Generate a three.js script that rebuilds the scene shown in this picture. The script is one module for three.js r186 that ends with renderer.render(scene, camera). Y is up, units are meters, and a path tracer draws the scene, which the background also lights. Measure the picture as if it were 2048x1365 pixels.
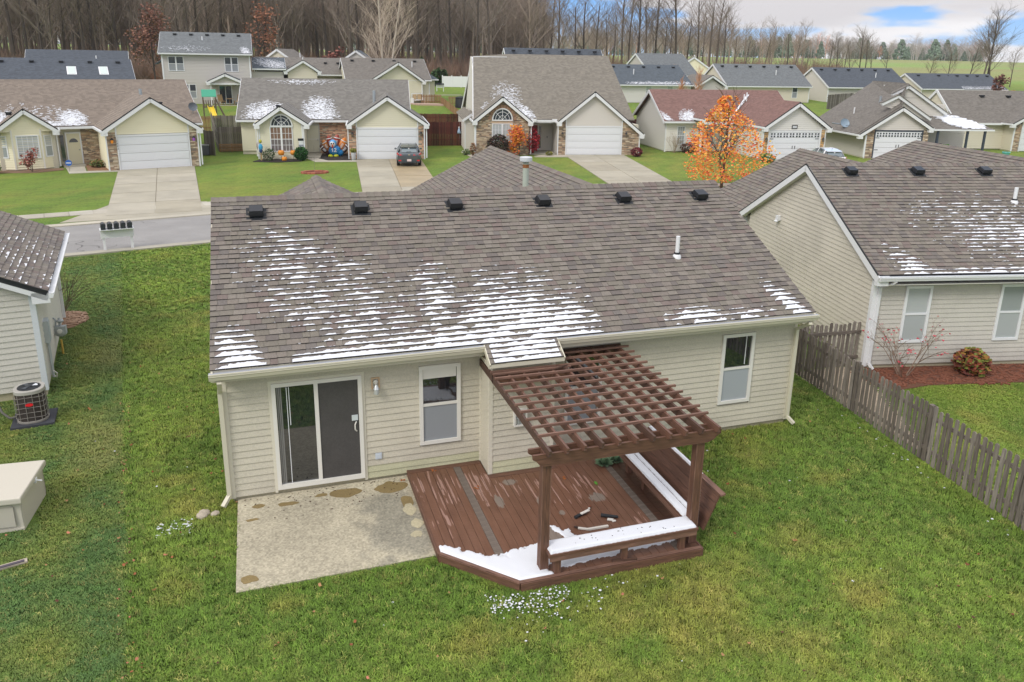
import * as THREE from 'three';
import { mergeGeometries } from 'three/addons/utils/BufferGeometryUtils.js';
import { FontLoader } from 'three/addons/loaders/FontLoader.js';
import { TextGeometry } from 'three/addons/geometries/TextGeometry.js';

// ---------------------------------------------------------------- camera, sky, sun, exposure
const scene = new THREE.Scene();
const camera = new THREE.PerspectiveCamera(2 * Math.atan(682.5 / 1550.695) * 180 / Math.PI, 2048 / 1365, 0.1, 4000);
camera.rotation.order = 'YXZ';
camera.position.set(0.9254, 7.7368, 13.2451);
camera.rotation.set(-0.27506, -0.31418, 0.015675);
camera.setViewOffset(2048, 1365, 0, 122.6, 2048, 1365);

const renderer = new THREE.WebGLRenderer({ antialias: true });
renderer.toneMapping = THREE.LinearToneMapping;
renderer.toneMappingExposure = 1.28;
renderer.shadowMap.enabled = true;

function mulberry(a) { return () => { a |= 0; a = a + 0x6D2B79F5 | 0; let t = Math.imul(a ^ a >>> 15, 1 | a); t = t + Math.imul(t ^ t >>> 7, 61 | t) ^ t; return ((t ^ t >>> 14) >>> 0) / 4294967296; }; }
let rnd = mulberry(7);
const rr = (a, b) => a + (b - a) * rnd();
const clamp = (x, a, b) => Math.min(b, Math.max(a, x));
const sstep = (a, b, x) => { const t = clamp((x - a) / (b - a), 0, 1); return t * t * (3 - 2 * t); };
const mixv = (a, b, t) => a + (b - a) * t;
const hash2 = (x, y) => { let h = Math.imul(x | 0, 374761393) + Math.imul(y | 0, 668265263) | 0; h = Math.imul(h ^ h >>> 13, 1274126177); return ((h ^ h >>> 16) >>> 0) / 4294967296; };
function noise2(x, y, per = 0) {
  const xi = Math.floor(x), yi = Math.floor(y), fx = x - xi, fy = y - yi, u = fx * fx * (3 - 2 * fx), v = fy * fy * (3 - 2 * fy);
  const w = per ? (k) => ((k % per) + per) % per : (k) => k;
  const a = hash2(w(xi), w(yi)), b = hash2(w(xi + 1), w(yi)), c = hash2(w(xi), w(yi + 1)), d = hash2(w(xi + 1), w(yi + 1));
  return a + (b - a) * u + (c - a) * v + (a - b - c + d) * u * v;
}
function fbm(x, y, oct = 4, per = 0) { let s = 0, a = .5, n = 0; for (let i = 0; i < oct; i++) { s += a * noise2(x + i * 17.3 * (per ? 0 : 1), y - i * 9.1 * (per ? 0 : 1), per); n += a; a *= .5; x *= 2; y *= 2; per *= 2; } return s / n; }
const lin = (c) => { c /= 255; return c <= .04045 ? c / 12.92 : Math.pow((c + .055) / 1.055, 2.4); };
const L3 = (r, g, b) => [lin(r), lin(g), lin(b)];

// broken cloud deck: bright cloud with blue gaps low over the horizon
{
  const W = 4096, H = 2048, data = new Float32Array(W * H * 4);
  const blueLow = L3(166, 202, 238), blueHi = L3(118, 168, 224), white = [.76, .745, .755], grey = [.50, .48, .495];
  for (let row = 0; row < H; row++) {
    const el = ((row + .5) / H - .5) * Math.PI, e = el * 180 / Math.PI;
    for (let col = 0; col < W; col++) {
      const o = (row * W + col) * 4;
      if (e < -1.5) { data[o] = .16; data[o + 1] = .18; data[o + 2] = .12; data[o + 3] = 1; continue; }
      const az = ((col + .5) / W - .5) * 360;
      let c, th;
      if (e < 14) {
        const wv = fbm(az * .09 + 3, e * .35, 3) - .5;
        c = fbm(az * .115 + 11.4 + wv, e * .85 + 2.2 + wv * .8, 6);
        th = fbm(az * .05 + 40, e * .42 + 7.7 + wv, 4);
      }
      if (e >= 9) {
        const k = 1 / (Math.sin(el) + .16), x = Math.cos(az * Math.PI / 180) * Math.cos(el) * k * 2.2, y = Math.sin(az * Math.PI / 180) * Math.cos(el) * k * 2.2;
        const c2 = fbm(x + 31, y + 8, 4), t2 = fbm(x * .6 + 3, y * .6 + 77, 3), m = sstep(9, 14, e);
        c = e < 14 ? mixv(c, c2, m) : c2; th = e < 14 ? mixv(th, t2, m) : t2;
      }
      const low = sstep(9, 0, e);
      const cov = sstep(.44, .57, c + .16 * sstep(2.4, 4.2, e)), thick = sstep(.38, .60, th * .5 + c * .3 + .2 * sstep(1.6, 3.4, e));
      const bl = sstep(0, 5, e), zen = 1 + 1.1 * Math.max(0, Math.sin(el));   // overcast sky: brighter overhead, as a cloud deck is
      for (let k = 0; k < 3; k++) {
        const blue = mixv(blueLow[k], blueHi[k], bl), cl = mixv(white[k], grey[k], thick * .8);
        data[o + k] = mixv(blue, cl, cov) * zen;
      }
      data[o + 3] = 1;
    }
  }
  const t = new THREE.DataTexture(data, W, H, THREE.RGBAFormat, THREE.FloatType);
  t.mapping = THREE.EquirectangularReflectionMapping; t.magFilter = t.minFilter = THREE.LinearFilter; t.needsUpdate = true;
  scene.background = t; scene.environment = t;
}
const sun = new THREE.DirectionalLight(new THREE.Color(1, .96, .9), 1.4);
sun.position.set(-62, 70, 34); sun.target.position.set(4, 0, -10);
sun.castShadow = true; sun.shadow.radius = 34; sun.shadow.mapSize.set(4096, 4096);
Object.assign(sun.shadow.camera, { left: -90, right: 90, top: 90, bottom: -90, near: 1, far: 300 });
scene.add(sun); scene.add(sun.target);

// ---------------------------------------------------------------- helpers
const taken = new Map();
function numbered(n) { const k = taken.get(n) || 0; taken.set(n, k + 1); return k ? n + '_' + String(k).padStart(3, '0') : n; }
function tag(o, label, category, group, kind) { o.userData.label = label; if (category) o.userData.category = category; if (group) o.userData.group = group; if (kind) o.userData.kind = kind; return o; }
function thing(name, label, category, pos = [0, 0, 0], turn = 0, group) {
  const g = new THREE.Group(); g.name = numbered(name); g.position.set(...pos); g.rotation.y = turn; scene.add(g); return tag(g, label, category, group);
}
function shade(m) { m.castShadow = true; m.receiveShadow = true; return m; }
function part(parent, name, geo, mat, label) { const m = shade(new THREE.Mesh(geo, mat)); m.name = name; if (label) m.userData.label = label; parent.add(m); return m; }
function parts(parent, name, list, mat_, label) { for (const g of list) part(parent, name, g, mat_, label); }
function sub(parent, name, pos = [0, 0, 0], turn = 0) { const g = new THREE.Group(); g.name = name; g.position.set(...pos); g.rotation.y = turn; parent.add(g); return g; }
function solo(name, geo, mat, label, category, group, kind) { const m = shade(new THREE.Mesh(geo, mat)); m.name = numbered(name); scene.add(m); return tag(m, label, category, group, kind); }
function setting(name, geo, mat, label) { const m = shade(new THREE.Mesh(geo, mat)); m.name = numbered(name); m.userData.kind = 'structure'; if (label) m.userData.label = label; scene.add(m); return m; }
function copyOf(o, pos, turn, label) { const c = o.clone(); c.name = numbered(o.name.replace(/_\d{3}$/, '')); c.userData = { ...o.userData }; if (label) c.userData.label = label; c.position.set(...pos); if (turn !== undefined) c.rotation.y = turn; scene.add(c); return c; }

function fin(g) { if (g.index) g = g.toNonIndexed(); for (const k of Object.keys(g.attributes)) if (!['position', 'normal', 'uv', 'color'].includes(k)) g.deleteAttribute(k); if (!g.attributes.normal) g.computeVertexNormals(); if (!g.attributes.uv) g.setAttribute('uv', new THREE.BufferAttribute(new Float32Array(g.attributes.position.count * 2), 2)); return g; }
const join = (list) => mergeGeometries(list.map(fin));
function tint(g, c) { g = fin(g); const n = g.attributes.position.count, a = new Float32Array(n * 3); for (let i = 0; i < n; i++) { a[i * 3] = c[0]; a[i * 3 + 1] = c[1]; a[i * 3 + 2] = c[2]; } g.setAttribute('color', new THREE.BufferAttribute(a, 3)); return g; }
const sub3 = (a, b) => [a[0] - b[0], a[1] - b[1], a[2] - b[2]], add3 = (a, b) => [a[0] + b[0], a[1] + b[1], a[2] + b[2]], mul3 = (a, k) => [a[0] * k, a[1] * k, a[2] * k];
const dot3 = (a, b) => a[0] * b[0] + a[1] * b[1] + a[2] * b[2], cross3 = (a, b) => [a[1] * b[2] - a[2] * b[1], a[2] * b[0] - a[0] * b[2], a[0] * b[1] - a[1] * b[0]];
const len3 = (a) => Math.hypot(...a), unit3 = (a) => mul3(a, 1 / (len3(a) || 1)), lerp3 = (a, b, t) => add3(mul3(a, 1 - t), mul3(b, t));
// eight corners: 0..3 one loop, 4..7 the opposite loop; uv in metres with u along 0 -> 1
const HF = [[3, 2, 1, 0], [4, 5, 6, 7], [0, 1, 5, 4], [2, 3, 7, 6], [1, 2, 6, 5], [3, 0, 4, 7]];
function hexa(p, uo = 0, vo = 0) {
  const pos = [], uv = [];
  for (const f of HF) {
    const q = f.map((i) => p[i]); let e0 = len3(sub3(q[1], q[0])), e1 = len3(sub3(q[3], q[0]));
    const alongU = (Math.min(f[0], f[1]) % 4 === 0 && Math.max(f[0], f[1]) % 4 === 1) || (Math.min(f[0], f[1]) % 4 === 2 && Math.max(f[0], f[1]) % 4 === 3);
    const U = alongU ? [[uo, vo], [uo + e0, vo], [uo + e0, vo + e1], [uo, vo + e1]] : [[uo, vo], [uo, vo + e0], [uo + e1, vo + e0], [uo + e1, vo]];
    for (const i of [0, 1, 2, 0, 2, 3]) { pos.push(...q[i]); uv.push(...U[i]); }
  }
  const g = new THREE.BufferGeometry(); g.setAttribute('position', new THREE.Float32BufferAttribute(pos, 3)); g.setAttribute('uv', new THREE.Float32BufferAttribute(uv, 2)); g.computeVertexNormals(); return g;
}
// axis-aligned box, u of the uv along axis ax
function bx(x0, y0, z0, x1, y1, z1, ax = 0) {
  const A = [x0, y0, z0], B = [x1, y1, z1], o = ax === 0 ? [0, 2, 1] : ax === 1 ? [1, 0, 2] : [2, 0, 1];
  const P = (a, b, c) => { const r = [0, 0, 0]; r[o[0]] = a ? B[o[0]] : A[o[0]]; r[o[1]] = b ? B[o[1]] : A[o[1]]; r[o[2]] = c ? B[o[2]] : A[o[2]]; return r; };
  let p = [P(0, 0, 0), P(1, 0, 0), P(1, 1, 0), P(0, 1, 0), P(0, 0, 1), P(1, 0, 1), P(1, 1, 1), P(0, 1, 1)];
  const vol = dot3(cross3(sub3(p[1], p[0]), sub3(p[3], p[0])), sub3(p[4], p[0]));
  if (vol < 0) p = [p[4], p[5], p[6], p[7], p[0], p[1], p[2], p[3]];
  return hexa(p, rnd() * 3, rnd() * 3);
}
// straight bar from p to q, w across, h along up
function bar(p, q, w, h, up = [0, 1, 0], w2 = w, h2 = h) {
  const d = unit3(sub3(q, p)); let s = cross3(d, up); if (len3(s) < 1e-4) s = cross3(d, [1, 0, 0]); s = unit3(s); const u = cross3(s, d);
  const c = (o, a, b) => add3(add3(o, mul3(s, a)), mul3(u, b));
  const P = [c(p, -w / 2, -h / 2), c(q, -w2 / 2, -h2 / 2), c(q, w2 / 2, -h2 / 2), c(p, w / 2, -h / 2), c(p, -w / 2, h / 2), c(q, -w2 / 2, h2 / 2), c(q, w2 / 2, h2 / 2), c(p, w / 2, h / 2)];
  const vol = dot3(cross3(sub3(P[1], P[0]), sub3(P[3], P[0])), sub3(P[4], P[0]));
  return hexa(vol < 0 ? [P[4], P[5], P[6], P[7], P[0], P[1], P[2], P[3]] : P, rnd() * 3, rnd() * 3);
}
// planar convex polygon turned into a slab; outside is where the loop runs counter-clockwise
function slab(pts, t, uo = 0, vo = 0) {
  const n = pts.length, U = unit3(sub3(pts[1], pts[0])), N = unit3(cross3(sub3(pts[1], pts[0]), sub3(pts[n - 1], pts[0]))), Vv = cross3(N, U);
  const low = pts.map((p) => sub3(p, mul3(N, t))), pos = [], uv = [];
  const put = (p, a, b) => { pos.push(...p); uv.push(a, b); };
  const ptuv = (p) => { const d = sub3(p, pts[0]); return [dot3(d, U) + uo, dot3(d, Vv) + vo]; };
  for (let i = 1; i < n - 1; i++) {
    for (const k of [0, i, i + 1]) put(pts[k], ...ptuv(pts[k]));
    for (const k of [0, i + 1, i]) put(low[k], ...ptuv(pts[k]));
  }
  for (let i = 0; i < n; i++) { const j = (i + 1) % n, l = len3(sub3(pts[j], pts[i])); put(low[i], 0, 0); put(low[j], l, 0); put(pts[j], l, t); put(low[i], 0, 0); put(pts[j], l, t); put(pts[i], 0, t); }
  const g = new THREE.BufferGeometry(); g.setAttribute('position', new THREE.Float32BufferAttribute(pos, 3)); g.setAttribute('uv', new THREE.Float32BufferAttribute(uv, 2)); g.computeVertexNormals(); return g;
}
// vertical-sided plate over a ground polygon [[x,z]...] (any winding, may be concave), metric uv in x,z
function plate(poly, y0, y1) {
  const s = new THREE.Shape(poly.map(([x, z]) => new THREE.Vector2(x, -z)));
  const g = new THREE.ExtrudeGeometry(s, { depth: y1 - y0, bevelEnabled: false, curveSegments: 1 }); g.rotateX(-Math.PI / 2); g.translate(0, y0, 0); return fin(g);
}
// plate standing in the x,y plane, thickness from z0 to z1
function plateXY(poly, z0, z1, holes = []) {
  const s = new THREE.Shape(poly.map(([x, y]) => new THREE.Vector2(x, y)));
  for (const h of holes) s.holes.push(new THREE.Path(h.map(([x, y]) => new THREE.Vector2(x, y))));
  const g = new THREE.ExtrudeGeometry(s, { depth: z1 - z0, bevelEnabled: false, curveSegments: 12 }); g.translate(0, 0, z0); return fin(g);
}
function rod(p, q, r0, r1 = r0, seg = 6) {
  const g = new THREE.CylinderGeometry(r1, r0, len3(sub3(q, p)), seg, 1, false); g.translate(0, len3(sub3(q, p)) / 2, 0);
  g.applyQuaternion(new THREE.Quaternion().setFromUnitVectors(new THREE.Vector3(0, 1, 0), new THREE.Vector3(...unit3(sub3(q, p))))); g.translate(...p); return fin(g);
}
function pipeAlong(pts, r, seg = 8, n = pts.length * 6) { return fin(new THREE.TubeGeometry(new THREE.CatmullRomCurve3(pts.map((p) => new THREE.Vector3(...p)), false, 'catmullrom', .1), n, r, seg, false)); }
function ball(x, y, z, rx, ry = rx, rz = rx, w = 14, h = 10) { const g = new THREE.SphereGeometry(1, w, h); g.scale(rx, ry, rz); g.translate(x, y, z); return fin(g); }
function lathe(pts, seg = 20) { return fin(new THREE.LatheGeometry(pts.map(([r, y]) => new THREE.Vector2(r, y)), seg)); }

// ---------------------------------------------------------------- textures and materials
function tex(n, metres, fn, srgb = true, wrap = THREE.RepeatWrapping) {
  const d = new Uint8Array(n * n * 4);
  for (let y = 0; y < n; y++) for (let x = 0; x < n; x++) { const c = fn(x / n, y / n), o = (y * n + x) * 4; d[o] = clamp(c[0], 0, 255); d[o + 1] = clamp(c[1], 0, 255); d[o + 2] = clamp(c[2], 0, 255); d[o + 3] = 255; }
  const t = new THREE.DataTexture(d, n, n); t.wrapS = t.wrapT = wrap; t.magFilter = t.minFilter = THREE.LinearFilter; if (srgb) t.colorSpace = THREE.SRGBColorSpace; t.repeat.set(1 / metres, 1 / metres); t.needsUpdate = true; return t;
}
const g3 = (v) => [v, v, v];
const T = {};
T.grain = tex(512, 1.2, (x, y) => g3(226 + 50 * (fbm(x * 8, y * 64, 4, 8) - .5) * 1.6 - 46 * sstep(.62, .8, fbm(x * 4, y * 48, 3, 4))));
T.speck = tex(512, 1.0, (x, y) => g3(240 + 46 * (fbm(x * 64, y * 64, 3, 64) - .5) + 24 * (fbm(x * 4, y * 4, 4, 4) - .5)));
T.mottle = tex(512, 6.0, (x, y) => g3(242 + 44 * (fbm(x * 6, y * 6, 6, 6) - .5) + 26 * (hash2(x * 512, y * 512) - .5)));
T.fleck = tex(512, .5, (x, y) => g3(128 + 120 * (fbm(x * 48, y * 48, 3, 48) - .5)), false);
// far roofs: granule tone, course by course, too small to tell shingles apart
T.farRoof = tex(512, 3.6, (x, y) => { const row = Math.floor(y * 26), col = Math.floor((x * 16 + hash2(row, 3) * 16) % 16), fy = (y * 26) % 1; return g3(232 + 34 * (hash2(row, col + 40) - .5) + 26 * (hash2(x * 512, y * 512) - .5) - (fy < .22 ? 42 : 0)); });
T.farBump = tex(256, 3.6, (x, y) => g3(255 * (1 - (y * 26) % 1)), false);
const col = (c) => new THREE.Color(...(Array.isArray(c) ? c : [c, c, c]));
const srgb = (h) => new THREE.Color(h);
function mat(c, rough = .8, o = {}) { return new THREE.MeshStandardMaterial({ color: typeof c === 'string' ? srgb(c) : col(c), roughness: rough, ...o }); }
const Mt = {
  siding: mat('#cbc5b3', .55, { map: T.mottle }), sidingMoss: mat('#c8c7a6', .6, { map: T.mottle }), trim: mat('#d5d0bf', .5), soffit: mat('#c9c3b1', .6),
  gutter: mat('#cbc6b2', .4), guard: mat('#a9adb3', .5), white: mat('#dfe1e3', .45), whiteWarm: mat('#dcdad2', .5), vinyl: mat('#e2e4e6', .4),
  foundation: mat('#b9b196', .9, { map: T.mottle }), black: mat('#1c1f24', .45), blackRough: mat('#23262a', .7), darkMetal: mat('#2c3036', .4, { metalness: .3 }),
  glass: new THREE.MeshPhysicalMaterial({ color: col([.012, .016, .02]), roughness: .03, ior: 2.1 }),
  glassFar: new THREE.MeshPhysicalMaterial({ color: col([.03, .04, .055]), roughness: .06, ior: 1.9 }),
  screen: mat([.075, .071, .07], .5, { map: T.speck }), screenGrey: mat([.27, .29, .31], .5), blind: mat([.44, .47, .47], .35), blindGrey: mat([.3, .33, .33], .35), curtain: mat([.2, .2, .19], .8),
  brown: mat('#765444', .6, { map: T.grain }), brownDark: mat('#5f4538', .62, { map: T.grain }), brownEdge: mat('#8a6858', .65, { map: T.grain }),
  fence: ['#877d73', '#7d746b', '#938a80', '#786e65', '#988f86'].map((c) => mat(c, .9, { map: T.grain })),
  concrete: mat('#aca798', .85, { map: T.mottle }), snow: mat([.70, .725, .77], .75), galv: mat('#aab2b8', .4, { metalness: .5 }), steel: mat('#8f979c', .35, { metalness: .6 }),
  red: mat('#c8202a', .4), mulch: mat('#6b4535', 1, { map: T.speck }), darkMulch: mat('#2d2624', 1, { map: T.speck }),
};
// ---------------------------------------------------------------- ground, road, drives
const terT = [[58, 0], [66, .8], [82, 2.35], [98, 2.9], [112, 3.6], [140, 4.6], [200, 6.2], [300, 9], [420, 12.2], [700, 12.6], [2000, 12]];
const ter = (x, z) => { const q = -z; if (q <= 58) return 0; let i = 0; while (i < terT.length - 2 && q > terT[i + 1][0]) i++; const t = clamp((q - terT[i][0]) / (terT[i + 1][0] - terT[i][0]), 0, 1); return mixv(terT[i][1], terT[i + 1][1], i === 0 || i === 8 ? t * t * (3 - 2 * t) : t) + sstep(130, 300, q) * 1.6 * (fbm(x * .006 + 4, z * .006, 3) - .5); };
const cGreenA = L3(112, 132, 48), cGreenB = L3(86, 112, 38), cOlive = L3(134, 130, 60), cLeft = L3(74, 102, 50), cStraw = L3(160, 148, 88);
const lerpC = (a, b, t) => [mixv(a[0], b[0], t), mixv(a[1], b[1], t), mixv(a[2], b[2], t)];
const mowEdge = (z) => -1.36 + .145 * (z - 2.5);            // lawn boundary between the two yards
function lawnColor(x, z) {
  const n1 = fbm(x * .35 + 20, z * .35 + 5, 3), n2 = fbm(x * 1.3 + 7, z * 1.3 - 3, 3), n3 = fbm(x * .12 - 9, z * .12 + 31, 2);
  let c;
  if (z > -20.5 && x < mowEdge(z)) {                        // neighbour's mown side: faint mower stripes
    const s = Math.sin((x - mowEdge(z)) * 5.2 + .6) * .5 + .5; c = lerpC(cLeft, lerpC(cGreenB, cOlive, .45), clamp(.15 + .35 * s + (n2 - .5) * 1.2, 0, 1));
    c = lerpC(c, cStraw, .35 * sstep(.55, .75, n1) * sstep(.9, .0, Math.abs(x - mowEdge(z) + .45)));
  } else {
    c = lerpC(cGreenB, cGreenA, clamp((n1 - .34) * 2.4, 0, 1)); c = lerpC(c, cOlive, clamp((n2 * .55 + n3 * .45 - .47) * 3.4, 0, .85));
    if (z > -20.5) { const dk = sstep(.55, 0, x - mowEdge(z)); c = lerpC(c, cGreenB, dk * .8); }
    if (z < -28) c = lerpC(c, lerpC(cOlive, cGreenA, .5 + .5 * Math.sin((x * .86 + z * .5) * 2.4)), .28);
  }
  const q = -z;
  if (q > 112) { const f = sstep(112, 150, q); const fld = lerpC(lerpC(L3(142, 136, 92), L3(126, 150, 74), sstep(.42, .6, fbm(x * .012 + 2, z * .03 + 5, 3))), L3(150, 140, 104), .35 * sstep(.4, .6, fbm(x * .02, z * .05, 3))); c = lerpC(c, fld, f); }
  return c;
}
T.lawn = tex(512, 2.2, (x, y) => g3(218 + 80 * (fbm(x * 40, y * 40, 3, 40) - .5) + 60 * (hash2(x * 512, y * 512) - .5) + 40 * (fbm(x * 7, y * 7, 3, 7) - .5)));
{
  const xs = [], zs = []; const run = (a, from, to, step) => { for (let v = from; v < to - 1e-6; v += step) a.push(v); };
  run(xs, -900, -200, 100); run(xs, -200, -40, 10); run(xs, -40, 80, 1); run(xs, 80, 200, 8); run(xs, 200, 1600, 100); xs.push(1600);
  run(zs, -1800, -460, 60); run(zs, -460, -130, 12); run(zs, -130, -60, 3); run(zs, -60, 10, 1); run(zs, 10, 40, 6); zs.push(40);
  const nx = xs.length, nz = zs.length, pos = [], uv = [], co = [], idx = [];
  for (let j = 0; j < nz; j++) for (let i = 0; i < nx; i++) { pos.push(xs[i], ter(xs[i], zs[j]), zs[j]); uv.push(xs[i], -zs[j]); co.push(...lawnColor(xs[i], zs[j])); }
  for (let j = 0; j < nz - 1; j++) for (let i = 0; i < nx - 1; i++) { const a = j * nx + i, b = a + 1, c = a + nx, d = c + 1; idx.push(a, c, b, b, c, d); }
  const g = new THREE.BufferGeometry(); g.setAttribute('position', new THREE.Float32BufferAttribute(pos, 3)); g.setAttribute('uv', new THREE.Float32BufferAttribute(uv, 2)); g.setAttribute('color', new THREE.Float32BufferAttribute(co, 3)); g.setIndex(idx); g.computeVertexNormals();
  setting('ground', g, new THREE.MeshStandardMaterial({ color: col([1.3, 1.46, 1.12]), vertexColors: true, map: T.lawn, bumpMap: T.lawn, bumpScale: .03, roughness: 1 }), 'green lawns and fields over the whole site');
}
const roadC = new THREE.CatmullRomCurve3([[-70, -6], [-40, -14.5], [-20, -20.6], [-5, -24.35], [8, -26.8], [22, -26.6], [38, -22.5], [58, -14], [90, 2]].map(([x, z]) => new THREE.Vector3(x, 0, z)), false, 'centripetal');
const roadPts = roadC.getSpacedPoints(160), roadN = roadPts.map((p, i) => { const a = roadPts[Math.max(0, i - 1)], b = roadPts[Math.min(160, i + 1)], d = new THREE.Vector3().subVectors(b, a).normalize(); return [-d.z, d.x]; });
const offRoad = (i, o) => [roadPts[i].x - roadN[i][0] * o, roadPts[i].z - roadN[i][1] * o];  // positive = far side
function strip(i0, i1, a, b, y0, y1) { const l = []; for (let i = i0; i <= i1; i++) l.push(offRoad(i, a)); for (let i = i1; i >= i0; i--) l.push(offRoad(i, b)); return plate(l, y0, y1); }
T.asphalt = tex(1024, 9, (x, y) => {
  let v = 222 + 30 * (fbm(x * 10, y * 10, 5, 10) - .5) + 26 * (hash2(x * 1024, y * 1024) - .5);
  const w = fbm(x * 6, y * 6, 3, 6) * .12, cr = Math.abs(((x * 3 + w * 9 + fbm(x * 12, y * 12, 2, 12) * .35) % 1) - .5), cr2 = Math.abs(((y * 2 + w * 6 + fbm(x * 9, y * 9, 3, 9) * .5) % 1) - .5);
  if (cr < .016 && fbm(x * 5, y * 5, 2, 5) > .5) v -= 60; if (cr2 < .012 && fbm(x * 4 + 1, y * 4, 2, 4) > .48) v -= 55; return [v, v, v * 1.0];
});
setting('road', strip(0, 160, -3.0, 3.0, -.08, .012), mat('#a19f9c', .8, { map: T.asphalt }), 'pale weathered asphalt street with cracks');
setting('kerb', strip(0, 160, -3.48, -3.0, -.05, .06), Mt.concrete, 'near concrete kerb of the street');
setting('kerb', strip(0, 160, 3.0, 3.55, -.05, .06), mat('#bdb7a6', .85, { map: T.mottle }), 'far concrete kerb and gutter of the street');
const walkMats = ['#b8b2a3', '#b3ad9d', '#bbb6a8'].map((c) => mat(c, .85, { map: T.mottle }));
{
  const walk = setting('sidewalk', strip(0, 160, 5.72, 6.88, -.1, .008), mat('#8e8878', .9), 'concrete sidewalk along the far side of the street');
  for (let i = 20; i < 150; i++) { const a = offRoad(i, 5.74), b = offRoad(i + 1, 5.74), c = offRoad(i + 1, 6.86), d = offRoad(i, 6.86), k = .012; part(walk, 'paving_slab', plate([[mixv(a[0], b[0], k), mixv(a[1], b[1], k)], [mixv(b[0], a[0], k), mixv(b[1], a[1], k)], [mixv(c[0], d[0], k), mixv(c[1], d[1], k)], [mixv(d[0], c[0], k), mixv(d[1], c[1], k)]], -.05, .03), walkMats[i % 3]); }
}
const driveMats = ['#aea896', '#aba593', '#b1ab9a', '#a8a18e'].map((c) => mat(c, .8, { map: T.mottle }));
const wetMat = mat('#ad9c7b', .45, { map: T.mottle });
// drive as a lattice of poured slabs: corner order house-left, house-right, street-right, street-left
function drive(label, hl, hr, sr, sl, nx, ny, wetFn) {
  const P = (s, t, bend = 0) => { const a = [mixv(hl[0], hr[0], s), mixv(hl[1], hr[1], s)], b = [mixv(sl[0], sr[0], s), mixv(sl[1], sr[1], s)]; return [mixv(a[0], b[0], t), mixv(a[1], b[1], t)]; };
  const base = setting('driveway', plate([P(0, 0), P(1, 0), P(1, 1), P(0, 1)], -.1, .01), mat('#8b8270', .9), label);
  const gs = .004, gt = .0022;
  for (let i = 0; i < nx; i++) for (let j = 0; j < ny; j++) part(base, 'concrete_slab', plate([P(i / nx + gs, j / ny + gt), P((i + 1) / nx - gs, j / ny + gt), P((i + 1) / nx - gs, (j + 1) / ny - gt), P(i / nx + gs, (j + 1) / ny - gt)], -.05, .035 + .004 * rnd()), wetFn && wetFn(i, j) ? wetMat : driveMats[Math.floor(rnd() * 4)]);
  return base;
}
drive('wide concrete driveway up to the left cream house', [-8.6, -46.4], [-3.75, -47.9], [-2.15, -29.3], [-6.65, -29.0], 2, 5);
drive('concrete driveway with the parked hatchback on it', [8.1, -49.5], [13.2, -48.8], [11.0, -30.0], [6.3, -30.6], 2, 4, (i, j) => i === 1 && j < 3);
drive('concrete driveway of the tall taupe roofed house', [25.8, -49.3], [31.0, -48.4], [26.4, -29.2], [22.0, -29.9], 2, 4);
drive('concrete driveway of the red roofed house', [41.6, -42.7], [46.3, -42.0], [43.0, -24.5], [38.4, -25.8], 2, 4);
drive('concrete driveway of the hip roofed house', [51.8, -42.2], [56.4, -41.0], [51.5, -20.8], [47.0, -22.8], 2, 4);
setting('drive_apron', plate([[-8.4, -27.7], [-0.9, -28.75], [-2.1, -32.2], [-6.7, -33.0]], -.05, .026), driveMats[0], 'flared concrete apron where the left driveway meets the street');
setting('driveway_near', plate([[7.6, -12], [12.2, -12], [11.5, -23.3], [6.9, -23.4]], -.08, .02), driveMats[1], 'driveway in front of the near house');
// ---------------------------------------------------------------- building kit
const EXPO = .127;
// lap siding on the wall from (ax,az) to (bx_,bz), seen from the side where a is left; returns one geometry per plank
function planks(a, b, y0, y1, { cut = [], e = EXPO, t = .024, gab = null, minLen = .04 } = {}) {
  const L = Math.hypot(b[0] - a[0], b[1] - a[1]), d = [(b[0] - a[0]) / L, (b[1] - a[1]) / L], n = [-d[1], d[0]], out = [], yTop = gab ? gab[1] : y1;
  const at = (s, y, o) => [a[0] + d[0] * s + n[0] * o, y, a[1] + d[1] * s + n[1] * o];
  for (let y = y0, i = 0; y < yTop - .02; y += e, i++) {
    const yb = Math.min(y + e, yTop), ym = (y + yb) / 2; let s0 = 0, s1 = L;
    if (gab && ym > y1) { const f = (ym - y1) / (gab[1] - y1); s0 = f * gab[0]; s1 = L - (L - gab[0]) * f; }
    let seg = [[s0, s1]];
    for (const [c0, c1, ya, yc] of cut) if (ym > ya && ym < yc) seg = seg.flatMap(([p, q]) => c1 <= p || c0 >= q ? [[p, q]] : [[p, c0], [c1, q]].filter(([u, v]) => v - u > minLen));
    for (const [p, q] of seg) if (q - p > minLen) { const g = hexa([at(p, y, .001), at(q, y, .001), at(q, y, t), at(p, y, t), at(p, yb, .001), at(q, yb, .001), at(q, yb, .004), at(p, yb, .004)].map((v) => v), p, y); out.push(flipOut(g, n)); }
  }
  return out;
}
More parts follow.
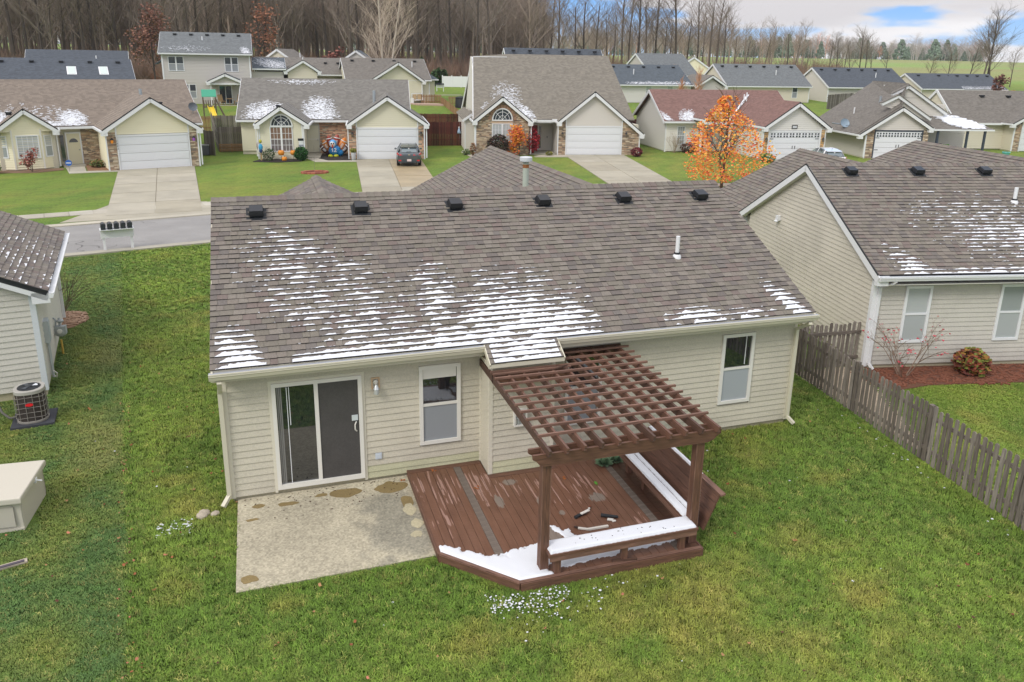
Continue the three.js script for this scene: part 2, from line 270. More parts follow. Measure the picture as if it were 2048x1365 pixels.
function flipOut(g, n) { // make sure the broad face looks outward
  const p = g.attributes.position, nn = g.attributes.normal; let s = 0; for (let i = 0; i < nn.count; i++) s = Math.max(s, 0); 
  const a = new THREE.Vector3(), b = new THREE.Vector3(), c = new THREE.Vector3(), m = new THREE.Vector3(); g.computeBoundingBox(); g.boundingBox.getCenter(m);
  a.fromBufferAttribute(p, 0); b.fromBufferAttribute(p, 1); c.fromBufferAttribute(p, 2); const f = new THREE.Vector3().crossVectors(b.clone().sub(a), c.clone().sub(a)), o = a.clone().add(b).add(c).divideScalar(3).sub(m);
  if (f.dot(o) < 0) { const arr = p.array, u = g.attributes.uv.array; for (let i = 0; i < p.count; i += 3) { for (let k = 0; k < 3; k++) { const t = arr[i * 3 + 3 + k]; arr[i * 3 + 3 + k] = arr[i * 3 + 6 + k]; arr[i * 3 + 6 + k] = t; } for (let k = 0; k < 2; k++) { const t = u[i * 2 + 2 + k]; u[i * 2 + 2 + k] = u[i * 2 + 4 + k]; u[i * 2 + 4 + k] = t; } } g.computeVertexNormals(); }
  return g;
}
function sidingParts(parent, list, m, mossBelow) { for (const g of list) { g.computeBoundingBox(); part(parent, 'siding_plank', g, mossBelow && mossBelow(g.boundingBox) ? Mt.sidingMoss : m); } }
// rectangle bars round an opening, local x,y; z from z0 to z1
function ring(w, h, b, z0, z1, b2 = b) { return [bx(0, 0, z0, w, b2, z1), bx(0, h - b, z0, w, h, z1), bx(0, b2, z0, b, h - b, z1, 1), bx(w - b, b2, z0, w, h - b, z1, 1)]; }
function windowUnit(parent, pos, turn, w, h, o = {}) {
  const g = sub(parent, 'window', pos, turn), f = o.frame || Mt.vinyl, b = o.bar || .07;
  part(g, 'frame', join([...ring(w, h, b, 0, .055), ...(o.split === false ? [] : [bx(b, h * .49, .006, w - b, h * .49 + .05, .045)])]), f);
  const up = o.up || Mt.glass, lo = o.lo || Mt.screenGrey;
  if (o.split === false) part(g, 'pane', bx(b, b, .002, w - b, h - b, .016), up);
  else { part(g, 'pane', bx(b, h * .49 + .05, .002, w - b, h - b, .018), up); part(g, 'insect_screen', bx(b, b, .002, w - b, h * .49, .026), lo); }
  if (o.grid) { const [nx, ny] = o.grid, l = []; for (let i = 1; i < nx; i++) l.push(bx(b + (w - 2 * b) * i / nx - .014, b, .02, b + (w - 2 * b) * i / nx + .014, h - b, .032, 1)); for (let i = 1; i < ny; i++) l.push(bx(b, b + (h - 2 * b) * i / ny - .014, .021, w - b, b + (h - 2 * b) * i / ny + .014, .033)); part(g, 'muntin', join(l), f); }
  if (o.shade) part(g, 'roller_shade', bx(b + .01, h - b - o.shade, .019, w - b - .01, h - b, .024), Mt.whiteWarm);
  if (o.wand) part(g, 'sash_bar', bx(w * .74, h * .55, .019, w * .74 + .012, h - b, .03, 1), Mt.white);
  return g;
}
const shinglePal = [[127, 119, 111], [121, 115, 105], [121, 109, 103], [112, 105, 100], [133, 126, 117], [116, 110, 105], [128, 120, 111], [124, 118, 108]].map((c) => mul3(L3(...c), 1.0));
const shingleMats = shinglePal.map((c) => mat(c, .95, { map: T.speck, bumpMap: T.fleck, bumpScale: .002 }));
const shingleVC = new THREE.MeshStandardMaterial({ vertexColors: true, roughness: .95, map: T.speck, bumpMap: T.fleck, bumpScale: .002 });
const CAM = [.9254, 7.7368, 13.2451];
// laminated shingles on a roof plane: O eave corner, U along the eave, S up the slope, N outward; span(s) gives [u0,u1] at height s up the slope
function shingles(parent, O, U, S, N, len, rows, span, nSolo, seed, toWorld = (p) => p) {
  const r0 = rnd; rnd = mulberry(seed); const e = len / rows, tabs = [];
  for (let r = 0; r < rows; r++) {
    const s = r * e, [u0, u1] = span(s + e * .5); if (u1 - u0 < .1) continue; let u = u0 - rnd() * .12;
    while (u < u1 - .03) { const w = rr(.12, .24), a = Math.max(u, u0), b = Math.min(u + w, u1); if (b - a > .03) { const p = add3(O, add3(mul3(U, (a + b) / 2), mul3(S, s + e / 2))), q = toWorld(p); tabs.push({ a, b, s, th: rr(.014, .022) + (rnd() < .45 ? .007 : 0), k: Math.floor(rnd() * 8), r, d: len3(sub3(q, CAM)), j: rr(-.004, .004) }); } u += w; }
  }
  const order = [...tabs].sort((x, y) => x.d - y.d), own = new Set(order.slice(0, nSolo)), rest = [];
  const geoOf = (t) => { const P = (u, s, h) => add3(O, add3(add3(mul3(U, u), mul3(S, s)), mul3(N, h))); const a = t.a + .0025, b = t.b - .0025, s0 = t.s + t.j, s1 = t.s + e + .02;
    const g = hexa([P(a, s0, 0), P(b, s0, 0), P(b, s1, -.002), P(a, s1, -.002), P(a, s0, t.th), P(b, s0, t.th), P(b, s1, .004), P(a, s1, .004)], t.a, t.s); return flipOut(g); };
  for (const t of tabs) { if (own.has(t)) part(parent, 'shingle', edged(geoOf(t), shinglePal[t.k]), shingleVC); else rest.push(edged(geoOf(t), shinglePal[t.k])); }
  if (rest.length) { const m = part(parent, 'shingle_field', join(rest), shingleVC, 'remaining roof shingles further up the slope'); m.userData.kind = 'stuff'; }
  rnd = r0; return e;
}
// black cut asphalt butt edge, with the shadow line between courses painted in
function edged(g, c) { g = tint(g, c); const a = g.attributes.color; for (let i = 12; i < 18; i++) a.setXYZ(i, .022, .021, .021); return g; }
// ridge or hip caps from p to q
function caps(parent, p, q, wide, drop, seed, merge = true) {
  const r0 = rnd; rnd = mulberry(seed); const L = len3(sub3(q, p)), n = Math.round(L / .17), d = unit3(sub3(q, p)), s = unit3(cross3(d, [0, 1, 0])), l = [];
  for (let i = 0; i < n; i++) { const a = add3(p, mul3(d, i * L / n)), b = add3(p, mul3(d, (i + 1) * L / n + .01)), up = [0, .022 + .004 * rnd(), 0], up2 = [0, .012, 0], k = Math.floor(rnd() * 8), sd = (o, sg, u) => add3(add3(o, mul3(s, sg * wide)), [0, u[1] - drop, 0]);
    for (const sg of [-1, 1]) { const g = flipOut(hexa([sub3(a, [0, .005, 0]), sub3(b, [0, .005, 0]), add3(sd(b, sg, [0, 0, 0]), [0, -.005, 0]), add3(sd(a, sg, [0, 0, 0]), [0, -.005, 0]), add3(a, up), add3(b, up2), sd(b, sg, up2), sd(a, sg, up)])); if (merge) l.push(tint(g, shinglePal[k])); else part(parent, 'ridge_cap', g, shingleMats[k]); } }
  if (merge) part(parent, 'ridge_caps', join(l), shingleVC); rnd = r0;
}
function boxVent(parent, pos, S, N, big = 1) { // square black roof vent, hood over louvre
  const g = sub(parent, 'roof_vent', pos); const w = .2 * big, h = .2 * big, ang = Math.asin(S[1]);
  const P = (u, s, n) => add3([u, 0, 0], add3(mul3(S, s), mul3(N, n)));
  part(g, 'flashing', flipOut(hexa([P(-w * 1.35, -w * 1.3, .012), P(w * 1.35, -w * 1.3, .012), P(w * 1.35, w * 1.6, .012), P(-w * 1.35, w * 1.6, .012), P(-w * 1.35, -w * 1.3, .018), P(w * 1.35, -w * 1.3, .018), P(w * 1.35, w * 1.6, .018), P(-w * 1.35, w * 1.6, .018)])), Mt.blackRough);
  part(g, 'hood', join([flipOut(hexa([P(-w, -w * .9, h * .55), P(w, -w * .9, h * .55), P(w, w * 1.3, .02), P(-w, w * 1.3, .02), P(-w * .9, -w * .75, h * 1.25), P(w * .9, -w * .75, h * 1.25), P(w * .85, w * 1.0, h), P(-w * .85, w * 1.0, h)]))]), Mt.black);
  part(g, 'louvre', join([flipOut(hexa([P(-w * .88, -w * .8, .016), P(w * .88, -w * .8, .016), P(w * .88, -w * .3, .016), P(-w * .88, -w * .3, .016), P(-w * .88, -w * .8, h * .55), P(w * .88, -w * .8, h * .55), P(w * .88, -w * .3, h * .55), P(-w * .88, -w * .3, h * .55)])), ...[-.6, -.2, .2, .6].map((k) => bar(P(w * k, -w * .83, .02), P(w * k, -w * .83, h * .54), .012, .012, [0, 0, 1]))]), Mt.darkMetal);
  return g;
}
function ventPipe(parent, pos, h, r = .045, m = Mt.white) { const g = sub(parent, 'vent_pipe', pos); part(g, 'pipe', rod([0, -.06, 0], [0, h, 0], r, r, 14), m); part(g, 'boot', lathe([[r * 2.2, -.06], [r * 2, .02], [r * 1.25, .07], [r, .08]]), Mt.white); part(g, 'collar', lathe([[r * 1.05, .06], [r * 1.5, .06], [r * 1.4, .1], [r, .1]]), Mt.black); return g; }
// gutter along x from x0 to x1 at the eave, lip at (y,z); local axes
function gutter(parent, p, q, m = Mt.gutter, g2 = Mt.guard) {
  const d = unit3(sub3(q, p)), n = [-d[2], 0, d[0]], prof = [[0, .0], [.1, .0], [.115, -.03], [.1, -.05], [.085, -.105], [0, -.105]], at = (o, k) => add3(o, [n[0] * k[0], k[1], n[2] * k[0]]), pos = [];
  const A = prof.map((k) => at(p, k)), B = prof.map((k) => at(q, k)), quad = (a, b, c, e) => pos.push(...a, ...b, ...c, ...a, ...c, ...e);
  for (let i = 0; i < prof.length; i++) { const j = (i + 1) % prof.length; quad(A[i], A[j], B[j], B[i]); }
  for (let i = 1; i < prof.length - 1; i++) { pos.push(...A[0], ...A[i + 1], ...A[i]); pos.push(...B[0], ...B[i], ...B[i + 1]); }
  const g = new THREE.BufferGeometry(); g.setAttribute('position', new THREE.Float32BufferAttribute(pos, 3)); g.computeVertexNormals();
  const G = sub(parent, 'gutter'); part(G, 'trough', fin(g), m);
  const up = (o, k, h) => add3(o, [n[0] * k, h, n[2] * k]); part(G, 'front_lip', bar(up(p, .108, .004), up(q, .108, .004), .02, .022), m);
  part(G, 'gutter_guard', bar(up(p, .045, .006), up(q, .045, .006), .1, .008), g2); return G;
}
function downspout(parent, pts, m = Mt.gutter) { const l = []; for (let i = 0; i < pts.length - 1; i++) l.push(bar(pts[i], pts[i + 1], .075, .06, Math.abs(sub3(pts[i + 1], pts[i])[1]) > .3 ? [0, 0, 1] : [0, 1, 0])); parts(parent, 'downspout', (l), m); }

// ---------------------------------------------------------------- the near house
const W = 11.74, ZE = .389, YE = 2.725, YR = 4.876, ZR = -3.898, OV = .133;
const house = thing('house', 'near beige vinyl sided ranch house with brown shingle roof, seen from behind', 'house');
{
  const H = house;
  part(H, 'foundation', join([bx(.03, -.3, -7.75, W - .03, .13, -.025), bx(4.66, -.3, -.03, 5.88, .17, .55)]), Mt.foundation);
  part(H, 'wall_core', join([bx(.02, .12, -7.76, W - .02, 2.5, -.02), bx(4.66, .12, -.03, 5.88, 2.5, .555)]), Mt.soffit);
  const dx0 = .806, dx1 = 2.376, dy0 = .16, dy1 = 2.235, w1 = [3.43, 4.224, .67, 2.278], w2 = [9.902, 10.687, .685, 2.273], w3 = [6.36, 7.15, .67, 2.278];
  const moss = (bb) => bb.min.y < .3 && bb.min.x > 2.3 && bb.max.x < 6.1;
  sidingParts(H, planks([.07, 0], [4.61, 0], .12, 2.5, { cut: [[dx0 - .07, dx1 - .07, dy0, dy1 + .02], [w1[0] - .07, w1[1] - .07, w1[2], w1[3] + .02]] }), Mt.siding, moss);
  sidingParts(H, planks([4.64, 0.0], [4.64, .56], .17, 2.4, {}).map((g) => g), Mt.siding);
  sidingParts(H, planks([4.69, .575], [5.86, .575], .17, 2.4), Mt.siding, (bb) => bb.min.y < .35);
  sidingParts(H, planks([5.9, .56], [5.9, 0], .17, 2.4), Mt.siding);
  sidingParts(H, planks([5.93, 0], [W - .07, 0], .12, 2.5, { cut: [[w2[0] - 5.93, w2[1] - 5.93, w2[2], w2[3] + .02], [w3[0] - 5.93, w3[1] - 5.93, w3[2], w3[3] + .02]] }), Mt.siding, moss);
  sidingParts(H, planks([0, -7.7], [0, -.07], .12, 2.5, { gab: [3.85, 4.62] }).slice(0, 60), Mt.siding);
  for (const [x0, z0, x1, z1] of [[-.012, -.07, .075, .026], [W - .075, -.07, W + .012, .026], [4.625, .53, 4.7, .6], [5.85, .53, 5.925, .6]]) part(H, 'corner_post', bx(x0, .1, z0, x1, 2.44, z1, 1), Mt.trim);
  part(H, 'corner_post', bx(4.6, .16, .0, 4.632, 2.42, .03, 1), Mt.trim);
  part(H, 'gable_wall', plateXY([[0, 2.4], [7.72, 2.4], [3.86, 4.7]], 0, .02).rotateY(Math.PI / 2).translate(W - .02, 0, -.03), Mt.siding);
  parts(H, 'soffit', ([bx(-.1, 2.5, -.02, 4.6, 2.52, .37), bx(5.95, 2.5, -.02, W + .1, 2.52, .37), bx(4.6, 2.40, .0, 5.96, 2.42, .8)]), Mt.soffit);
  // roof
  const sl = Math.hypot(YR - YE, ZE - ZR), S = [0, (YR - YE) / sl, (ZR - ZE) / sl], N = [0, -S[2], S[1]], low = (p) => sub3(p, mul3(N, .012));
  part(H, 'roof_deck', slab([[-OV + .01, YE, ZE], [W + OV - .01, YE, ZE], [W + OV - .01, YR, ZR], [-OV + .01, YR, ZR]].map(low), .1), Mt.soffit);
  part(H, 'roof_deck', slab([[4.585, 2.727, .385], [4.585, 2.506, .825], [6.0, 2.506, .825], [6.0, 2.727, .385]].map(low), .07), Mt.soffit);
  const e = shingles(H, [0, YE, ZE], [1, 0, 0], S, N, sl, 34, () => [-OV, W + OV], 300, 11);
  { const Lx = .475, n = 3, G2 = []; shingles(H, [0, YE - S[1] * .492, ZE - S[2] * .492], [1, 0, 0], S, N, .492, 4, () => [4.58, 6.0], 0, 12); }
  caps(H, [-OV, YR + .012, ZR], [W + OV, YR + .012, ZR], .15, .075, 5, false);
  const far = slab([[W + OV, YE, 2 * ZR - ZE], [-OV, YE, 2 * ZR - ZE], [-OV, YR, ZR], [W + OV, YR, ZR]], .1); part(H, 'front_roof_slope', far, mat('#7f766d', .95, { map: T.farRoof, bumpMap: T.farBump, bumpScale: .01 }));
  for (const x of [-OV + .012, W + OV - .012]) part(H, 'rake_trim', bar([x - Math.sign(x - 5) * .02, YE - .1, ZE], [x - Math.sign(x - 5) * .02, YR - .1, ZR], .03, .14), Mt.trim);
  parts(H, 'fascia', ([bx(-OV, 2.51, .34, 4.59, 2.66, .368), bx(5.99, 2.51, .34, W + OV, 2.66, .368)]), Mt.gutter);
  parts(H, 'drip_edge', ([bar([4.575, 2.69, .4], [4.575, 2.46, .83], .02, .09), bar([6.008, 2.69, .4], [6.008, 2.46, .83], .02, .09), bx(4.57, 2.42, .805, 6.01, 2.485, .83)]), Mt.gutter);
  gutter(H, [-OV - .02, 2.672, .37], [4.58, 2.705, .37]); gutter(H, [5.995, 2.71, .37], [W + OV + .03, 2.672, .37]);
  downspout(H, [[.0, 2.52, .43], [-.005, 2.36, .3], [-.03, 2.2, .07], [-.03, .2, .07], [-.14, .07, .2]]);
  downspout(H, [[W - .0, 2.5, .43], [W + .02, 2.42, .3], [W - .03, 2.26, .07], [W - .03, .2, .07], [W + .06, .07, .22]]);
  for (const [x, y, z] of [[.75, 4.6, -3.35], [2.88, 4.6, -3.35], [4.95, 4.59, -3.33], [7.03, 4.59, -3.33], [9.06, 4.59, -3.33], [11.11, 4.575, -3.3]]) boxVent(H, [x, y, z], S, N, .74);
  ventPipe(H, [9.51, 3.64, -1.43], .46, .045);
  // front wings beyond the ridge, gable ridges running away from the camera
  const roofB = mat('#857b75', .95, { map: T.farRoof, bumpMap: T.farBump, bumpScale: .01 });
  const Q = (parent, x, y, zn, zf, half, fall, hip) => { // near end zn, far end zf
    const e0 = y - fall, P1 = slab([[x - half, e0, zf + hip * 0], [x - half, e0, zn], [x, y, zn], [x, y, zf]], .1), P2 = slab([[x + half, e0, zn], [x + half, e0, zf], [x, y, zf], [x, y, zn]], .1); parts(parent, 'wing_roof', ([P1, P2]), roofB); };
  shingles(H, [9.26 - 3.6, 4.6 - 1.8, -15.3], [0, 0, 1], unit3([3.6, 1.8, 0]), unit3([-1.8, 3.6, 0]), Math.hypot(3.6, 1.8), 28, () => [0, 10], 0, 31);
  Q(H, 9.26, 4.58, -4.9, -15.3, 3.6, 1.8, 0); caps(H, [9.26, 4.62, -15.3], [9.26, 4.62, -5.2], .14, .07, 9);
  shingles(H, [2.33 - 2.6, 4.6 - 1.3, -8.7], [0, 0, 1], unit3([2.6, 1.3, 0]), unit3([-1.3, 2.6, 0]), Math.hypot(2.6, 1.3), 21, () => [0, 3.6], 0, 33);
  shingles(H, [2.33 + 2.6, 4.6 - 1.3, -5.1], [0, 0, -1], unit3([-2.6, 1.3, 0]), unit3([1.3, 2.6, 0]), Math.hypot(2.6, 1.3), 21, () => [0, 3.6], 0, 34);
  Q(H, 2.33, 4.58, -4.9, -8.7, 2.6, 1.3, 0); caps(H, [2.33, 4.62, -8.7], [2.33, 4.62, -5.1], .14, .07, 10);
  part(H, 'front_wing_wall', join([bx(5.9, 0, -15.1, 12.6, 2.75, -7.7), bx(.1, 0, -8.5, 4.6, 3.2, -7.7)]), Mt.siding);
  { const fl = sub(H, 'flue_pipe', [7.17, 4.05, -5.0]); part(fl, 'pipe', rod([0, -.5, 0], [0, 1.3, 0], .075, .075, 16), mat('#a9b3a6', .5)); part(fl, 'rain_cap', lathe([[.0, 1.3], [.15, 1.3], [.155, 1.31], [.155, 1.4], [.15, 1.41], [0, 1.43]]), mat('#c3c8cc', .45)); part(fl, 'rust_band', lathe([[.077, 1.14], [.079, 1.15], [.079, 1.22], [.077, 1.23]]), mat('#8a5a33', .9)); }
  // sliding door
  const sd = sub(H, 'sliding_door', [dx0, dy0, 0]), dw = dx1 - dx0, dh = dy1 - dy0;
  part(sd, 'frame', join([...ring(dw, dh, .07, -.01, .06, .09), bx(dw * .485 - .035, .09, .0, dw * .485 + .035, dh - .07, .05, 1)]), Mt.whiteWarm);
  part(sd, 'casing', join([bx(-.05, -.06, 0, 0, dh + .05, .03, 1), bx(dw, -.06, 0, dw + .05, dh + .05, .03, 1), bx(0, dh, 0, dw, dh + .05, .03)]), Mt.trim);
  part(sd, 'fixed_pane', bx(.07, .09, .002, dw * .485 - .035, dh - .07, .014), Mt.glass, 'left glass pane mirroring the lawn');
  part(sd, 'screen_panel', bx(dw * .485 + .035, .09, .0, dw - .07, dh - .07, .03), Mt.screen, 'dark insect screen on the right');
  parts(sd, 'blind_slat', ([0, 1, 2].map((i) => bx(.085 + i * .03, .1, .016, .107 + i * .03, dh - .08, .019, 1))), Mt.curtain);
  part(sd, 'blind_wand', join([bx(.25, .1, .017, .262, dh - .1, .025, 1), bx(.29, dh * .6, .017, .302, dh - .1, .025, 1)]), Mt.white);
  part(sd, 'handle', pipeAlong([[dw - .12, .98, .05], [dw - .15, 1.03, .085], [dw - .15, 1.13, .085], [dw - .12, 1.17, .05]], .012), Mt.whiteWarm);
  part(sd, 'latch', bx(dw - .2, 1.2, .03, dw - .09, 1.3, .06), mat('#c9d2d2', .4));
  windowUnit(H, [w1[0], w1[2], .0], 0, w1[1] - w1[0], w1[3] - w1[2], { shade: .2, frame: Mt.whiteWarm });
  windowUnit(H, [w2[0], w2[2], .0], 0, w2[1] - w2[0], w2[3] - w2[2], { wand: true, frame: Mt.whiteWarm, lo: mat([.36, .39, .41], .4) });
  windowUnit(H, [w3[0], w3[2], .0], 0, w3[1] - w3[0], w3[3] - w3[2], { frame: Mt.whiteWarm });
  const lamp = sub(H, 'wall_lantern', [2.63, 1.93, .02]);
  part(lamp, 'mounting_block', join(ring(.15, .22, .02, 0, .02)).translate(-.075, 0, 0), mat('#c9a987', .6)); part(lamp, 'backplate', lathe([[0, .0], [.05, .005], [.04, .02], [0, .03]]).rotateX(Math.PI / 2).translate(0, .13, 0), Mt.whiteWarm);
  part(lamp, 'shade', lathe([[.0, .12], [.02, .115], [.055, .04], [.058, .03]], 10).translate(0, .0, .1), mat('#cfd3d6', .3, { metalness: .3 })); part(lamp, 'glass_body', lathe([[.045, .03], [.05, -.06], [.03, -.08], [0, -.085]], 8).translate(0, .0, .1), mat('#b9bdba', .2)); part(lamp, 'arm', pipeAlong([[0, .13, .02], [0, .16, .06], [0, .12, .1]], .009), Mt.whiteWarm);
  part(H, 'outlet_cover', join([bx(2.58, .5, .012, 2.7, .62, .04), bx(2.595, .52, .04, 2.685, .6, .046)]), mat('#c4ccd4', .4));
  const gv = sub(H, 'gas_vent', [5.1, 1.12, .58]); part(gv, 'hood', join([...ring(.26, .34, .03, 0, .09), bx(.03, .03, 0, .23, .31, .03)]), Mt.whiteWarm); part(gv, 'louvre', join([.08, .13, .18].map((x) => bx(x, .03, .03, x + .012, .31, .08, 1)).concat([bx(.03, .16, .031, .23, .175, .081)])), mat('#a8adab', .5));
}
// ---------------------------------------------------------------- snow lying on the shingle courses
function snowSheet(O, U, S, N, u0, u1, sMax, e, cov, seed, du = .022) {
  const nv = 7, rows = Math.round(sMax / e), nx = Math.ceil((u1 - u0) / du), pos = [], idx = [], id = new Map(); const r0 = mulberry(seed), ph = Array.from({ length: rows }, () => r0() * 50);
  const hAt = (i, r, k) => { // k: 0..nv over one course, 0 at the butt
    const u = u0 + i * du, t = k / nv, c = cov(u, (r + t) * e); if (c <= 0) return -1;
    const n = fbm(u * 5.5 + ph[r] + seed, r * 1.7 + t * .3, 3), n2 = fbm(u * 26 + ph[r], (r + t) * 9, 3), f = c - .08 + (n - .5) * 1.25;   // filled share of the course
    return f + (n2 - .5) * .55 - t ; };
  for (let r = 0; r < rows; r++) {
    const H = []; for (let k = 0; k <= nv; k++) { const row = new Float32Array(nx + 1); for (let i = 0; i <= nx; i++) row[i] = hAt(i, r, k); H.push(row); }
    const V = (i, k) => { const key = (r * (nv + 1) + k) * (nx + 1) + i; if (id.has(key)) return id.get(key); const t = k / nv, m = sstep(-.12, .3, H[k][i]), base = mixv(.016, .004, t), h = base - .012 * (1 - m) + .016 * m * (k === nv ? .7 : 1); const p = add3(O, add3(add3(mul3(U, u0 + i * du), mul3(S, r * e + t * e * .97)), mul3(N, h))); pos.push(...p); id.set(key, pos.length / 3 - 1); return pos.length / 3 - 1; };
    for (let k = 0; k < nv; k++) for (let i = 0; i < nx; i++) { if (Math.max(H[k][i], H[k][i + 1], H[k + 1][i], H[k + 1][i + 1]) < -.03) continue; const a = V(i, k), b = V(i + 1, k), c = V(i + 1, k + 1), d = V(i, k + 1); idx.push(a, b, c, a, c, d); }
  }
  const g = new THREE.BufferGeometry(); g.setAttribute('position', new THREE.Float32BufferAttribute(pos, 3)); g.setIndex(idx); g.computeVertexNormals(); return g;
}
const blob = (u, s, cu, cs, ru, rs, k = 0) => { const a = (u - cu) + k * (s - cs), b = s - cs; return 1 - Math.hypot(a / ru, b / rs); };
{
  const sl = Math.hypot(YR - YE, ZE - ZR), S = [0, (YR - YE) / sl, (ZR - ZE) / sl], N = [0, -S[2], S[1]], e = sl / 34;
  const cov = (u, s) => {
    let c = 0; const put = (v, k = 1) => { c = Math.max(c, clamp(v * k, 0, 1)); };
    { const b = blob(u, s, 1.98, 1.75, 1.42, 2.05, .48); if (b > -.15) put(.1 + .62 * clamp(b * 1.6, -.2, .55) + .1 * sstep(1.6, .4, s)); }
    { const b = blob(u, s, .35, .15, .42, .95, .15); if (b > 0) put(.3 + b * 1.2); }
    { const top = mixv(.2, .75, sstep(1.2, 4.4, u)); if (u > 1.2 && u < 4.8) put(1.25 - .85 * (s / top), s < top * 1.3 ? 1 : 0); }
    { const b = blob(u, s, 5.25, .55, 1.75, 1.55, -.1); if (b > -.05) put(.16 + b * 1.0); }
    { const b = blob(u, s, 3.95, 1.1, .6, 1.45, 0); if (b > 0) put(.15 + b * .7); }
    { const b = blob(u, s, 6.1, .3, .95, .75, 0); if (b > 0) put(.45 + b * .9); }
    { const b = blob(u, s, 9.1, .2, .75, .3); if (b > 0) put(.25 + b * .9); } { const b = blob(u, s, 10.3, .14, .7, .2); if (b > 0) put(.18 + b * .8); }
    { const b = blob(u, s, 11.45, .2, .28, 1.0, .3); if (b > 0) put(.3 + b * 1.1); } 
    return c;
  };
  const g1 = snowSheet([0, YE, ZE], [1, 0, 0], S, N, -.05, W + .05, sl * .78, e, cov, 3);
  const O2 = [0, YE - S[1] * .492, ZE - S[2] * .492], g2 = snowSheet(O2, [1, 0, 0], S, N, 4.66, 5.92, .5, .123, (u, s) => .85 + .35 * blob(u, s, 5.35, .22, .7, .45), 8);
  solo('roof_snow', join([g1, g2]), Mt.snow, 'thin patchy snow on the lower shingle courses of the near roof', 'snow', null, 'stuff');
}
// ---------------------------------------------------------------- patio
T.patio = tex(1024, 3.2, (x, y) => {
  let v = 222 + 36 * (fbm(x * 9, y * 9, 5, 9) - .5) + 70 * (fbm(x * 110, y * 110, 2, 110) - .5); const X = x * 3.2, Z = (1 - y) * 3.2, wet = sstep(.0, .5, blob(X, Z, 2.75, 1.5, .75, 1.3) + (fbm(X * 3, Z * 3, 4) - .5) * 1.3), dry = sstep(.5, .0, Z + (fbm(X * 4 + 5, Z * 4, 3) - .5) * .5); v = v * (1 - .17 * wet) * (1 + .1 * dry); return [v, v * mixv(.972, .985, wet), v * mixv(.9, .93, wet)];
});
{
  const P = setting('patio', plate([[.1, .0], [3.17, .0], [3.17, 2.62], [.12, 2.66]], -.1, .06), mat('#c4c1b6', .92, { map: T.patio, bumpMap: T.fleck, bumpScale: .006 }), 'rough concrete patio slab outside the sliding door');
  // dried mud and debris left on the slab
  const stainM = mat('#8a7850', 1, { map: T.speck });
  const blot = (cx, cz, rx, rz, sd) => { const l = [], r = mulberry(sd); for (let i = 0; i < 26; i++) { const a = i / 26 * Math.PI * 2, k = .72 + .5 * noise2(Math.cos(a) * 2 + sd, Math.sin(a) * 2 + sd * 3); l.push([cx + Math.cos(a) * rx * k, cz + Math.sin(a) * rz * k]); } return plate(l, .055, .064 + .002 * r()); };
  part(P, 'mud_stain', join([blot(2.0, .32, .28, .17, 3), blot(2.78, .36, .3, .2, 8), blot(.95, .4, .2, .07, 12), blot(.45, .34, .13, .06, 15), blot(1.55, .28, .12, .05, 21), blot(.35, .75, .12, .04, 27), blot(3.0, .9, .12, .22, 31), blot(.3, 2.4, .14, .1, 36)]), stainM, 'brown mud stains on the slab');
  part(P, 'pale_patch', join([blot(3.0, 1.2, .1, .2, 41), blot(3.04, 1.65, .11, .14, 44), blot(2.98, 1.95, .1, .1, 47)]), mat('#bdb496', .95, { map: T.speck }));
  const bits = []; for (let i = 0; i < 70; i++) { const x = rr(.2, 3), z = .08 + Math.pow(rnd(), 2) * .8, a = rr(0, 3), r = rr(.006, .022); bits.push(bar([x - r * Math.cos(a), .064, z - r * Math.sin(a)], [x + r * Math.cos(a), .07, z + r * Math.sin(a)], .012, .006)); }
  solo('patio_litter', join(bits), mat('#4a2f22', 1), 'small dark leaf crumbs strewn on the patio by the house wall', 'leaf litter', null, 'stuff');
}
// ---------------------------------------------------------------- deck: painted boards, worn to pink primer and grey wood
T.deckWear = tex(1024, 4.6, (x, y) => {
  const X = 2.9 + x * 4.6, Z = y * 4.6 - .2, n = fbm(X * 26, Z * 1.6, 3), n2 = fbm(X * 5 + 9, Z * 3, 3), n3 = fbm(X * 60, Z * 6, 2); let c = [110 + 18 * (n2 - .5), 77 + 14 * (n2 - .5), 60 + 12 * (n2 - .5)];
  const zone = Math.max(blob(X, Z, 3.6, .75, .55, .9, -.1), blob(X, Z, 4.3, .9, .6, .75, -.1), blob(X, Z, 5.3, 1.2, .5, .6, 0), blob(X, Z, 6.0, 1.5, .75, .6, -.2), blob(X, Z, 6.75, 2.9, .35, .35), blob(X, Z, 3.5, 1.9, .25, .5));
  if (zone > 0 && n + n3 * .18 + zone * .2 > .83) c = [158, 126, 114];
  const gz = Math.max(blob(X, Z, 4.93, .97, .2, .13), blob(X, Z, 5.3, 1.75, .14, .22), blob(X, Z, 4.55, 1.55, .1, .3), blob(X, Z, 5.5, 2.2, .09, .1), blob(X, Z, 6.3, 1.9, .2, .2), blob(X, Z, 5.1, 2.75, .2, .3), blob(X, Z, 6.6, 3.3, .3, .2)); if (gz + (n3 - .5) * .6 > .3) c = [128, 116, 106];
  const v = 14 * (fbm(X * 40, Z * 4, 3) - .5); return [c[0] + v, c[1] + v, c[2] + v];
}, true, THREE.ClampToEdgeWrapping);
const deckMat = new THREE.MeshStandardMaterial({ map: T.deckWear, roughness: .42, bumpMap: T.grain, bumpScale: .002 }), greyBoard = mat('#7d7167', .6, { map: T.grain }), darkBoard = mat('#5f4437', .4, { map: T.grain });
const DY = .165, deck = thing('deck', 'low brown painted wooden deck with worn boards beside the patio', 'deck');
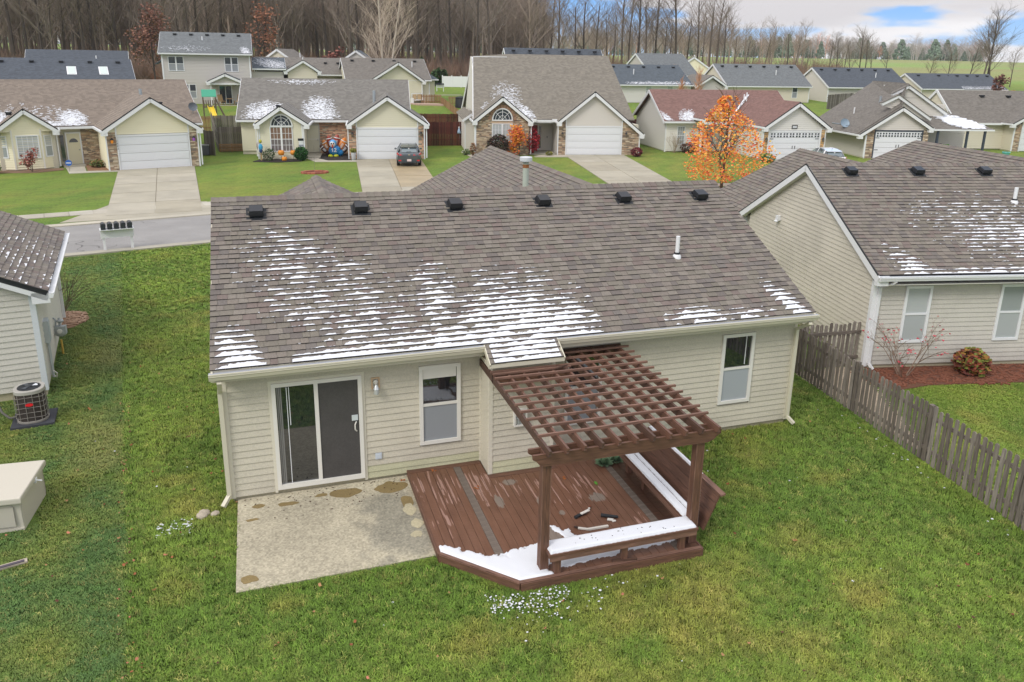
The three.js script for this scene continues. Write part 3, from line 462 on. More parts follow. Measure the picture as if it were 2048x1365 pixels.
{
  const deckUV = (g) => { const p = g.attributes.position, u = g.attributes.uv; for (let i = 0; i < p.count; i++) u.setXY(i, p.getX(i) - 2.9, p.getZ(i) + .2); return g; };
  const X0 = 3.19, X1 = 7.3, ZF = 3.8, chamfer = (x) => x < 4.2 ? mixv(2.76, 3.8, (x - X0) / (4.2 - X0)) : ZF;
  const nB = 29, bw = (X1 - X0) / nB;
  for (let i = 0; i < nB; i++) {
    const a = X0 + i * bw + .003, b = X0 + (i + 1) * bw - .003, inB = a > 4.56 && b < 6.0, z0 = inB ? .74 : .15, t = rr(-.0015, .0015);
    const pts = [[a, z0], [b, z0], [b, chamfer(b) - .02], [a, chamfer(a) - .02]];
    part(deck, 'deck_board', deckUV(plate(pts, DY - .03, DY + t)), i === 6 || i === 26 ? greyBoard : i === 27 || i === 28 ? darkBoard : deckMat, i === 6 ? 'bare grey replacement board' : undefined);
  }
  part(deck, 'wall_board', deckUV(plate([[3.19, .005], [4.6, .005], [4.6, .145], [3.19, .145]], DY - .03, DY + .003)), Mt.brown); part(deck, 'wall_board', deckUV(plate([[4.6, .605], [5.98, .605], [5.98, .735], [4.6, .735]], DY - .03, DY + .003)), Mt.brown);
  part(deck, 'wall_board', plate([[5.99, .01], [7.28, .01], [7.28, .145], [5.99, .145]], DY - .03, DY + .003), Mt.brown);
  const fas = (p, q, m = Mt.brown, lab) => part(deck, 'fascia_board', bar([p[0], .1, p[1]], [q[0], .1, q[1]], .03, .15), m);
  fas([X0 - .01, .02], [X0 - .01, 2.76]); fas([X0 - .01, 2.77], [4.19, 3.82]); fas([4.2, 3.83], [X1 + .01, 3.83]); fas([X1 + .015, 3.82], [X1 + .015, .1]);
  part(deck, 'edge_board', bar([X0 + .02, DY + .004, 2.74], [4.2, DY + .004, 3.78], .07, .012), Mt.brownEdge); part(deck, 'edge_board', bar([4.2, DY + .004, 3.785], [X1, DY + .004, 3.785], .08, .012), Mt.brownEdge);
  for (const [x, z] of [[4.28, 3.72], [5.0, 3.72], [6.3, 3.72], [7.2, 3.72], [3.4, 2.7]]) part(deck, 'support_block', bx(x - .05, -.1, z - .05, x + .05, .1, z + .05, 1), greyBoard);
}
// snow lying on the deck corner and under the bench
{
  const inPoly = (p, x, z) => { let c = false; for (let i = 0, j = p.length - 1; i < p.length; j = i++) if ((p[i][1] > z) !== (p[j][1] > z) && x < (p[j][0] - p[i][0]) * (z - p[i][1]) / (p[j][1] - p[i][1]) + p[i][0]) c = !c; return c; };
  const distEdge = (p, x, z) => { let d = 9; for (let i = 0, j = p.length - 1; i < p.length; j = i++) { const ax = p[j][0], az = p[j][1], vx = p[i][0] - ax, vz = p[i][1] - az, t = clamp(((x - ax) * vx + (z - az) * vz) / (vx * vx + vz * vz), 0, 1); d = Math.min(d, Math.hypot(x - ax - vx * t, z - az - vz * t)); } return inPoly(p, x, z) ? d : -d; };
  const patch = (poly, y, thick, soft, hard) => { // hard(x,z): distance to a clean board edge
    const xs = poly.map((p) => p[0]), zs = poly.map((p) => p[1]), x0 = Math.min(...xs) - .1, x1 = Math.max(...xs) + .1, z0 = Math.min(...zs) - .1, z1 = Math.max(...zs) + .1, st = .02, nx = Math.ceil((x1 - x0) / st), nz = Math.ceil((z1 - z0) / st), pos = [], idx = [], Hh = [];
    for (let j = 0; j <= nz; j++) for (let i = 0; i <= nx; i++) { const x = x0 + i * st, z = z0 + j * st, d = Math.min(distEdge(poly, x, z) + soft * (fbm(x * 9, z * 5, 3) - .5) + .05 * (fbm(x * 40, z * 40, 2) - .5), hard ? hard(x, z) : 9); Hh.push(d); pos.push(x, y + thick * sstep(-.005, .05, d) * (.8 + .4 * fbm(x * 6, z * 6, 3)) - .012 * (1 - sstep(-.02, .01, d)), z); }
    for (let j = 0; j < nz; j++) for (let i = 0; i < nx; i++) { const a = j * (nx + 1) + i; if (Math.max(Hh[a], Hh[a + 1], Hh[a + nx + 1], Hh[a + nx + 2]) < 0) continue; idx.push(a, a + nx + 1, a + 1, a + 1, a + nx + 1, a + nx + 2); }
    const g = new THREE.BufferGeometry(); g.setAttribute('position', new THREE.Float32BufferAttribute(pos, 3)); g.setIndex(idx); g.computeVertexNormals(); return g; };
  const edge = (x, z) => Math.min((4.19 - x) * .717 * 0 + 9, x < 4.2 ? (mixv(2.7, 3.74, (x - 3.19) / 1.01) - z) * .69 : 9, 3.76 - z, x - 3.22);
  const corner = patch([[3.15, 2.6], [3.4, 2.58], [3.62, 2.8], [3.95, 3.06], [4.1, 3.1], [4.35, 2.98], [4.85, 2.96], [4.86, 3.3], [4.78, 3.85], [4.2, 3.9], [3.2, 2.85]], DY, .03, .28, edge);
  solo('deck_snow', corner, Mt.snow, 'patch of snow on the cut corner of the deck by the left pergola post', 'snow', null, 'stuff');
  const under = patch([[4.85, 3.3], [7.0, 3.28], [7.0, 3.5], [4.85, 3.62]], DY, .016, .16); const bit = patch([[5.12, 2.55], [5.3, 2.6], [5.5, 2.95], [5.3, 3.05]], DY, .014, .3);
  solo('deck_snow', join([under, bit]), Mt.snow, 'strip of melting snow on the deck boards under the front bench', 'snow', null, 'stuff');
  const specks = []; for (let i = 0; i < 260; i++) { const k = rnd(), x = 4.15 + rr(-.5, .75) + (k > .8 ? rr(0, 1.6) : 0), z = 4.05 + rr(-.12, .3) + (k > .7 ? rr(0, .5) : 0) - .25 * Math.abs(x - 4.3), r = rr(.004, .013); specks.push(ball(x, .05 + r, z, r * rr(1, 2.2), r * .6, r * rr(1, 2), 5, 4)); }
  solo('snow_crumbs', join(specks), Mt.snow, 'crumbs of fallen snow in the grass at the deck corner', 'snow', null, 'stuff');
}
// ---------------------------------------------------------------- benches
const SB = .55;
{
  const b = thing('bench', 'backless brown bench along the front edge of the deck, covered with snow', 'bench', [0, 0, 0], 0, 'deck benches');
  for (const [z0, z1] of [[3.45, 3.62], [3.63, 3.8]]) part(b, 'seat_board', bx(4.66, SB - .04, z0, 7.22, SB, z1), Mt.brown);
  part(b, 'apron', bx(4.68, SB - .13, 3.76, 7.2, SB - .04, 3.79), Mt.brownEdge);
  for (const x of [4.82, 5.95, 6.97]) part(b, 'leg', bx(x - .05, DY, 3.68, x + .05, SB - .045, 3.757, 1), Mt.brown);
  for (const x of [4.82, 5.95, 6.97]) part(b, 'seat_bearer', bx(x - .03, SB - .12, 3.47, x + .03, SB - .043, 3.68, 2), Mt.brown);
  part(b, 'brace', bar([5.75, DY + .02, 3.72], [6.15, DY + .02, 3.78], .05, .04), Mt.brownDark);
  const s = thing('bench', 'brown bench with leaning board back along the right deck edge', 'bench', [0, 0, 0], 0, 'deck benches');
  for (const [x0, x1] of [[7.13, 7.3], [7.32, 7.42]]) part(s, 'seat_board', bx(x0, SB - .04, 1.0, x1, SB, 3.44, 2), Mt.brown);
  part(s, 'apron', bx(7.12, SB - .13, 1.0, 7.15, SB - .04, 3.44, 2), Mt.brownEdge);
  for (const z of [1.25, 1.9, 3.2]) part(s, 'leg', bx(7.2, DY, z - .05, 7.3, SB - .04, z + .05, 1), Mt.brown);
  for (let i = 0; i < 4; i++) { const a = i / 4, c = (i + 1) / 4, P = (t, z) => [mixv(7.47, 7.73, t), mixv(.31, .93, t), z]; part(s, 'back_board', bar(lerp3(P(a, 1.05), P(c, 1.05), .5), lerp3(P(a, 3.56), P(c, 3.56), .5), .03, len3(sub3(P(c, 0), P(a, 0))) - .006, [.386, .922, 0]), Mt.brown); }
  part(s, 'top_cap', bar([7.75, .95, 1.05], [7.75, .95, 3.62], .09, .03, [-.2, 1, 0]), Mt.brownEdge);
  for (const z of [1.3, 2.3, 3.3]) part(s, 'back_post', bar([7.49, .2, z], [7.78, .92, z], .05, .06), Mt.brownDark);
  const pad = (x0, x1, z0, z1, y, h, sd, nx, nz) => { const pos = [], idx = []; for (let j = 0; j <= nz; j++) for (let i = 0; i <= nx; i++) { const fx = i / nx, fz = j / nz, ex = Math.min(fx, 1 - fx) * (x1 - x0), ez = Math.min(fz, 1 - fz) * (z1 - z0), d = Math.min(ex, ez), x = mixv(x0, x1, fx), z = mixv(z0, z1, fz); const on = (d <= 0); pos.push(x + (on ? .012 * (noise2(x * 30, z * 30 + sd) - .5) : 0), y + (on ? -.004 : h * (.72 + .28 * sstep(0, .05, d)) + .006 * (fbm(x * 7, z * 7 + sd, 2) - .5)), z + (on ? .012 * (noise2(x * 30 + 5, z * 30) - .5) : 0)); } for (let j = 0; j < nz; j++) for (let i = 0; i < nx; i++) { const a = j * (nx + 1) + i; idx.push(a, a + nx + 1, a + 1, a + 1, a + nx + 1, a + nx + 2); } const g = new THREE.BufferGeometry(); g.setAttribute('position', new THREE.Float32BufferAttribute(pos, 3)); g.setIndex(idx); g.computeVertexNormals(); return g; };
  solo('bench_snow', pad(4.69, 7.2, 3.46, 3.775, SB, .045, 3, 150, 22), Mt.snow, 'even layer of snow on the front bench seat', 'snow', 'snow on the bench seats');
  solo('bench_snow', join([pad(7.14, 7.31, 1.02, 3.43, SB, .035, 9, 12, 120), pad(7.325, 7.415, 1.02, 3.42, SB, .03, 19, 8, 120)]), Mt.snow, 'layer of snow on the side bench seat', 'snow', 'snow on the bench seats');
  solo('bench_snow', pad(7.715, 7.79, 1.05, 2.95, .963, .02, 29, 6, 90), Mt.snow, 'thin snow line on the top cap of the side bench back', 'snow');
  const dots = []; for (let i = 0; i < 26; i++) { const x = rr(5.0, 7.1), z = rr(3.5, 3.74); dots.push(ball(x, SB + .046, z, rr(.005, .013), .005, rr(.005, .012), 5, 4)); } solo('bench_litter', join(dots), mat('#2b2420', 1), 'dark seed specks on the snow of the front bench', 'leaf litter', null, 'stuff');
}
// ---------------------------------------------------------------- pergola
{
  const p = thing('pergola', 'brown wooden pergola with open slat roof between the house wall and two posts', 'pergola');
  for (const x of [4.645, 7.235]) { const g = sub(p, 'post', [x, 0, 3.56]); part(g, 'shaft', bx(-.065, DY, -.065, .065, 2.2, .065, 1), Mt.brown); part(g, 'shaft_edge', join([[-1, -1], [1, -1], [1, 1], [-1, 1]].map(([a, b]) => bx(a * .064 - .006, DY, b * .064 - .006, a * .064 + .006, 1.98, b * .064 + .006, 1))), Mt.brownEdge); }
  for (const z of [3.46, 3.66]) part(p, 'beam', plateXY([[4.4, 2.2], [4.4, 2.13], [4.45, 2.1], [4.5, 2.04], [4.58, 2.0], [7.34, 2.0], [7.43, 2.04], [7.49, 2.1], [7.55, 2.13], [7.55, 2.2]], z - .02, z + .02), Mt.brown);
  const nR = 11, rx = (i) => 4.62 + i * (7.43 - 4.62) / (nR - 1);
  for (let i = 0; i < nR; i++) { const x = rx(i), z0 = i === 0 ? .02 : x < 6.03 ? .93 : .02, dz = rr(-.015, .015);
    const prof = [[z0, 2.17], [z0, 2.31], [3.8 + dz, 2.31], [3.8 + dz, 2.27], [3.775 + dz, 2.25], [3.785 + dz, 2.225], [3.75 + dz, 2.2], [3.72 + dz, 2.175], [3.6, 2.17]];
    const g = plateXY(prof, -.02, .02); const m4 = new THREE.Matrix4().makeBasis(new THREE.Vector3(0, 0, 1), new THREE.Vector3(0, 1, 0), new THREE.Vector3(-1, 0, 0)); g.applyMatrix4(m4); g.translate(x, 0, 0); part(p, 'rafter', g, i % 3 ? Mt.brown : Mt.brownDark); }
  part(p, 'header_board', bx(4.6, 2.16, .87, 6.04, 2.31, .91), Mt.brown, 'split header board under the projecting roof'); part(p, 'header_board', bx(4.6, 2.32, .89, 6.1, 2.355, .93), Mt.brownEdge); part(p, 'ledger', bx(6.03, 2.14, .02, 7.52, 2.33, .06), Mt.brownDark);
  for (let k = 0; k < 12; k++) { const z = 3.345 - k * .2825, x0 = k < 10 ? 4.59 : k === 10 ? 6.03 : 6.03, x1 = 7.5 + k * .009, n = 7, l = []; let prev = null;
    for (let i = 0; i <= n; i++) { const t = i / n, q = [mixv(x0, x1, t), 2.335 + .012 * (noise2(t * 5 + k * 7, k) - .5) - (k === 9 && t > .3 && t < .42 ? .03 : 0), z + .022 * (noise2(t * 4 + k * 3, k * 5 + 9) - .5)]; if (prev) l.push(bar(prev, q, .036, .04)); prev = q; }
    part(p, 'slat', join(l), Mt.brownEdge); }
  part(p, 'broken_splinter', join([bar([5.85, 2.36, .86], [6.05, 2.3, .98], .05, .02), bar([5.8, 2.34, .95], [6.02, 2.38, .92], .02, .025), bar([5.9, 2.3, .99], [6.08, 2.33, 1.02], .018, .02)]), Mt.brownDark, 'splintered end of a rotten slat');
  const ch = []; for (let i = 0; i < 26; i++) { const g = new THREE.TorusGeometry(.014, .004, 5, 8); g.scale(.7, 1.25, 1); if (i % 2) g.rotateY(Math.PI / 2); g.translate(7.33, .5 + i * .024, 3.58); ch.push(fin(g)); } solo('rain_chain', join(ch), Mt.steel, 'thin metal chain hanging beside the right pergola post', 'chain');
  const hookG = join([rod([7.3, 1.16, 3.57], [7.33, 1.13, 3.58], .005, .005), rod([7.33, 1.13, 3.58], [7.33, 1.1, 3.58], .005, .005)]); part(p, 'chain_hook', hookG, Mt.steel);
  const wc = sub(p, 'hanging_ornament', [6.05, 0, 2.2]); part(wc, 'cord', rod([0, 2.3, 0], [0, 1.98, 0], .006, .006), Mt.brownDark); part(wc, 'bell', lathe([[.01, 1.98], [.03, 1.97], [.09, 1.9], [.1, 1.88], [0, 1.9]], 8), Mt.brownDark);
}
// small things lying on the deck
{
  const d1 = thing('debris', 'longest broken black and white plastic piece on the deck boards', 'debris', [5.82, DY, 2.35], .5, 'broken pieces on the deck'); part(d1, 'tube', join([rod([-.2, .03, 0], [.06, .03, .02], .03, .026, 8), rod([.06, .03, .02], [.22, .035, -.01], .018, .012, 6)]), Mt.blackRough); part(d1, 'pale_cover', join([bar([-.08, .06, .03], [.12, .055, .05], .05, .015), ball(.18, .03, 0, .04, .02, .02, 8, 6)]), mat('#d7d3cb', .5)); part(d1, 'torn_end', bar([.15, .03, 0], [.27, .03, -.04], .03, .02), mat('#7a4a36', .9));
  const d2 = thing('debris', 'short dark broken piece with white shards nearest the side bench', 'debris', [6.23, DY, 2.56], -.4, 'broken pieces on the deck'); part(d2, 'tube', join([rod([-.14, .03, 0], [.12, .03, .02], .032, .024, 8), ball(.13, .03, .02, .03, .025, .03, 8, 6)]), Mt.blackRough); part(d2, 'shard', join([bar([-.03, .015, .09], [.07, .02, .11], .06, .014), bar([.05, .012, .14], [.11, .02, .12], .04, .012)]), mat('#d9d6cf', .5));
  const d3 = thing('debris', 'white bent stick piece just behind the front bench snow', 'debris', [5.75, DY, 2.82], .1, 'broken pieces on the deck'); part(d3, 'stick', join([bar([-.16, .02, -.1], [-.02, .02, .0], .035, .025), bar([-.02, .02, 0], [.34, .02, .04], .04, .03)]), mat('#d5d1c8', .5)); part(d3, 'dark_tip', bar([-.2, .02, -.16], [-.15, .022, -.09], .03, .02), mat('#3a2b25', .8));
  const lf = new THREE.CircleGeometry(.05, 8); lf.scale(.6, 1, 1); lf.rotateX(-Math.PI / 2 + .15); lf.translate(6.46, DY + .012, 1.47); solo('green_leaf', join([fin(lf), bar([6.46, DY + .01, 1.52], [6.47, DY + .012, 1.56], .006, .004)]), mat('#4f8a2c', .6, { side: THREE.DoubleSide }), 'single green leaf lying on the deck', 'leaf');
  const leafM = mat('#9a5a2c', .9, { side: THREE.DoubleSide });
  for (const [x, z, lab] of [[3.66, .2, 'curled orange leaf on the deck by the house wall'], [3.05, .2, 'brown leaf clump at the back corner where patio meets deck'], [4.28, 1.02, 'small tan leaf fleck in the middle of the deck'], [5.95, 1.15, 'curled tan leaf on the boards under the pergola']]) { const l = []; for (let i = 0; i < 3; i++) { const g = new THREE.PlaneGeometry(.05, .03, 2, 1); const p = g.attributes.position; for (let k = 0; k < p.count; k++) p.setZ(k, Math.abs(p.getX(k)) * .5); g.rotateX(-Math.PI / 2 + rr(-.4, .4)); g.rotateY(rr(0, 6)); g.translate(x + rr(-.04, .04), (x < 3.18 ? .075 : DY + .012) + .004 * i, z + rr(-.04, .04)); l.push(fin(g)); } solo('dead_leaf', join(l), leafM, lab, 'leaf', 'dead leaves on the deck'); }
  // two grey-green plants rooted at the deck edge
  const plantGeo = (n, r, h, sd) => { const q = mulberry(sd), l = []; for (let i = 0; i < n; i++) { const a = q() * 6.28, el = .25 + q() * 1.1, L = r * (.5 + q() * .6), w = .018 + q() * .014, d = [Math.cos(a) * Math.cos(el), Math.sin(el) * h / r, Math.sin(a) * Math.cos(el)], s = [-Math.sin(a) * w, 0, Math.cos(a) * w], o = mul3(d, L * .35), t = mul3(d, L), m = lerp3(o, t, .55), pos = [...o, ...add3(m, s), ...t, ...o, ...t, ...sub3(m, s)]; const g = new THREE.BufferGeometry(); g.setAttribute('position', new THREE.Float32BufferAttribute(pos, 3)); g.computeVertexNormals(); l.push(fin(g)); } return join(l); };
  const pm = mat('#7c9a78', .8, { side: THREE.DoubleSide });
  for (const [x, z, r, lab, sd] of [[6.9, .86, .2, 'rounder grey green plant on the deck under the pergola', 5], [7.18, .82, .17, 'smaller grey green plant beside the side bench', 9]]) { const g = thing('plant', lab, 'plant', [x, DY, z], 0, 'plants on the deck'); part(g, 'foliage', plantGeo(260, r, r * .9, sd), pm); part(g, 'stem', join([rod([0, -.02, 0], [.02, .08, .01], .008, .004), rod([0, 0, 0], [-.03, .08, .02], .007, .004)]), mat('#5c6b4c', .9)); }
}
// ---------------------------------------------------------------- right neighbour: same plan, turned along the curving street
const RH = thing('house', 'grey beige vinyl sided house with white trim behind the picket fence', 'house', [15.72, 0, -2.12], -.1948);
const sidingR = mat('#c9c5bb', .55, { map: T.mottle }), sidingRg = mat('#d0cabb', .55, { map: T.mottle });
{
  const H = RH, L = 12.2, ye = 2.7, yr = 4.93, we = .39, wr = -3.95, ov = .16;
  const toW = (p) => { const c = Math.cos(-.1948), s = Math.sin(-.1948); return [15.72 + p[0] * c + p[2] * s, p[1], -2.12 - p[0] * s + p[2] * c]; };
  part(H, 'foundation', bx(.03, -.3, -7.85, L, .14, -.03), Mt.foundation); part(H, 'wall_core', bx(.02, .12, -7.86, L, 2.5, -.02), Mt.soffit);
  part(H, 'gable_core', plateXY([[-7.86, 2.45], [-.02, 2.45], [-3.94, 4.72]], -.05, -.02).rotateY(-Math.PI / 2).translate(0, 0, 0).applyMatrix4(new THREE.Matrix4().makeScale(1, 1, 1)), Mt.soffit);
  const wins = [[.88, .74, .74, 1.56], [3.56, .74, .74, 1.56], [6.4, .74, .74, 1.56]];
  sidingParts(H, planks([.08, 0], [L, 0], .14, 2.45, { cut: wins.map(([u, y, w, h]) => [u - .08, u + w - .08, y, y + h + .02]) }), sidingR);
  sidingParts(H, planks([0, -7.85], [0, -.08], .14, 2.72, { gab: [3.9, 4.84] }), sidingRg);
  part(H, 'corner_post', bx(-.02, .1, -.08, .1, 2.45, .03, 1), Mt.white);
  for (const [u, y, w, h] of wins) windowUnit(H, [u, y, 0], 0, w, h, { up: u > 3 ? Mt.blindGrey : Mt.blind, lo: mat([.4, .43, .43], .5) });
  const sl = Math.hypot(yr - ye, we - wr), S = [0, (yr - ye) / sl, (wr - we) / sl], N = [0, -S[2], S[1]], low = (p) => sub3(p, mul3(N, .012));
  part(H, 'roof_deck', slab([[-ov, ye, we], [L + .1, ye, we], [L + .1, yr, wr], [-ov, yr, wr]].map(low), .1), Mt.blackRough);
  shingles(H, [0, ye, we], [1, 0, 0], S, N, sl, 34, () => [-ov, L + .1], 220, 51, toW); caps(H, [-ov, yr + .012, wr], [L + .1, yr + .012, wr], .15, .075, 52);
  const rb = mat('#7d746e', .95, { map: T.farRoof, bumpMap: T.farBump, bumpScale: .01 });
  part(H, 'front_roof_slope', slab([[L + .1, ye - .15, 2 * wr - we - .3], [-ov, ye - .15, 2 * wr - we - .3], [-ov, yr, wr], [L + .1, yr, wr]], .1), rb);
  parts(H, 'rake_board', ([bar([-ov - .012, ye - .13, we + .02], [-ov - .012, yr - .1, wr], .03, .2), bar([-ov - .012, yr - .1, wr], [-ov - .012, ye - .26, 2 * wr - we - .3], .03, .2), bx(-ov - .02, 2.42, .26, .12, 2.68, .4), bx(-ov - .03, 2.28, -8.72, .1, 2.56, -8.3)]), Mt.white);
  parts(H, 'drip_edge', ([bar([-ov - .02, ye - .005, we], [-ov - .02, yr - .005 + .01, wr], .02, .035), bar([-ov - .02, yr, wr], [-ov - .02, ye - .15, 2 * wr - we - .3], .02, .035)]), Mt.black);
  parts(H, 'soffit', ([bx(0, 2.43, -.02, L, 2.45, .39), bar([-.08, ye - .2, we], [-.08, yr - .2, wr], .16, .02), bar([-.08, yr - .2, wr], [-.08, ye - .35, 2 * wr - we - .3], .16, .02)]), Mt.whiteWarm);
  gutter(H, [-ov, 2.66, we], [L + .1, 2.66, we], Mt.white, mat('#bfc4ca', .5)); downspout(H, [[.3, 2.54, .44], [.24, 2.44, .34], [.14, 2.3, .06], [.12, .2, .06], [.2, .06, .16]], Mt.white);
  for (const u of [1.0, 3.1, 5.25, 7.4]) boxVent(H, [u, 4.72, -3.52], S, N, .72); ventPipe(H, [5.35, 4.06, -2.25], .42, .05);
  const dv = sub(H, 'dryer_vent', [-.02, 2.9, -5.6]); part(dv, 'hood', join([bx(-.1, 0, -.08, 0, .16, .08), bar([-.14, -.04, 0], [0, .05, 0], .15, .03)]), Mt.white);
  // front wings showing over the ridge
  const sw = Math.hypot(3.3, 2.0);
  shingles(H, [-.1, 2.6, -12.0], [0, 0, 1], unit3([3.3, 2.0, 0]), unit3([-2.0, 3.3, 0]), sw, 26, (s) => [s / sw * .9, mixv(3.7, 6.5, s / sw)], 0, 61);
  parts(H, 'wing_roof', ([slab([[-.1, 2.58, -12], [-.1, 2.58, -8.3], [3.2, 4.58, -5.5], [3.2, 4.58, -11.1]], .1), slab([[6.5, 2.58, -5.5], [6.5, 2.58, -12], [3.2, 4.58, -11.1], [3.2, 4.58, -5.5]], .1)]), rb); caps(H, [3.2, 4.62, -11.1], [3.2, 4.62, -6.2], .14, .08, 63);
  part(H, 'wing_wall', join([bx(.1, 0, -11.6, 6.3, 2.55, -7.8), bx(7, 0, -12.5, 12, 2.6, -7.8)]), sidingR); gutter(H, [-.12, 2.52, -12], [-.12, 2.52, -8.6], Mt.white); 
  shingles(H, [5.0, 2.75, -13.5], [0, 0, 1], unit3([3.9, 2.05, 0]), unit3([-2.05, 3.9, 0]), Math.hypot(3.9, 2.05), 27, (s) => [s / 4.4 * 1.0, 9], 0, 65);
  parts(H, 'wing_roof', ([slab([[5.0, 2.73, -13.5], [5, 2.73, -4.5], [8.9, 4.78, -4.5], [8.9, 4.78, -12.4]], .1), slab([[12.8, 2.73, -4.5], [12.8, 2.73, -13.5], [8.9, 4.78, -12.4], [8.9, 4.78, -4.5]], .1)]), rb); caps(H, [8.9, 4.82, -12.4], [8.9, 4.82, -5.4], .14, .08, 66);
  { const fl = sub(H, 'flue_pipe', [10.2, 4.05, -7]); part(fl, 'pipe', rod([0, -.5, 0], [0, .75, 0], .1, .1, 14), Mt.galv); part(fl, 'rain_cap', lathe([[.1, .72], [.2, .74], [.2, .86], [0, .88]]), Mt.galv); }
  // roof snow
  const e = sl / 34, snowG = snowSheet([0, ye, we], [1, 0, 0], S, N, -.05, 8.5, sl * .86, e, (u, s) => { let c = 0; const b = blob(u, s, 4.5, 1.6, 2.6, 1.9, .5); if (b > -.05) c = .12 + .62 * b; if (s < .22 && u > .5) c = Math.max(c, .8 - s * 1.2); const b2 = blob(u, s, .9, .3, .5, 1.0, .35); if (b2 > 0) c = Math.max(c, .15 + b2 * .9); return c; }, 71, .03);
  const sg = snowG; sg.rotateY(-.1948); sg.translate(15.72, 0, -2.12); solo('roof_snow', sg, Mt.snow, 'thin snow streaks on the brown roof of the right neighbour house', 'snow', null, 'stuff');
}
// ---------------------------------------------------------------- left neighbour: gable end towards the camera
const LH = thing('house', 'pale vinyl sided gable end of the left neighbour house, cut by the picture edge', 'house', [-4.22, 0, -6.08], .1466);
{
  const H = LH, wl = mat('#cfccc2', .55, { map: T.mottle }), Wd = 8.2, toW = (p) => { const c = Math.cos(.1466), s = Math.sin(.1466); return [-4.22 + p[0] * c + p[2] * s, p[1], -6.08 - p[0] * s + p[2] * c]; };
  part(H, 'foundation', bx(-Wd, -.3, -6.3, -.03, .2, -.03), Mt.foundation); part(H, 'wall_core', bx(-Wd, .18, -6.3, -.02, 2.62, -.02), Mt.soffit); part(H, 'gable_core', plateXY([[-Wd, 2.55], [-.02, 2.55], [-Wd / 2, 4.5]], -.06, -.02), Mt.soffit);
  sidingParts(H, planks([-Wd, 0], [-.08, 0], .2, 2.6, { gab: [Wd / 2, 4.6], e: .137 }), wl); sidingParts(H, planks([0, 0 - .05], [0, -6.3], .2, 2.55, { e: .137 }), wl);
  part(H, 'corner_post', bx(-.1, .14, -.1, .02, 2.62, .03, 1), mat('#cdd3d8', .5));
  const ye = 2.58, yr = 4.72, ur = -4.1, ue = .32, sl = Math.hypot(yr - ye, ue - ur), S = [(ur - ue) / sl, (yr - ye) / sl, 0], N = [S[1], -S[0], 0];
  parts(H, 'roof_deck', ([slab([[ue, ye, .22], [ue, ye, -6.6], [ur, yr, -6.6], [ur, yr, .22]].map((p) => sub3(p, mul3(N, .012))), .1), slab([[2 * ur - ue, ye, -6.6], [2 * ur - ue, ye, .22], [ur, yr, .22], [ur, yr, -6.6]], .1)]), Mt.blackRough);
  shingles(H, [ue, ye, .22], [0, 0, -1], S, N, sl, 34, () => [0, 6.8], 160, 81, toW); caps(H, [ur, yr + .012, .22], [ur, yr + .012, -6.6], .15, .075, 82);
  parts(H, 'rake_board', ([bar([ue, ye - .14, .2], [ur, yr - .13, .2], .03, .2), bx(-.02, 2.3, .1, .34, 2.56, .215)]), Mt.white); part(H, 'drip_edge', bar([ue, ye - .02, .225], [ur, yr - .02, .225], .02, .04), Mt.black); part(H, 'soffit', bx(0, 2.38, -6.3, .3, 2.4, .1), Mt.white);
  gutter(H, [ue, 2.52, .24], [ue, 2.52, -6.6], Mt.white, mat('#d5d8da', .5)); downspout(H, [[.36, 2.42, -5.6], [.06, 2.2, -5.6], [.06, .2, -5.6]], Mt.white);
  const eb = sub(H, 'electric_box', [.0, 1.05, -.85]); part(eb, 'cabinet', bx(.0, 0, -.16, .12, .55, .16), mat('#b4bcc0', .45)); part(eb, 'door_panel', bx(.12, .03, -.14, .13, .52, .14), mat('#a9b2b7', .45)); parts(eb, 'conduit', ([rod([.06, 0, -.05], [.06, -.95, -.05], .03, .03, 8), rod([.06, 0, .08], [.06, -.9, .08], .018, .018, 8)]), mat('#aeb5b8', .5)); part(eb, 'cable_loop', pipeAlong([[.08, -.72, .1], [.16, -.78, .16], [.14, -.9, .12], [.08, -.85, .08]], .012), mat('#dcd8d2', .5));
  const snowG = snowSheet([ue, ye, .22], [0, 0, -1], S, N, 0, 6.7, sl * .5, sl / 34, (u, s) => .05 + .22 * blob(u, s, 2, .8, 2.5, .9), 91, .04); snowG.rotateY(.1466); snowG.translate(-4.22, 0, -6.08); solo('roof_snow', snowG, Mt.snow, 'faint snow traces on the left neighbour roof', 'snow', null, 'stuff');
}
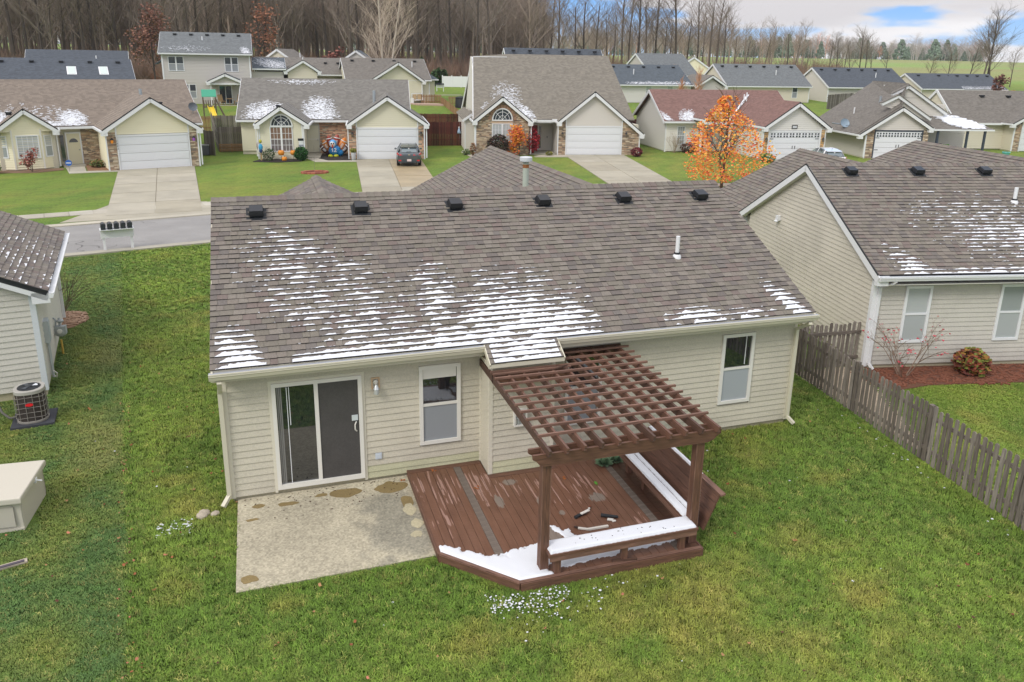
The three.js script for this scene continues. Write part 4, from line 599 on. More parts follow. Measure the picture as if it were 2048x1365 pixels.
{ // air conditioner
  const g = thing('air_conditioner', 'round cornered outdoor air conditioner with black grille beside the left house', 'air conditioner', [-4.2, 0, -4.66], .12);
  part(g, 'pad', bx(-.4, -.02, -.42, .42, .06, .38), mat('#3b3d44', .8)); const cn = (r, y0, y1, k = .27) => { const s = new THREE.Shape(); const w = r; s.moveTo(-w + k, -w); s.lineTo(w - k, -w); s.quadraticCurveTo(w, -w, w, -w + k); s.lineTo(w, w - k); s.quadraticCurveTo(w, w, w - k, w); s.lineTo(-w + k, w); s.quadraticCurveTo(-w, w, -w, w - k); s.lineTo(-w, -w + k); s.quadraticCurveTo(-w, -w, -w + k, -w); const e = new THREE.ExtrudeGeometry(s, { depth: y1 - y0, bevelEnabled: true, bevelSize: .012, bevelThickness: .012, bevelSegments: 2, curveSegments: 8 }); e.rotateX(-Math.PI / 2); e.translate(0, y0, 0); return fin(e); };
  part(g, 'coil_body', cn(.27, .1, .72), mat('#3d3532', .7)); part(g, 'base_ring', cn(.285, .07, .1), mat('#8f8b84', .5)); part(g, 'top_rim', cn(.285, .73, .79), mat('#a9a69f', .45));
  part(g, 'fan_opening', lathe([[0, .815], [.22, .815], [.225, .8]], 28), Mt.blackRough); part(g, 'fan_blades', join([0, 1, 2].map((i) => bar([.03 * Math.cos(i * 2.1), .822, .03 * Math.sin(i * 2.1)], [.17 * Math.cos(i * 2.1), .826, .17 * Math.sin(i * 2.1)], .05, .006, [0, 1, 0], .1))), mat('#4a4f56', .4)); part(g, 'fan_hub', lathe([[0, .85], [.06, .84], [.06, .815]]), mat('#33373c', .5)); part(g, 'snow_patch', fin(new THREE.CircleGeometry(.11, 16, -.3, 1.3)).rotateX(-Math.PI / 2).translate(.06, .832, .0), Mt.snow);
  const wires = []; for (let i = 0; i < 5; i++) { const y = .2 + i * .115; for (const [a, b] of [[[-.2, .285], [.2, .285]], [[.285, .2], [.285, -.2]], [[.2, .285], [.262, .262]], [[.262, .262], [.285, .2]], [[-.285, .2], [-.285, -.2]], [[-.2, .285], [-.262, .262]], [[-.262, .262], [-.285, .2]]]) wires.push(rod([a[0], y, a[1]], [b[0], y, b[1]], .006, .006, 4)); } for (const [x, z] of [[-.2, .29], [-.07, .29], [.07, .29], [.2, .29], [.265, .265], [.29, .1], [.29, -.06], [-.265, .265]]) wires.push(rod([x, .1, z], [x, .73, z], .006, .006, 4)); part(g, 'grille_wire', join(wires), mat('#8b8680', .5));
  part(g, 'badge', plateXY(Array.from({ length: 20 }, (_, i) => [.075 * Math.cos(i / 20 * 6.283), .5 + .034 * Math.sin(i / 20 * 6.283)]), .292, .3), mat('#e0202c', .4), 'red oval badge'); part(g, 'refrigerant_line', pipeAlong([[-.28, .2, .1], [-.42, .16, .05], [-.6, .22, -.2], [-.75, .4, -.6]], .025), mat('#55534e', .7));
}
{ // gas meter
  const g = thing('gas_meter', 'small grey gas meter on a riser in the grass by the left house', 'gas meter', [-4.48, 0, -8.95]); const m = mat('#a3a9ab', .45);
  part(g, 'riser', rod([0, 0, .06], [0, .42, .06], .025, .025, 8), mat('#c2a04a', .6)); part(g, 'meter_body', join([ball(0, .62, 0, .16, .14, .11), bx(-.14, .56, -.08, .14, .78, .08)]), m); part(g, 'dial', lathe([[0, .02], [.06, .02], [.065, 0]]).rotateX(Math.PI / 2).translate(0, .66, .09), mat('#dadcd8', .3)); part(g, 'regulator', join([ball(.02, .92, 0, .09, .05, .09), rod([0, .7, 0], [0, 1.0, 0], .03, .03, 8)]), m); part(g, 'side_pipe', pipeAlong([[-.1, .78, 0], [-.1, .95, -.05], [-.25, 1.0, -.2], [-.3, .6, -.25]], .022), m);
}
{ // storage box, partly out of frame
  const g = thing('deck_box', 'beige plastic storage box on the left lawn cut by the picture edge', 'storage box', [-3.96, 0, -.7], -.06), m = mat('#c3beb0', .5), m2 = mat('#b9b4a7', .5);
  part(g, 'body', join([bar([0, 0, .5], [0, .52, .52], 1.36, .05, [0, 0, 1]), bx(-.69, 0, -.6, .69, .05, .55), bx(-.69, .05, -.6, -.64, .55, .52), bx(.64, .05, -.6, .69, .55, .52), bx(-.69, .05, -.62, .69, .55, -.57)]), m); const s = new THREE.Shape(); s.moveTo(-.72, -.62); s.lineTo(.72, -.62); s.lineTo(.72, .66); s.lineTo(-.72, .66); s.closePath(); const lid = new THREE.ExtrudeGeometry(s, { depth: .06, bevelEnabled: true, bevelSize: .02, bevelThickness: .03, bevelSegments: 3 }); lid.rotateX(-Math.PI / 2); lid.translate(0, .57, 0); part(g, 'lid', fin(lid), m); part(g, 'front_panel', join([bx(-.58, .1, .555, .58, .46, .57), bx(-.56, .46, .555, .56, .5, .562)]), m2); part(g, 'latch', join([rod([.74, .56, -.12], [.84, .55, -.1], .012, .012), bx(.7, .52, -.16, .75, .6, -.08)]), Mt.white);
}
{ const g = thing('wood_offcut', 'narrow board with peeling paint on the lower left lawn', 'board', [-3.3, .02, .95], .28); part(g, 'board', bx(-.5, 0, -.05, .28, .03, .05), mat('#cbbfae', .7, { map: T.grain })); part(g, 'dark_edge', bx(-.4, .03, -.01, .24, .042, .045), mat('#4d4650', .7)); }
// shrub and wood chip bed behind the left house
function shrubGeo(seed, n, h, spread, leaf, r0 = .012, up = .75) { // bare multi-stem shrub; returns [stems, tips]
  const q = mulberry(seed), l = [], tips = []; const grow = (p, d, L, r, k) => { const e = add3(p, mul3(d, L)); l.push(rod(p, e, r, r * .6, 4)); if (k <= 0) { tips.push(e); return; } const m = 2 + (q() < .5 ? 1 : 0); for (let i = 0; i < m; i++) { const nd = unit3([d[0] + (q() - .5) * 1.1, d[1] * up + q() * .35, d[2] + (q() - .5) * 1.1]); grow(e, nd, L * (.55 + q() * .35), r * .6, k - 1); } };
  for (let i = 0; i < n; i++) { const a = q() * 6.28, s = spread * Math.sqrt(q()); grow([Math.cos(a) * s * .15, -.03, Math.sin(a) * s * .15], unit3([Math.cos(a) * s, 1.1, Math.sin(a) * s]), h * (.3 + q() * .15), r0, leaf); } return [join(l), tips]; }
{ const g = thing('shrub', 'leafless brown shrub at the back corner of the left house', 'shrub', [-5.35, 0, -12.4]); const [st] = shrubGeo(5, 16, 1.5, .8, 3, .014); part(g, 'stems', st, mat('#6b5a4c', .9)); }
function chips(name, label, cat, x0, x1, z0, z1, n, m, inside, y = .02, sz = .04, seed = 1) { const q = mulberry(seed), l = []; for (let i = 0; i < n; i++) { const x = mixv(x0, x1, q()), z = mixv(z0, z1, q()); if (inside && !inside(x, z)) continue; const a = q() * 6.28, s = sz * (.5 + q()); l.push(bar([x - Math.cos(a) * s, y + q() * .02, z - Math.sin(a) * s], [x + Math.cos(a) * s, y + .02 * q(), z + Math.sin(a) * s], s * .7, s * .4)); } return solo(name, join(l), m, label, cat, null, 'stuff'); }
const ell = (cx, cz, rx, rz, n = 28, wob = .12, sd = 1) => Array.from({ length: n }, (_, i) => { const a = i / n * 6.283, k = 1 + wob * (noise2(Math.cos(a) * 2 + sd, Math.sin(a) * 2 + sd) - .5) * 2; return [cx + Math.cos(a) * rx * k, cz + Math.sin(a) * rz * k]; });
setting('mulch_bed', plate(ell(-5.05, -11.9, .62, .85), -.02, .03), mat('#8d6f57', 1, { map: T.speck }), 'wood chip bed round the leafless shrub');
chips('wood_chips', 'pale wood chips in the bed behind the left house', 'wood chips', -5.65, -4.45, -12.7, -11.1, 420, mat('#a88a72', 1), (x, z) => ((x + 5.05) / .6) ** 2 + ((z + 11.9) / .82) ** 2 < 1, .03, .06, 4);
// ---------------------------------------------------------------- picket fence
const picketGeos = [0, 1, 2, 3].map((k) => { const h = 1.2 + k * .013, w = .044, t = .009; const s = new THREE.Shape(); s.moveTo(-w, 0); s.lineTo(w, 0); s.lineTo(w, h - .05); s.quadraticCurveTo(w, h, 0, h); s.quadraticCurveTo(-w, h, -w, h - .05); s.closePath(); const g = new THREE.ExtrudeGeometry(s, { depth: t * 2, bevelEnabled: false, curveSegments: 3 }); g.translate(0, .04, -t); const f = fin(g), u = f.attributes.uv, p = f.attributes.position; for (let i = 0; i < p.count; i++) u.setXY(i, p.getY(i) + k, p.getX(i) + k * .3); return f; });
function picketFence(label, a, b, pitch, railSide) {
  const L = Math.hypot(b[0] - a[0], b[1] - a[1]), ang = Math.atan2(-(b[1] - a[1]), b[0] - a[0]), F = thing('picket_fence', label, 'fence', [a[0], 0, a[1]], ang, 'weathered picket fences');
  const n = Math.floor(L / pitch); for (let i = 0; i <= n; i++) { const m = part(F, 'picket', picketGeos[Math.floor(rnd() * 4)], Mt.fence[Math.floor(rnd() * 5)]); m.position.set(i * pitch, rr(-.015, .015), 0); m.rotation.set(rr(-.012, .012), 0, rr(-.014, .014)); }
  for (const y of [.3, 1.0]) part(F, 'rail', bx(-.05, y - .04, railSide * .03 - .018, L + .05, y + .04, railSide * .03 + .018), Mt.fence[3]);
  for (let x = 0; x <= L; x += 2.35) part(F, 'post', bx(x - .045, -.1, railSide * .095 - .045, x + .045, 1.22, railSide * .095 + .045, 1), Mt.fence[1]);
  return F;
}
picketFence('long weathered picket fence running along the right side of the yard', [13.8, -2.45], [12.9, 6.6], .137, -1);
picketFence('short picket fence joining the long fence to the right house corner', [13.86, -2.5], [15.66, -2.36], .137, 1);
// beds and shrubs at the right house
setting('mulch_bed', plate([[15.85, -2.15], [15.2, -1.6], [15.5, -.7], [16.6, -.75], [17.6, -.55], [18.6, -.35], [22, .35], [22.5, -.75]], -.02, .03), Mt.mulch, 'reddish mulch bed along the right house wall');
chips('mulch_chips', 'reddish brown mulch chips along the right house wall', 'mulch', 15.2, 21.5, -2.3, .2, 2600, mat('#7a4b38', 1), (x, z) => { const w = -2.12 + (x - 15.72) * .197; return z > w + .06 && z < w + 1.35 - .25 * noise2(x * 2, 3); }, .03, .05, 14);
setting('gravel_strip', plate([[13.95, -2.4], [15.6, -2.3], [15.3, -1.7], [14.9, -.6], [14.1, 1.2], [13.6, 2.2]], -.02, .02), mat('#b3a48f', 1, { map: T.speck }), 'pebble strip behind the picket fence');
chips('pebbles', 'tan and white pebbles behind the picket fence', 'pebbles', 13.7, 15.6, -2.4, 2.1, 3400, mat('#b9aa95', .9), (x, z) => x > 13.75 - (z + 2.4) * .1 && x < 15.55 - Math.max(0, (z + 1.9)) * .42, .015, .026, 17);
{ const g = thing('shrub', 'bare branched shrub with a few red leaves before the right house window', 'shrub', [16.42, 0, -1.45]); const [st, tips] = shrubGeo(21, 7, 1.5, 1.0, 4, .022); part(g, 'stems', st, mat('#8b7566', .9)); const q = mulberry(4), l = []; for (const t of tips) if (q() < .42) { const p = new THREE.PlaneGeometry(.05, .035); p.rotateX(q() * 3); p.rotateY(q() * 6); p.translate(t[0] + (q() - .5) * .1, t[1] - q() * .12, t[2] + (q() - .5) * .1); l.push(fin(p)); } part(g, 'leaves', join(l), mat('#b8414f', .8, { side: THREE.DoubleSide })); }
function leafBall(seed, n, rx, ry, rz, size, pal) { const q = mulberry(seed), l = []; for (let i = 0; i < n; i++) { let x, y, z; do { x = q() * 2 - 1; y = q() * 2 - 1; z = q() * 2 - 1; } while (x * x + y * y + z * z > 1); const k = (.72 + .28 * q()) / Math.hypot(x, y, z), lump = .82 + .32 * noise2(x * 3 + seed, z * 3 + y * 2); x *= k * lump; y *= k * lump; z *= k * lump; const p = new THREE.PlaneGeometry(size * (.7 + q() * .6), size * (.5 + q() * .4)); p.rotateX(q() * 6); p.rotateY(q() * 6); p.translate(x * rx, ry + y * ry, z * rz); const c = pal[Math.floor(q() * pal.length)], v = .8 + q() * .4; l.push(tint(p, mul3(c, v))); } return join(l); }
const leafVC = new THREE.MeshStandardMaterial({ vertexColors: true, roughness: .85, side: THREE.DoubleSide });
{ const g = thing('shrub', 'round hydrangea with yellow green and rust brown leaves in the mulch bed', 'shrub', [18.25, 0, -1.05]); part(g, 'foliage', leafBall(8, 900, .46, .36, .42, .11, [L3(126, 66, 48), L3(150, 110, 50), L3(120, 128, 58), L3(98, 52, 44), L3(140, 74, 52)]), leafVC); part(g, 'stems', join(Array.from({ length: 8 }, (_, i) => rod([0, -.02, 0], [.25 * Math.cos(i * .8), .4, .25 * Math.sin(i * .8)], .012, .006, 5))), mat('#5a4636', .9)); }
{ const g = thing('rocks', 'pale stones at the left downspout of the near house', 'rocks', [-.35, 0, .35]); const q = mulberry(3); for (let i = 0; i < 4; i++) { const b = new THREE.IcosahedronGeometry(.07 + q() * .04, 1), p = b.attributes.position; for (let k = 0; k < p.count; k++) { const s = .8 + .4 * noise2(p.getX(k) * 20 + i * 5, p.getZ(k) * 20 + p.getY(k) * 15); p.setXYZ(k, p.getX(k) * s, p.getY(k) * s * .6, p.getZ(k) * s); } b.translate((q() - .5) * .3, .05, (q() - .5) * .2); b.computeVertexNormals(); part(g, 'stone', fin(b), mat('#b5aa98', .9, { map: T.speck })); } }
// ---------------------------------------------------------------- kit for houses across the street
const farRoofMat = (c) => mat(c, .95, { map: T.farRoof, bumpMap: T.farBump, bumpScale: .02 });
const roofAsh = farRoofMat('#8f8377'), roofGrey = farRoofMat('#85827c'), roofTaupe = farRoofMat('#8b857a'), roofRed = farRoofMat('#8a6a62'), roofSlate = farRoofMat('#565d66'), roofDim = farRoofMat('#807b74'), roofBlue = farRoofMat('#5c656d'), roofMid = farRoofMat('#787d7f');
const wCream = mat('#e6e0c3', .55), wSage = mat('#d6d2bb', .55), wGreige = mat('#cfcac2', .55), wPale = mat('#dedbd1', .55), wGrey = mat('#c0bcb6', .55), wTan = mat('#d5cebb', .55), wSilver = mat('#d6d4ce', .55);
function clad(parent, a, b, y0, y1, m, o = {}) { part(parent, 'siding', join(planks(a, b, y0, y1, { t: .04, e: .16, ...o })), m); }
const stonePal = [[156, 140, 118], [176, 158, 134], [132, 116, 98], [168, 142, 116], [188, 174, 152], [120, 108, 96], [150, 126, 106]].map((c) => L3(...c)), brickPal = [[176, 140, 116], [190, 156, 130], [158, 122, 102], [182, 150, 122], [140, 112, 96], [170, 160, 140], [126, 118, 104]].map((c) => L3(...c)), goldPal = [[190, 152, 104], [176, 142, 104], [204, 172, 124], [156, 128, 98], [186, 164, 130]].map((c) => L3(...c));
const stoneVC = new THREE.MeshStandardMaterial({ vertexColors: true, roughness: .95, map: T.speck });
// rubble or brick veneer on a wall, each stone a block; optional arch-topped or rectangular cut outs given as a test
function veneer(parent, a, b, y0, topFn, pal, o = {}) {
  const L = Math.hypot(b[0] - a[0], b[1] - a[1]), d = [(b[0] - a[0]) / L, (b[1] - a[1]) / L], n = [-d[1], d[0]], l = [], hMin = o.h0 || .05, hMax = o.h1 || .12, lMin = o.l0 || .14, lMax = o.l1 || .42; let y = y0; const at = (s, yy, k) => [a[0] + d[0] * s + n[0] * k, yy, a[1] + d[1] * s + n[1] * k];
  while (y < (o.max || 6)) { const h = rr(hMin, hMax); let s = 0; while (s < L - .01) { const w = Math.min(rr(lMin, lMax), L - s), c = s + w / 2; if (y + h <= topFn(c) + .02 && !(o.cut && o.cut(c, y + h / 2))) { const k = rr(.025, .05), g = .004; l.push(tint(flipOut(hexa([at(s + g, y + g, 0), at(s + w - g, y + g, 0), at(s + w - g, y + g, k), at(s + g, y + g, k), at(s + g, y + h - g, 0), at(s + w - g, y + h - g, 0), at(s + w - g, y + h - g, k * .9), at(s + g, y + h - g, k * .9)])), mul3(pal[Math.floor(rnd() * pal.length)], rr(1.15, 1.6)))); } s += w; } y += h; if (y > topFn(L / 2) + 4) break; }
  if (l.length) { const m = part(parent, o.name || 'stone_veneer', join(l), stoneVC); m.userData.kind = 'stuff'; }
}
// gable roof, ridge along local u
function gableU(parent, u0, u1, we, wr, wb, ye, yr, m, yb = ye) {
  part(parent, 'roof_slope', slab([[u0, ye, we], [u1, ye, we], [u1, yr, wr], [u0, yr, wr]], .12), m); part(parent, 'roof_slope', slab([[u1, yb, wb], [u0, yb, wb], [u0, yr, wr], [u1, yr, wr]], .12), m);
  const l = []; for (const u of [u0 - .01, u1 + .01]) { l.push(bar([u, ye - .18, we], [u, yr - .18, wr], .05, .26), bar([u, yr - .18, wr], [u, yb - .18, wb], .05, .26)); } parts(parent, 'rake_board', (l), Mt.white); parts(parent, 'eave_gutter', ([bx(u0, ye - .2, we, u1, ye - .05, we + .12), bx(u0, ye - .24, we - .4, u1, ye - .2, we)]), Mt.white);
}
// gable roof, ridge along local w; front at wf, back at wb
function gableW(parent, u0, uc, u1, wf, wb, ye0, ye1, yr, m, drip = Mt.black) {
  part(parent, 'roof_slope', slab([[u0, ye0, wb], [u0, ye0, wf], [uc, yr, wf], [uc, yr, wb]], .12), m); part(parent, 'roof_slope', slab([[u1, ye1, wf], [u1, ye1, wb], [uc, yr, wb], [uc, yr, wf]], .12), m);
  const q = (a, b, o, w, h) => bar([a[0], a[1] + o, wf + .012], [b[0], b[1] + o, wf + .012], w, h), E0 = [u0, ye0], E1 = [u1, ye1], R = [uc, yr];
  parts(parent, 'rake_board', ([q(E0, R, -.22, .06, .26), q(R, E1, -.22, .06, .26), bx(u0 - .06, ye0 - .42, wf - .35, u0 + .34, ye0 - .1, wf + .03), bx(u1 - .34, ye1 - .42, wf - .35, u1 + .06, ye1 - .1, wf + .03)]), Mt.white);
  parts(parent, 'drip_edge', ([q(E0, R, -.05, .07, .07), q(R, E1, -.05, .07, .07)]), drip); parts(parent, 'eave_gutter', ([bx(u0 - .12, ye0 - .2, wb, u0 + .02, ye0 - .05, wf), bx(u1 - .02, ye1 - .2, wb, u1 + .12, ye1 - .05, wf)]), Mt.white);
}
function garage(parent, u0, u1, h, w, o = {}) {
  const g = sub(parent, 'garage_door', [u0, 0, w]), W_ = u1 - u0, n = o.win ? 5 : 4, m = mat(o.tone || '#dcdfe2', .4); for (let i = 0; i < n; i++) { const y0 = .03 + i * (h - .03) / n, y1 = .03 + (i + 1) * (h - .03) / n; part(g, 'door_panel', join([bx(.02, y0 + .01, -.02, W_ - .02, y1 - .01, .04), ...(o.win ? [] : Array.from({ length: 4 }, (_, k) => bx(.15 + k * W_ / 4, y0 + .12, .04, W_ / 4 - .12 + k * W_ / 4, y1 - .12, .048)))]), m); }
  if (o.win) { const k = 8; for (let i = 0; i < k; i++) for (let r = 0; r < 2; r++) for (let q = 0; q < 2; q++) part(g, 'door_window', bx(.13 + i * W_ / k + q * .25, h - .24 - r * .2, .036, .13 + i * W_ / k + q * .25 + .15, h - .1 - r * .2, .05), Mt.glassFar); for (const [x, y] of [[.05, .72], [.05, 1.75], [W_ - .38, .72], [W_ - .38, 1.75]]) part(g, 'strap_hinge', bx(x, y, .04, x + .33, y + .05, .06), Mt.black); for (const x of [W_ / 2 - .14, W_ / 2 + .1]) part(g, 'handle', bx(x, .95, .04, x + .035, 1.2, .08), Mt.black); }
  const t = o.trim || Mt.white, b = .09; part(parent, 'door_trim', join([bx(u0 - b, 0, w - .03, u0, h + b * 1.4, w + .07, 1), bx(u1, 0, w - .03, u1 + b, h + b * 1.4, w + .07, 1), bx(u0, h, w - .03, u1, h + b * 1.4, w + .068)]), t); return g;
}
function archWindow(parent, pos, w, h, glass = Mt.glassFar) { // half-round window with sunburst bars
  const g = sub(parent, 'arch_window', pos), R = w / 2, arc = (r, n = 18) => Array.from({ length: n + 1 }, (_, i) => { const a = Math.PI * i / n; return [R + Math.cos(a) * r, Math.sin(a) * r * h / R]; });
  part(g, 'frame', plateXY([[w, -.08], ...arc(R), [0, -.08]], 0, .09, [[...arc(R - .09).reverse(), ].map(([x, y]) => [x, Math.max(y, .02)])]), Mt.white); part(g, 'pane', plateXY([...arc(R - .05)], .005, .04), glass);
  const l = []; for (const a of [Math.PI / 4, Math.PI / 2, Math.PI * 3 / 4]) l.push(bar([R, .02, .055], [R + Math.cos(a) * (R - .06), Math.sin(a) * (h - .06), .055], .03, .035, [0, 0, 1])); for (const k of [.36, .68]) { const p = arc(R * k, 12); for (let i = 0; i < 12; i++) l.push(bar([...p[i], .058], [...p[i + 1], .058], .03, .03, [0, 0, 1])); } part(g, 'muntin', join(l), Mt.white); return g; }
function entryDoor(parent, pos, w, h, m, o = {}) { const g = sub(parent, 'front_door', pos, o.turn || 0); part(g, 'door_frame', join([bx(-.09, 0, 0, 0, h + .09, .08, 1), bx(w, 0, 0, w + .09, h + .09, .08, 1), bx(0, h, 0, w, h + .09, .08)]), o.frame || Mt.white); part(g, 'door_leaf', bx(0, 0, 0, w, h, .05), m); if (o.fan) part(g, 'fan_light', plateXY(Array.from({ length: 11 }, (_, i) => [w / 2 + .28 * Math.cos(Math.PI * i / 10), h - .62 + .28 * Math.sin(Math.PI * i / 10)]), .05, .06), Mt.glassFar); if (o.side) part(g, 'side_light', bx(o.side[0], .2, .02, o.side[1], h - .1, .06), Mt.glassFar); part(g, 'door_knob', ball(w - .1, h * .46, .08, .04), Mt.steel); return g; }
function wallLamp(parent, pos, glow) { const g = sub(parent, 'wall_lamp', pos); part(g, 'body', join([bx(-.06, -.02, 0, .06, .06, .06), lathe([[.0, .22], [.05, .2], [.11, .08], [.1, .06]], 8).translate(0, .0, .1)]), Mt.black); part(g, 'lamp_glass', lathe([[.09, .06], [.09, -.12], [.04, -.17], [0, -.18]], 8).translate(0, 0, .1), glow || mat('#6d6252', .3)); return g; }
function core(parent, list) { part(parent, 'wall_core', join(list), Mt.soffit); }
function farVent(parent, u, y, w) { part(parent, 'roof_vent', join([bx(u - .17, y - .05, w - .12, u + .17, y + .13, w + .2), bx(u - .2, y + .08, w - .16, u + .2, y + .15, w + .24)]), Mt.black); }
function plumbing(parent, u, y, w, h = .7, r = .06, m = Mt.white) { part(parent, 'vent_pipe', rod([u, y - .2, w], [u, y + h, w], r, r, 8), m); }
// flakes of snow on a sloping roof given by corner O and directions U,S (metres), density by cov(u,s)
function flakes(house_, O, U, S, len, wid, cov, n, seed, label, size = .055) { n *= 4; // scattered thin patches, as one sheet
  const q = mulberry(seed), N = unit3(cross3(U, S)), l = []; for (let i = 0; i < n; i++) { const u = q() * wid, s = q() * len; if (cov(u, s) < q()) continue; const a = size * (.5 + q() * 1.5), b = size * (.22 + q() * .3), P = (x, y) => add3(O, add3(add3(mul3(U, u + x), mul3(S, s + y)), mul3(N, .018 + q() * .004))); l.push(P(-a, -b * .6), P(a * .9, -b), P(a, b * .5), P(-a * .7, b)); }
  const pos = []; for (let i = 0; i < l.length; i += 4) pos.push(...l[i], ...l[i + 1], ...l[i + 2], ...l[i], ...l[i + 2], ...l[i + 3]); const g = new THREE.BufferGeometry(); g.setAttribute('position', new THREE.Float32BufferAttribute(pos, 3)); g.computeVertexNormals(); g.rotateY(house_.rotation.y); g.translate(house_.position.x, house_.position.y, house_.position.z); solo('roof_snow', g, new THREE.MeshStandardMaterial({ color: col([.70, .725, .77]), roughness: .8, side: THREE.DoubleSide }), label, 'snow', null, 'stuff'); }
const upTo = (a, b) => unit3(sub3(b, a));

// ---------------------------------------------------------------- house A: cream, stone sides
const HA = thing('house', 'cream sided house with stone panels and white garage at the far left', 'house', [-8.41, 0, -46.44], .2845);
{
  const H = HA; core(H, [bx(-.66, 0, -8, 5.2, 2.75, -.03), bx(-16, 0, -12.6, 6.1, 2.85, -4.35), bx(-6.9, 0, -4.4, -3.5, 2.7, -3.2)]); part(H, 'gable_core', plateXY([[-.66, 2.5], [5.2, 2.5], [2.28, 4.75]], -.06, -.03), Mt.soffit);
  clad(H, [-.72, 0], [5.25, 0], 2.46, 2.62, wCream, { gab: [3.0, 4.78] }); veneer(H, [-.7, 0], [-.1, 0], 0, () => 2.72, stonePal); veneer(H, [4.7, 0], [5.2, 0], 0, () => 2.72, stonePal); clad(H, [-.68, -4.3], [-.68, 0], 0, 2.6, wCream);
  parts(H, 'corner_trim', ([bx(-.76, 0, -.04, -.68, 2.7, .07, 1), bx(-.12, 2.3, 0, -.02, 3.0, .07, 1), bx(4.6, 2.3, 0, 4.7, 3.0, .07, 1), bx(5.2, 0, -.04, 5.3, 2.7, .09, 1)]), Mt.white); garage(H, 0, 4.59, 2.3, .0);
  gableW(H, -.95, 2.28, 5.52, .35, -8, 2.83, 2.8, 4.98, roofAsh); gableU(H, -16, 6.5, -3.7, -8.5, -13.2, 2.85, 5.92, roofAsh);
  veneer(H, [-1.75, -4.3], [-.68, -4.3], 0, () => 2.65, stonePal); veneer(H, [-1.8, -4.3], [-.0, -4.3], 0, () => 2.65, stonePal); entryDoor(H, [-2.72, .12, -4.3], .82, 2.15, mat('#d3cdb2', .5), { fan: true, side: [-.42, -.2] }); part(H, 'porch_step', bx(-3.2, 0, -4.3, -1.8, .12, -3.2), Mt.concrete);
  // canted bay
  const bl = [-6.07, -2.8], br = [-4.37, -2.8], el_ = [-7.0, -3.5], er = [-3.45, -3.5]; part(H, 'bay_core', plate([bl, br, er, [-3.45, -4.4], [-7, -4.4], el_].map(([x, z]) => [x, z - .04]), 0, 2.6), Mt.soffit); clad(H, bl, br, .1, 2.7, wCream, { gab: [.85, 3.75] }); clad(H, br, er, .1, 2.72, wCream); clad(H, el_, bl, .1, 2.72, wCream);
  parts(H, 'corner_trim', ([bl, br, er, el_].map(([x, z]) => bx(x - .05, .08, z - .05, x + .05, 2.75, z + .05, 1))), Mt.whiteWarm);
  part(H, 'gable_core', plateXY([[-7, 2.6], [-3.4, 2.6], [-5.2, 3.9]], -2.86, -2.83), Mt.soffit); clad(H, [-7.0, -2.82], [-3.4, -2.82], 2.62, 2.64, wCream, { gab: [1.8, 3.95] }); gableW(H, -7.1, -5.2, -3.3, -2.5, -7, 2.78, 2.78, 4.2, roofAsh);
  windowUnit(H, [-5.86, .82, -2.78], 0, 1.35, 1.56, { split: false, up: Mt.blind, grid: [4, 4] }); const a1 = Math.atan2(.7, .92); windowUnit(H, [-4.22, .85, -2.89], a1, .62, 1.5, { up: Mt.blind, lo: Mt.blindGrey }); windowUnit(H, [-6.86, .85, -3.38], -a1, .62, 1.5, { up: Mt.blind, lo: Mt.blindGrey });
  plumbing(H, 2.45, 4.6, -4.2, .75, .11, Mt.galv); wallLamp(H, [-.38, 2.05, .07], mat('#f0922a', .4)); wallLamp(H, [4.95, 2.0, .07], mat('#9a5ab8', .4)); part(H, 'house_number', join([2.0, 1.82, 1.64, 1.46].map((y, i) => join([bx(-.085, y, .072, -.03, y + .02, .08), bx(-.06 + .01 * (i % 2), y, .072, -.04 + .01 * (i % 2), y + .11, .08)]))), Mt.black);
  const d = sub(H, 'satellite_dish', [6.1, 3.95, -4.6]); part(d, 'reflector', lathe([[0, .0], [.15, .02], [.28, .07], [.34, .12]], 20).rotateX(1.25), mat('#5d646c', .5)); part(d, 'arm', join([rod([0, -.6, -.1], [0, 0, 0], .03, .03), rod([0, -.25, 0], [0, -.2, .4], .015, .015)]), Mt.steel);
  farVent(H, -6.0, 3.75, -3.6); farVent(H, 3.3, 4.35, -2.2); parts(H, 'downspout', ([bx(5.38, .1, -.02, 5.47, 2.5, .07, 1), bx(-3.42, .1, -3.42, -3.34, 2.6, -3.34, 1)]), Mt.white);
  const S = upTo([0, 2.85, -3.7], [0, 5.92, -8.5]); flakes(H, [-8, 2.87, -3.68], [1, 0, 0], S, 3, 7.6, (u, s) => clamp(Math.max(.9 * blob(u, s, 4.5, .2, 1.3, .5) , 1.3 * blob(u, s, 5.8, .7, 1.0, 1.3), 1.2 * blob(u, s, 1, .7, 1.2, 1.6), .16 * blob(u, s, 3, .8, 4, 2)), 0, 1), 3400, 5, 'snow patches on the far left cream house roof'); }
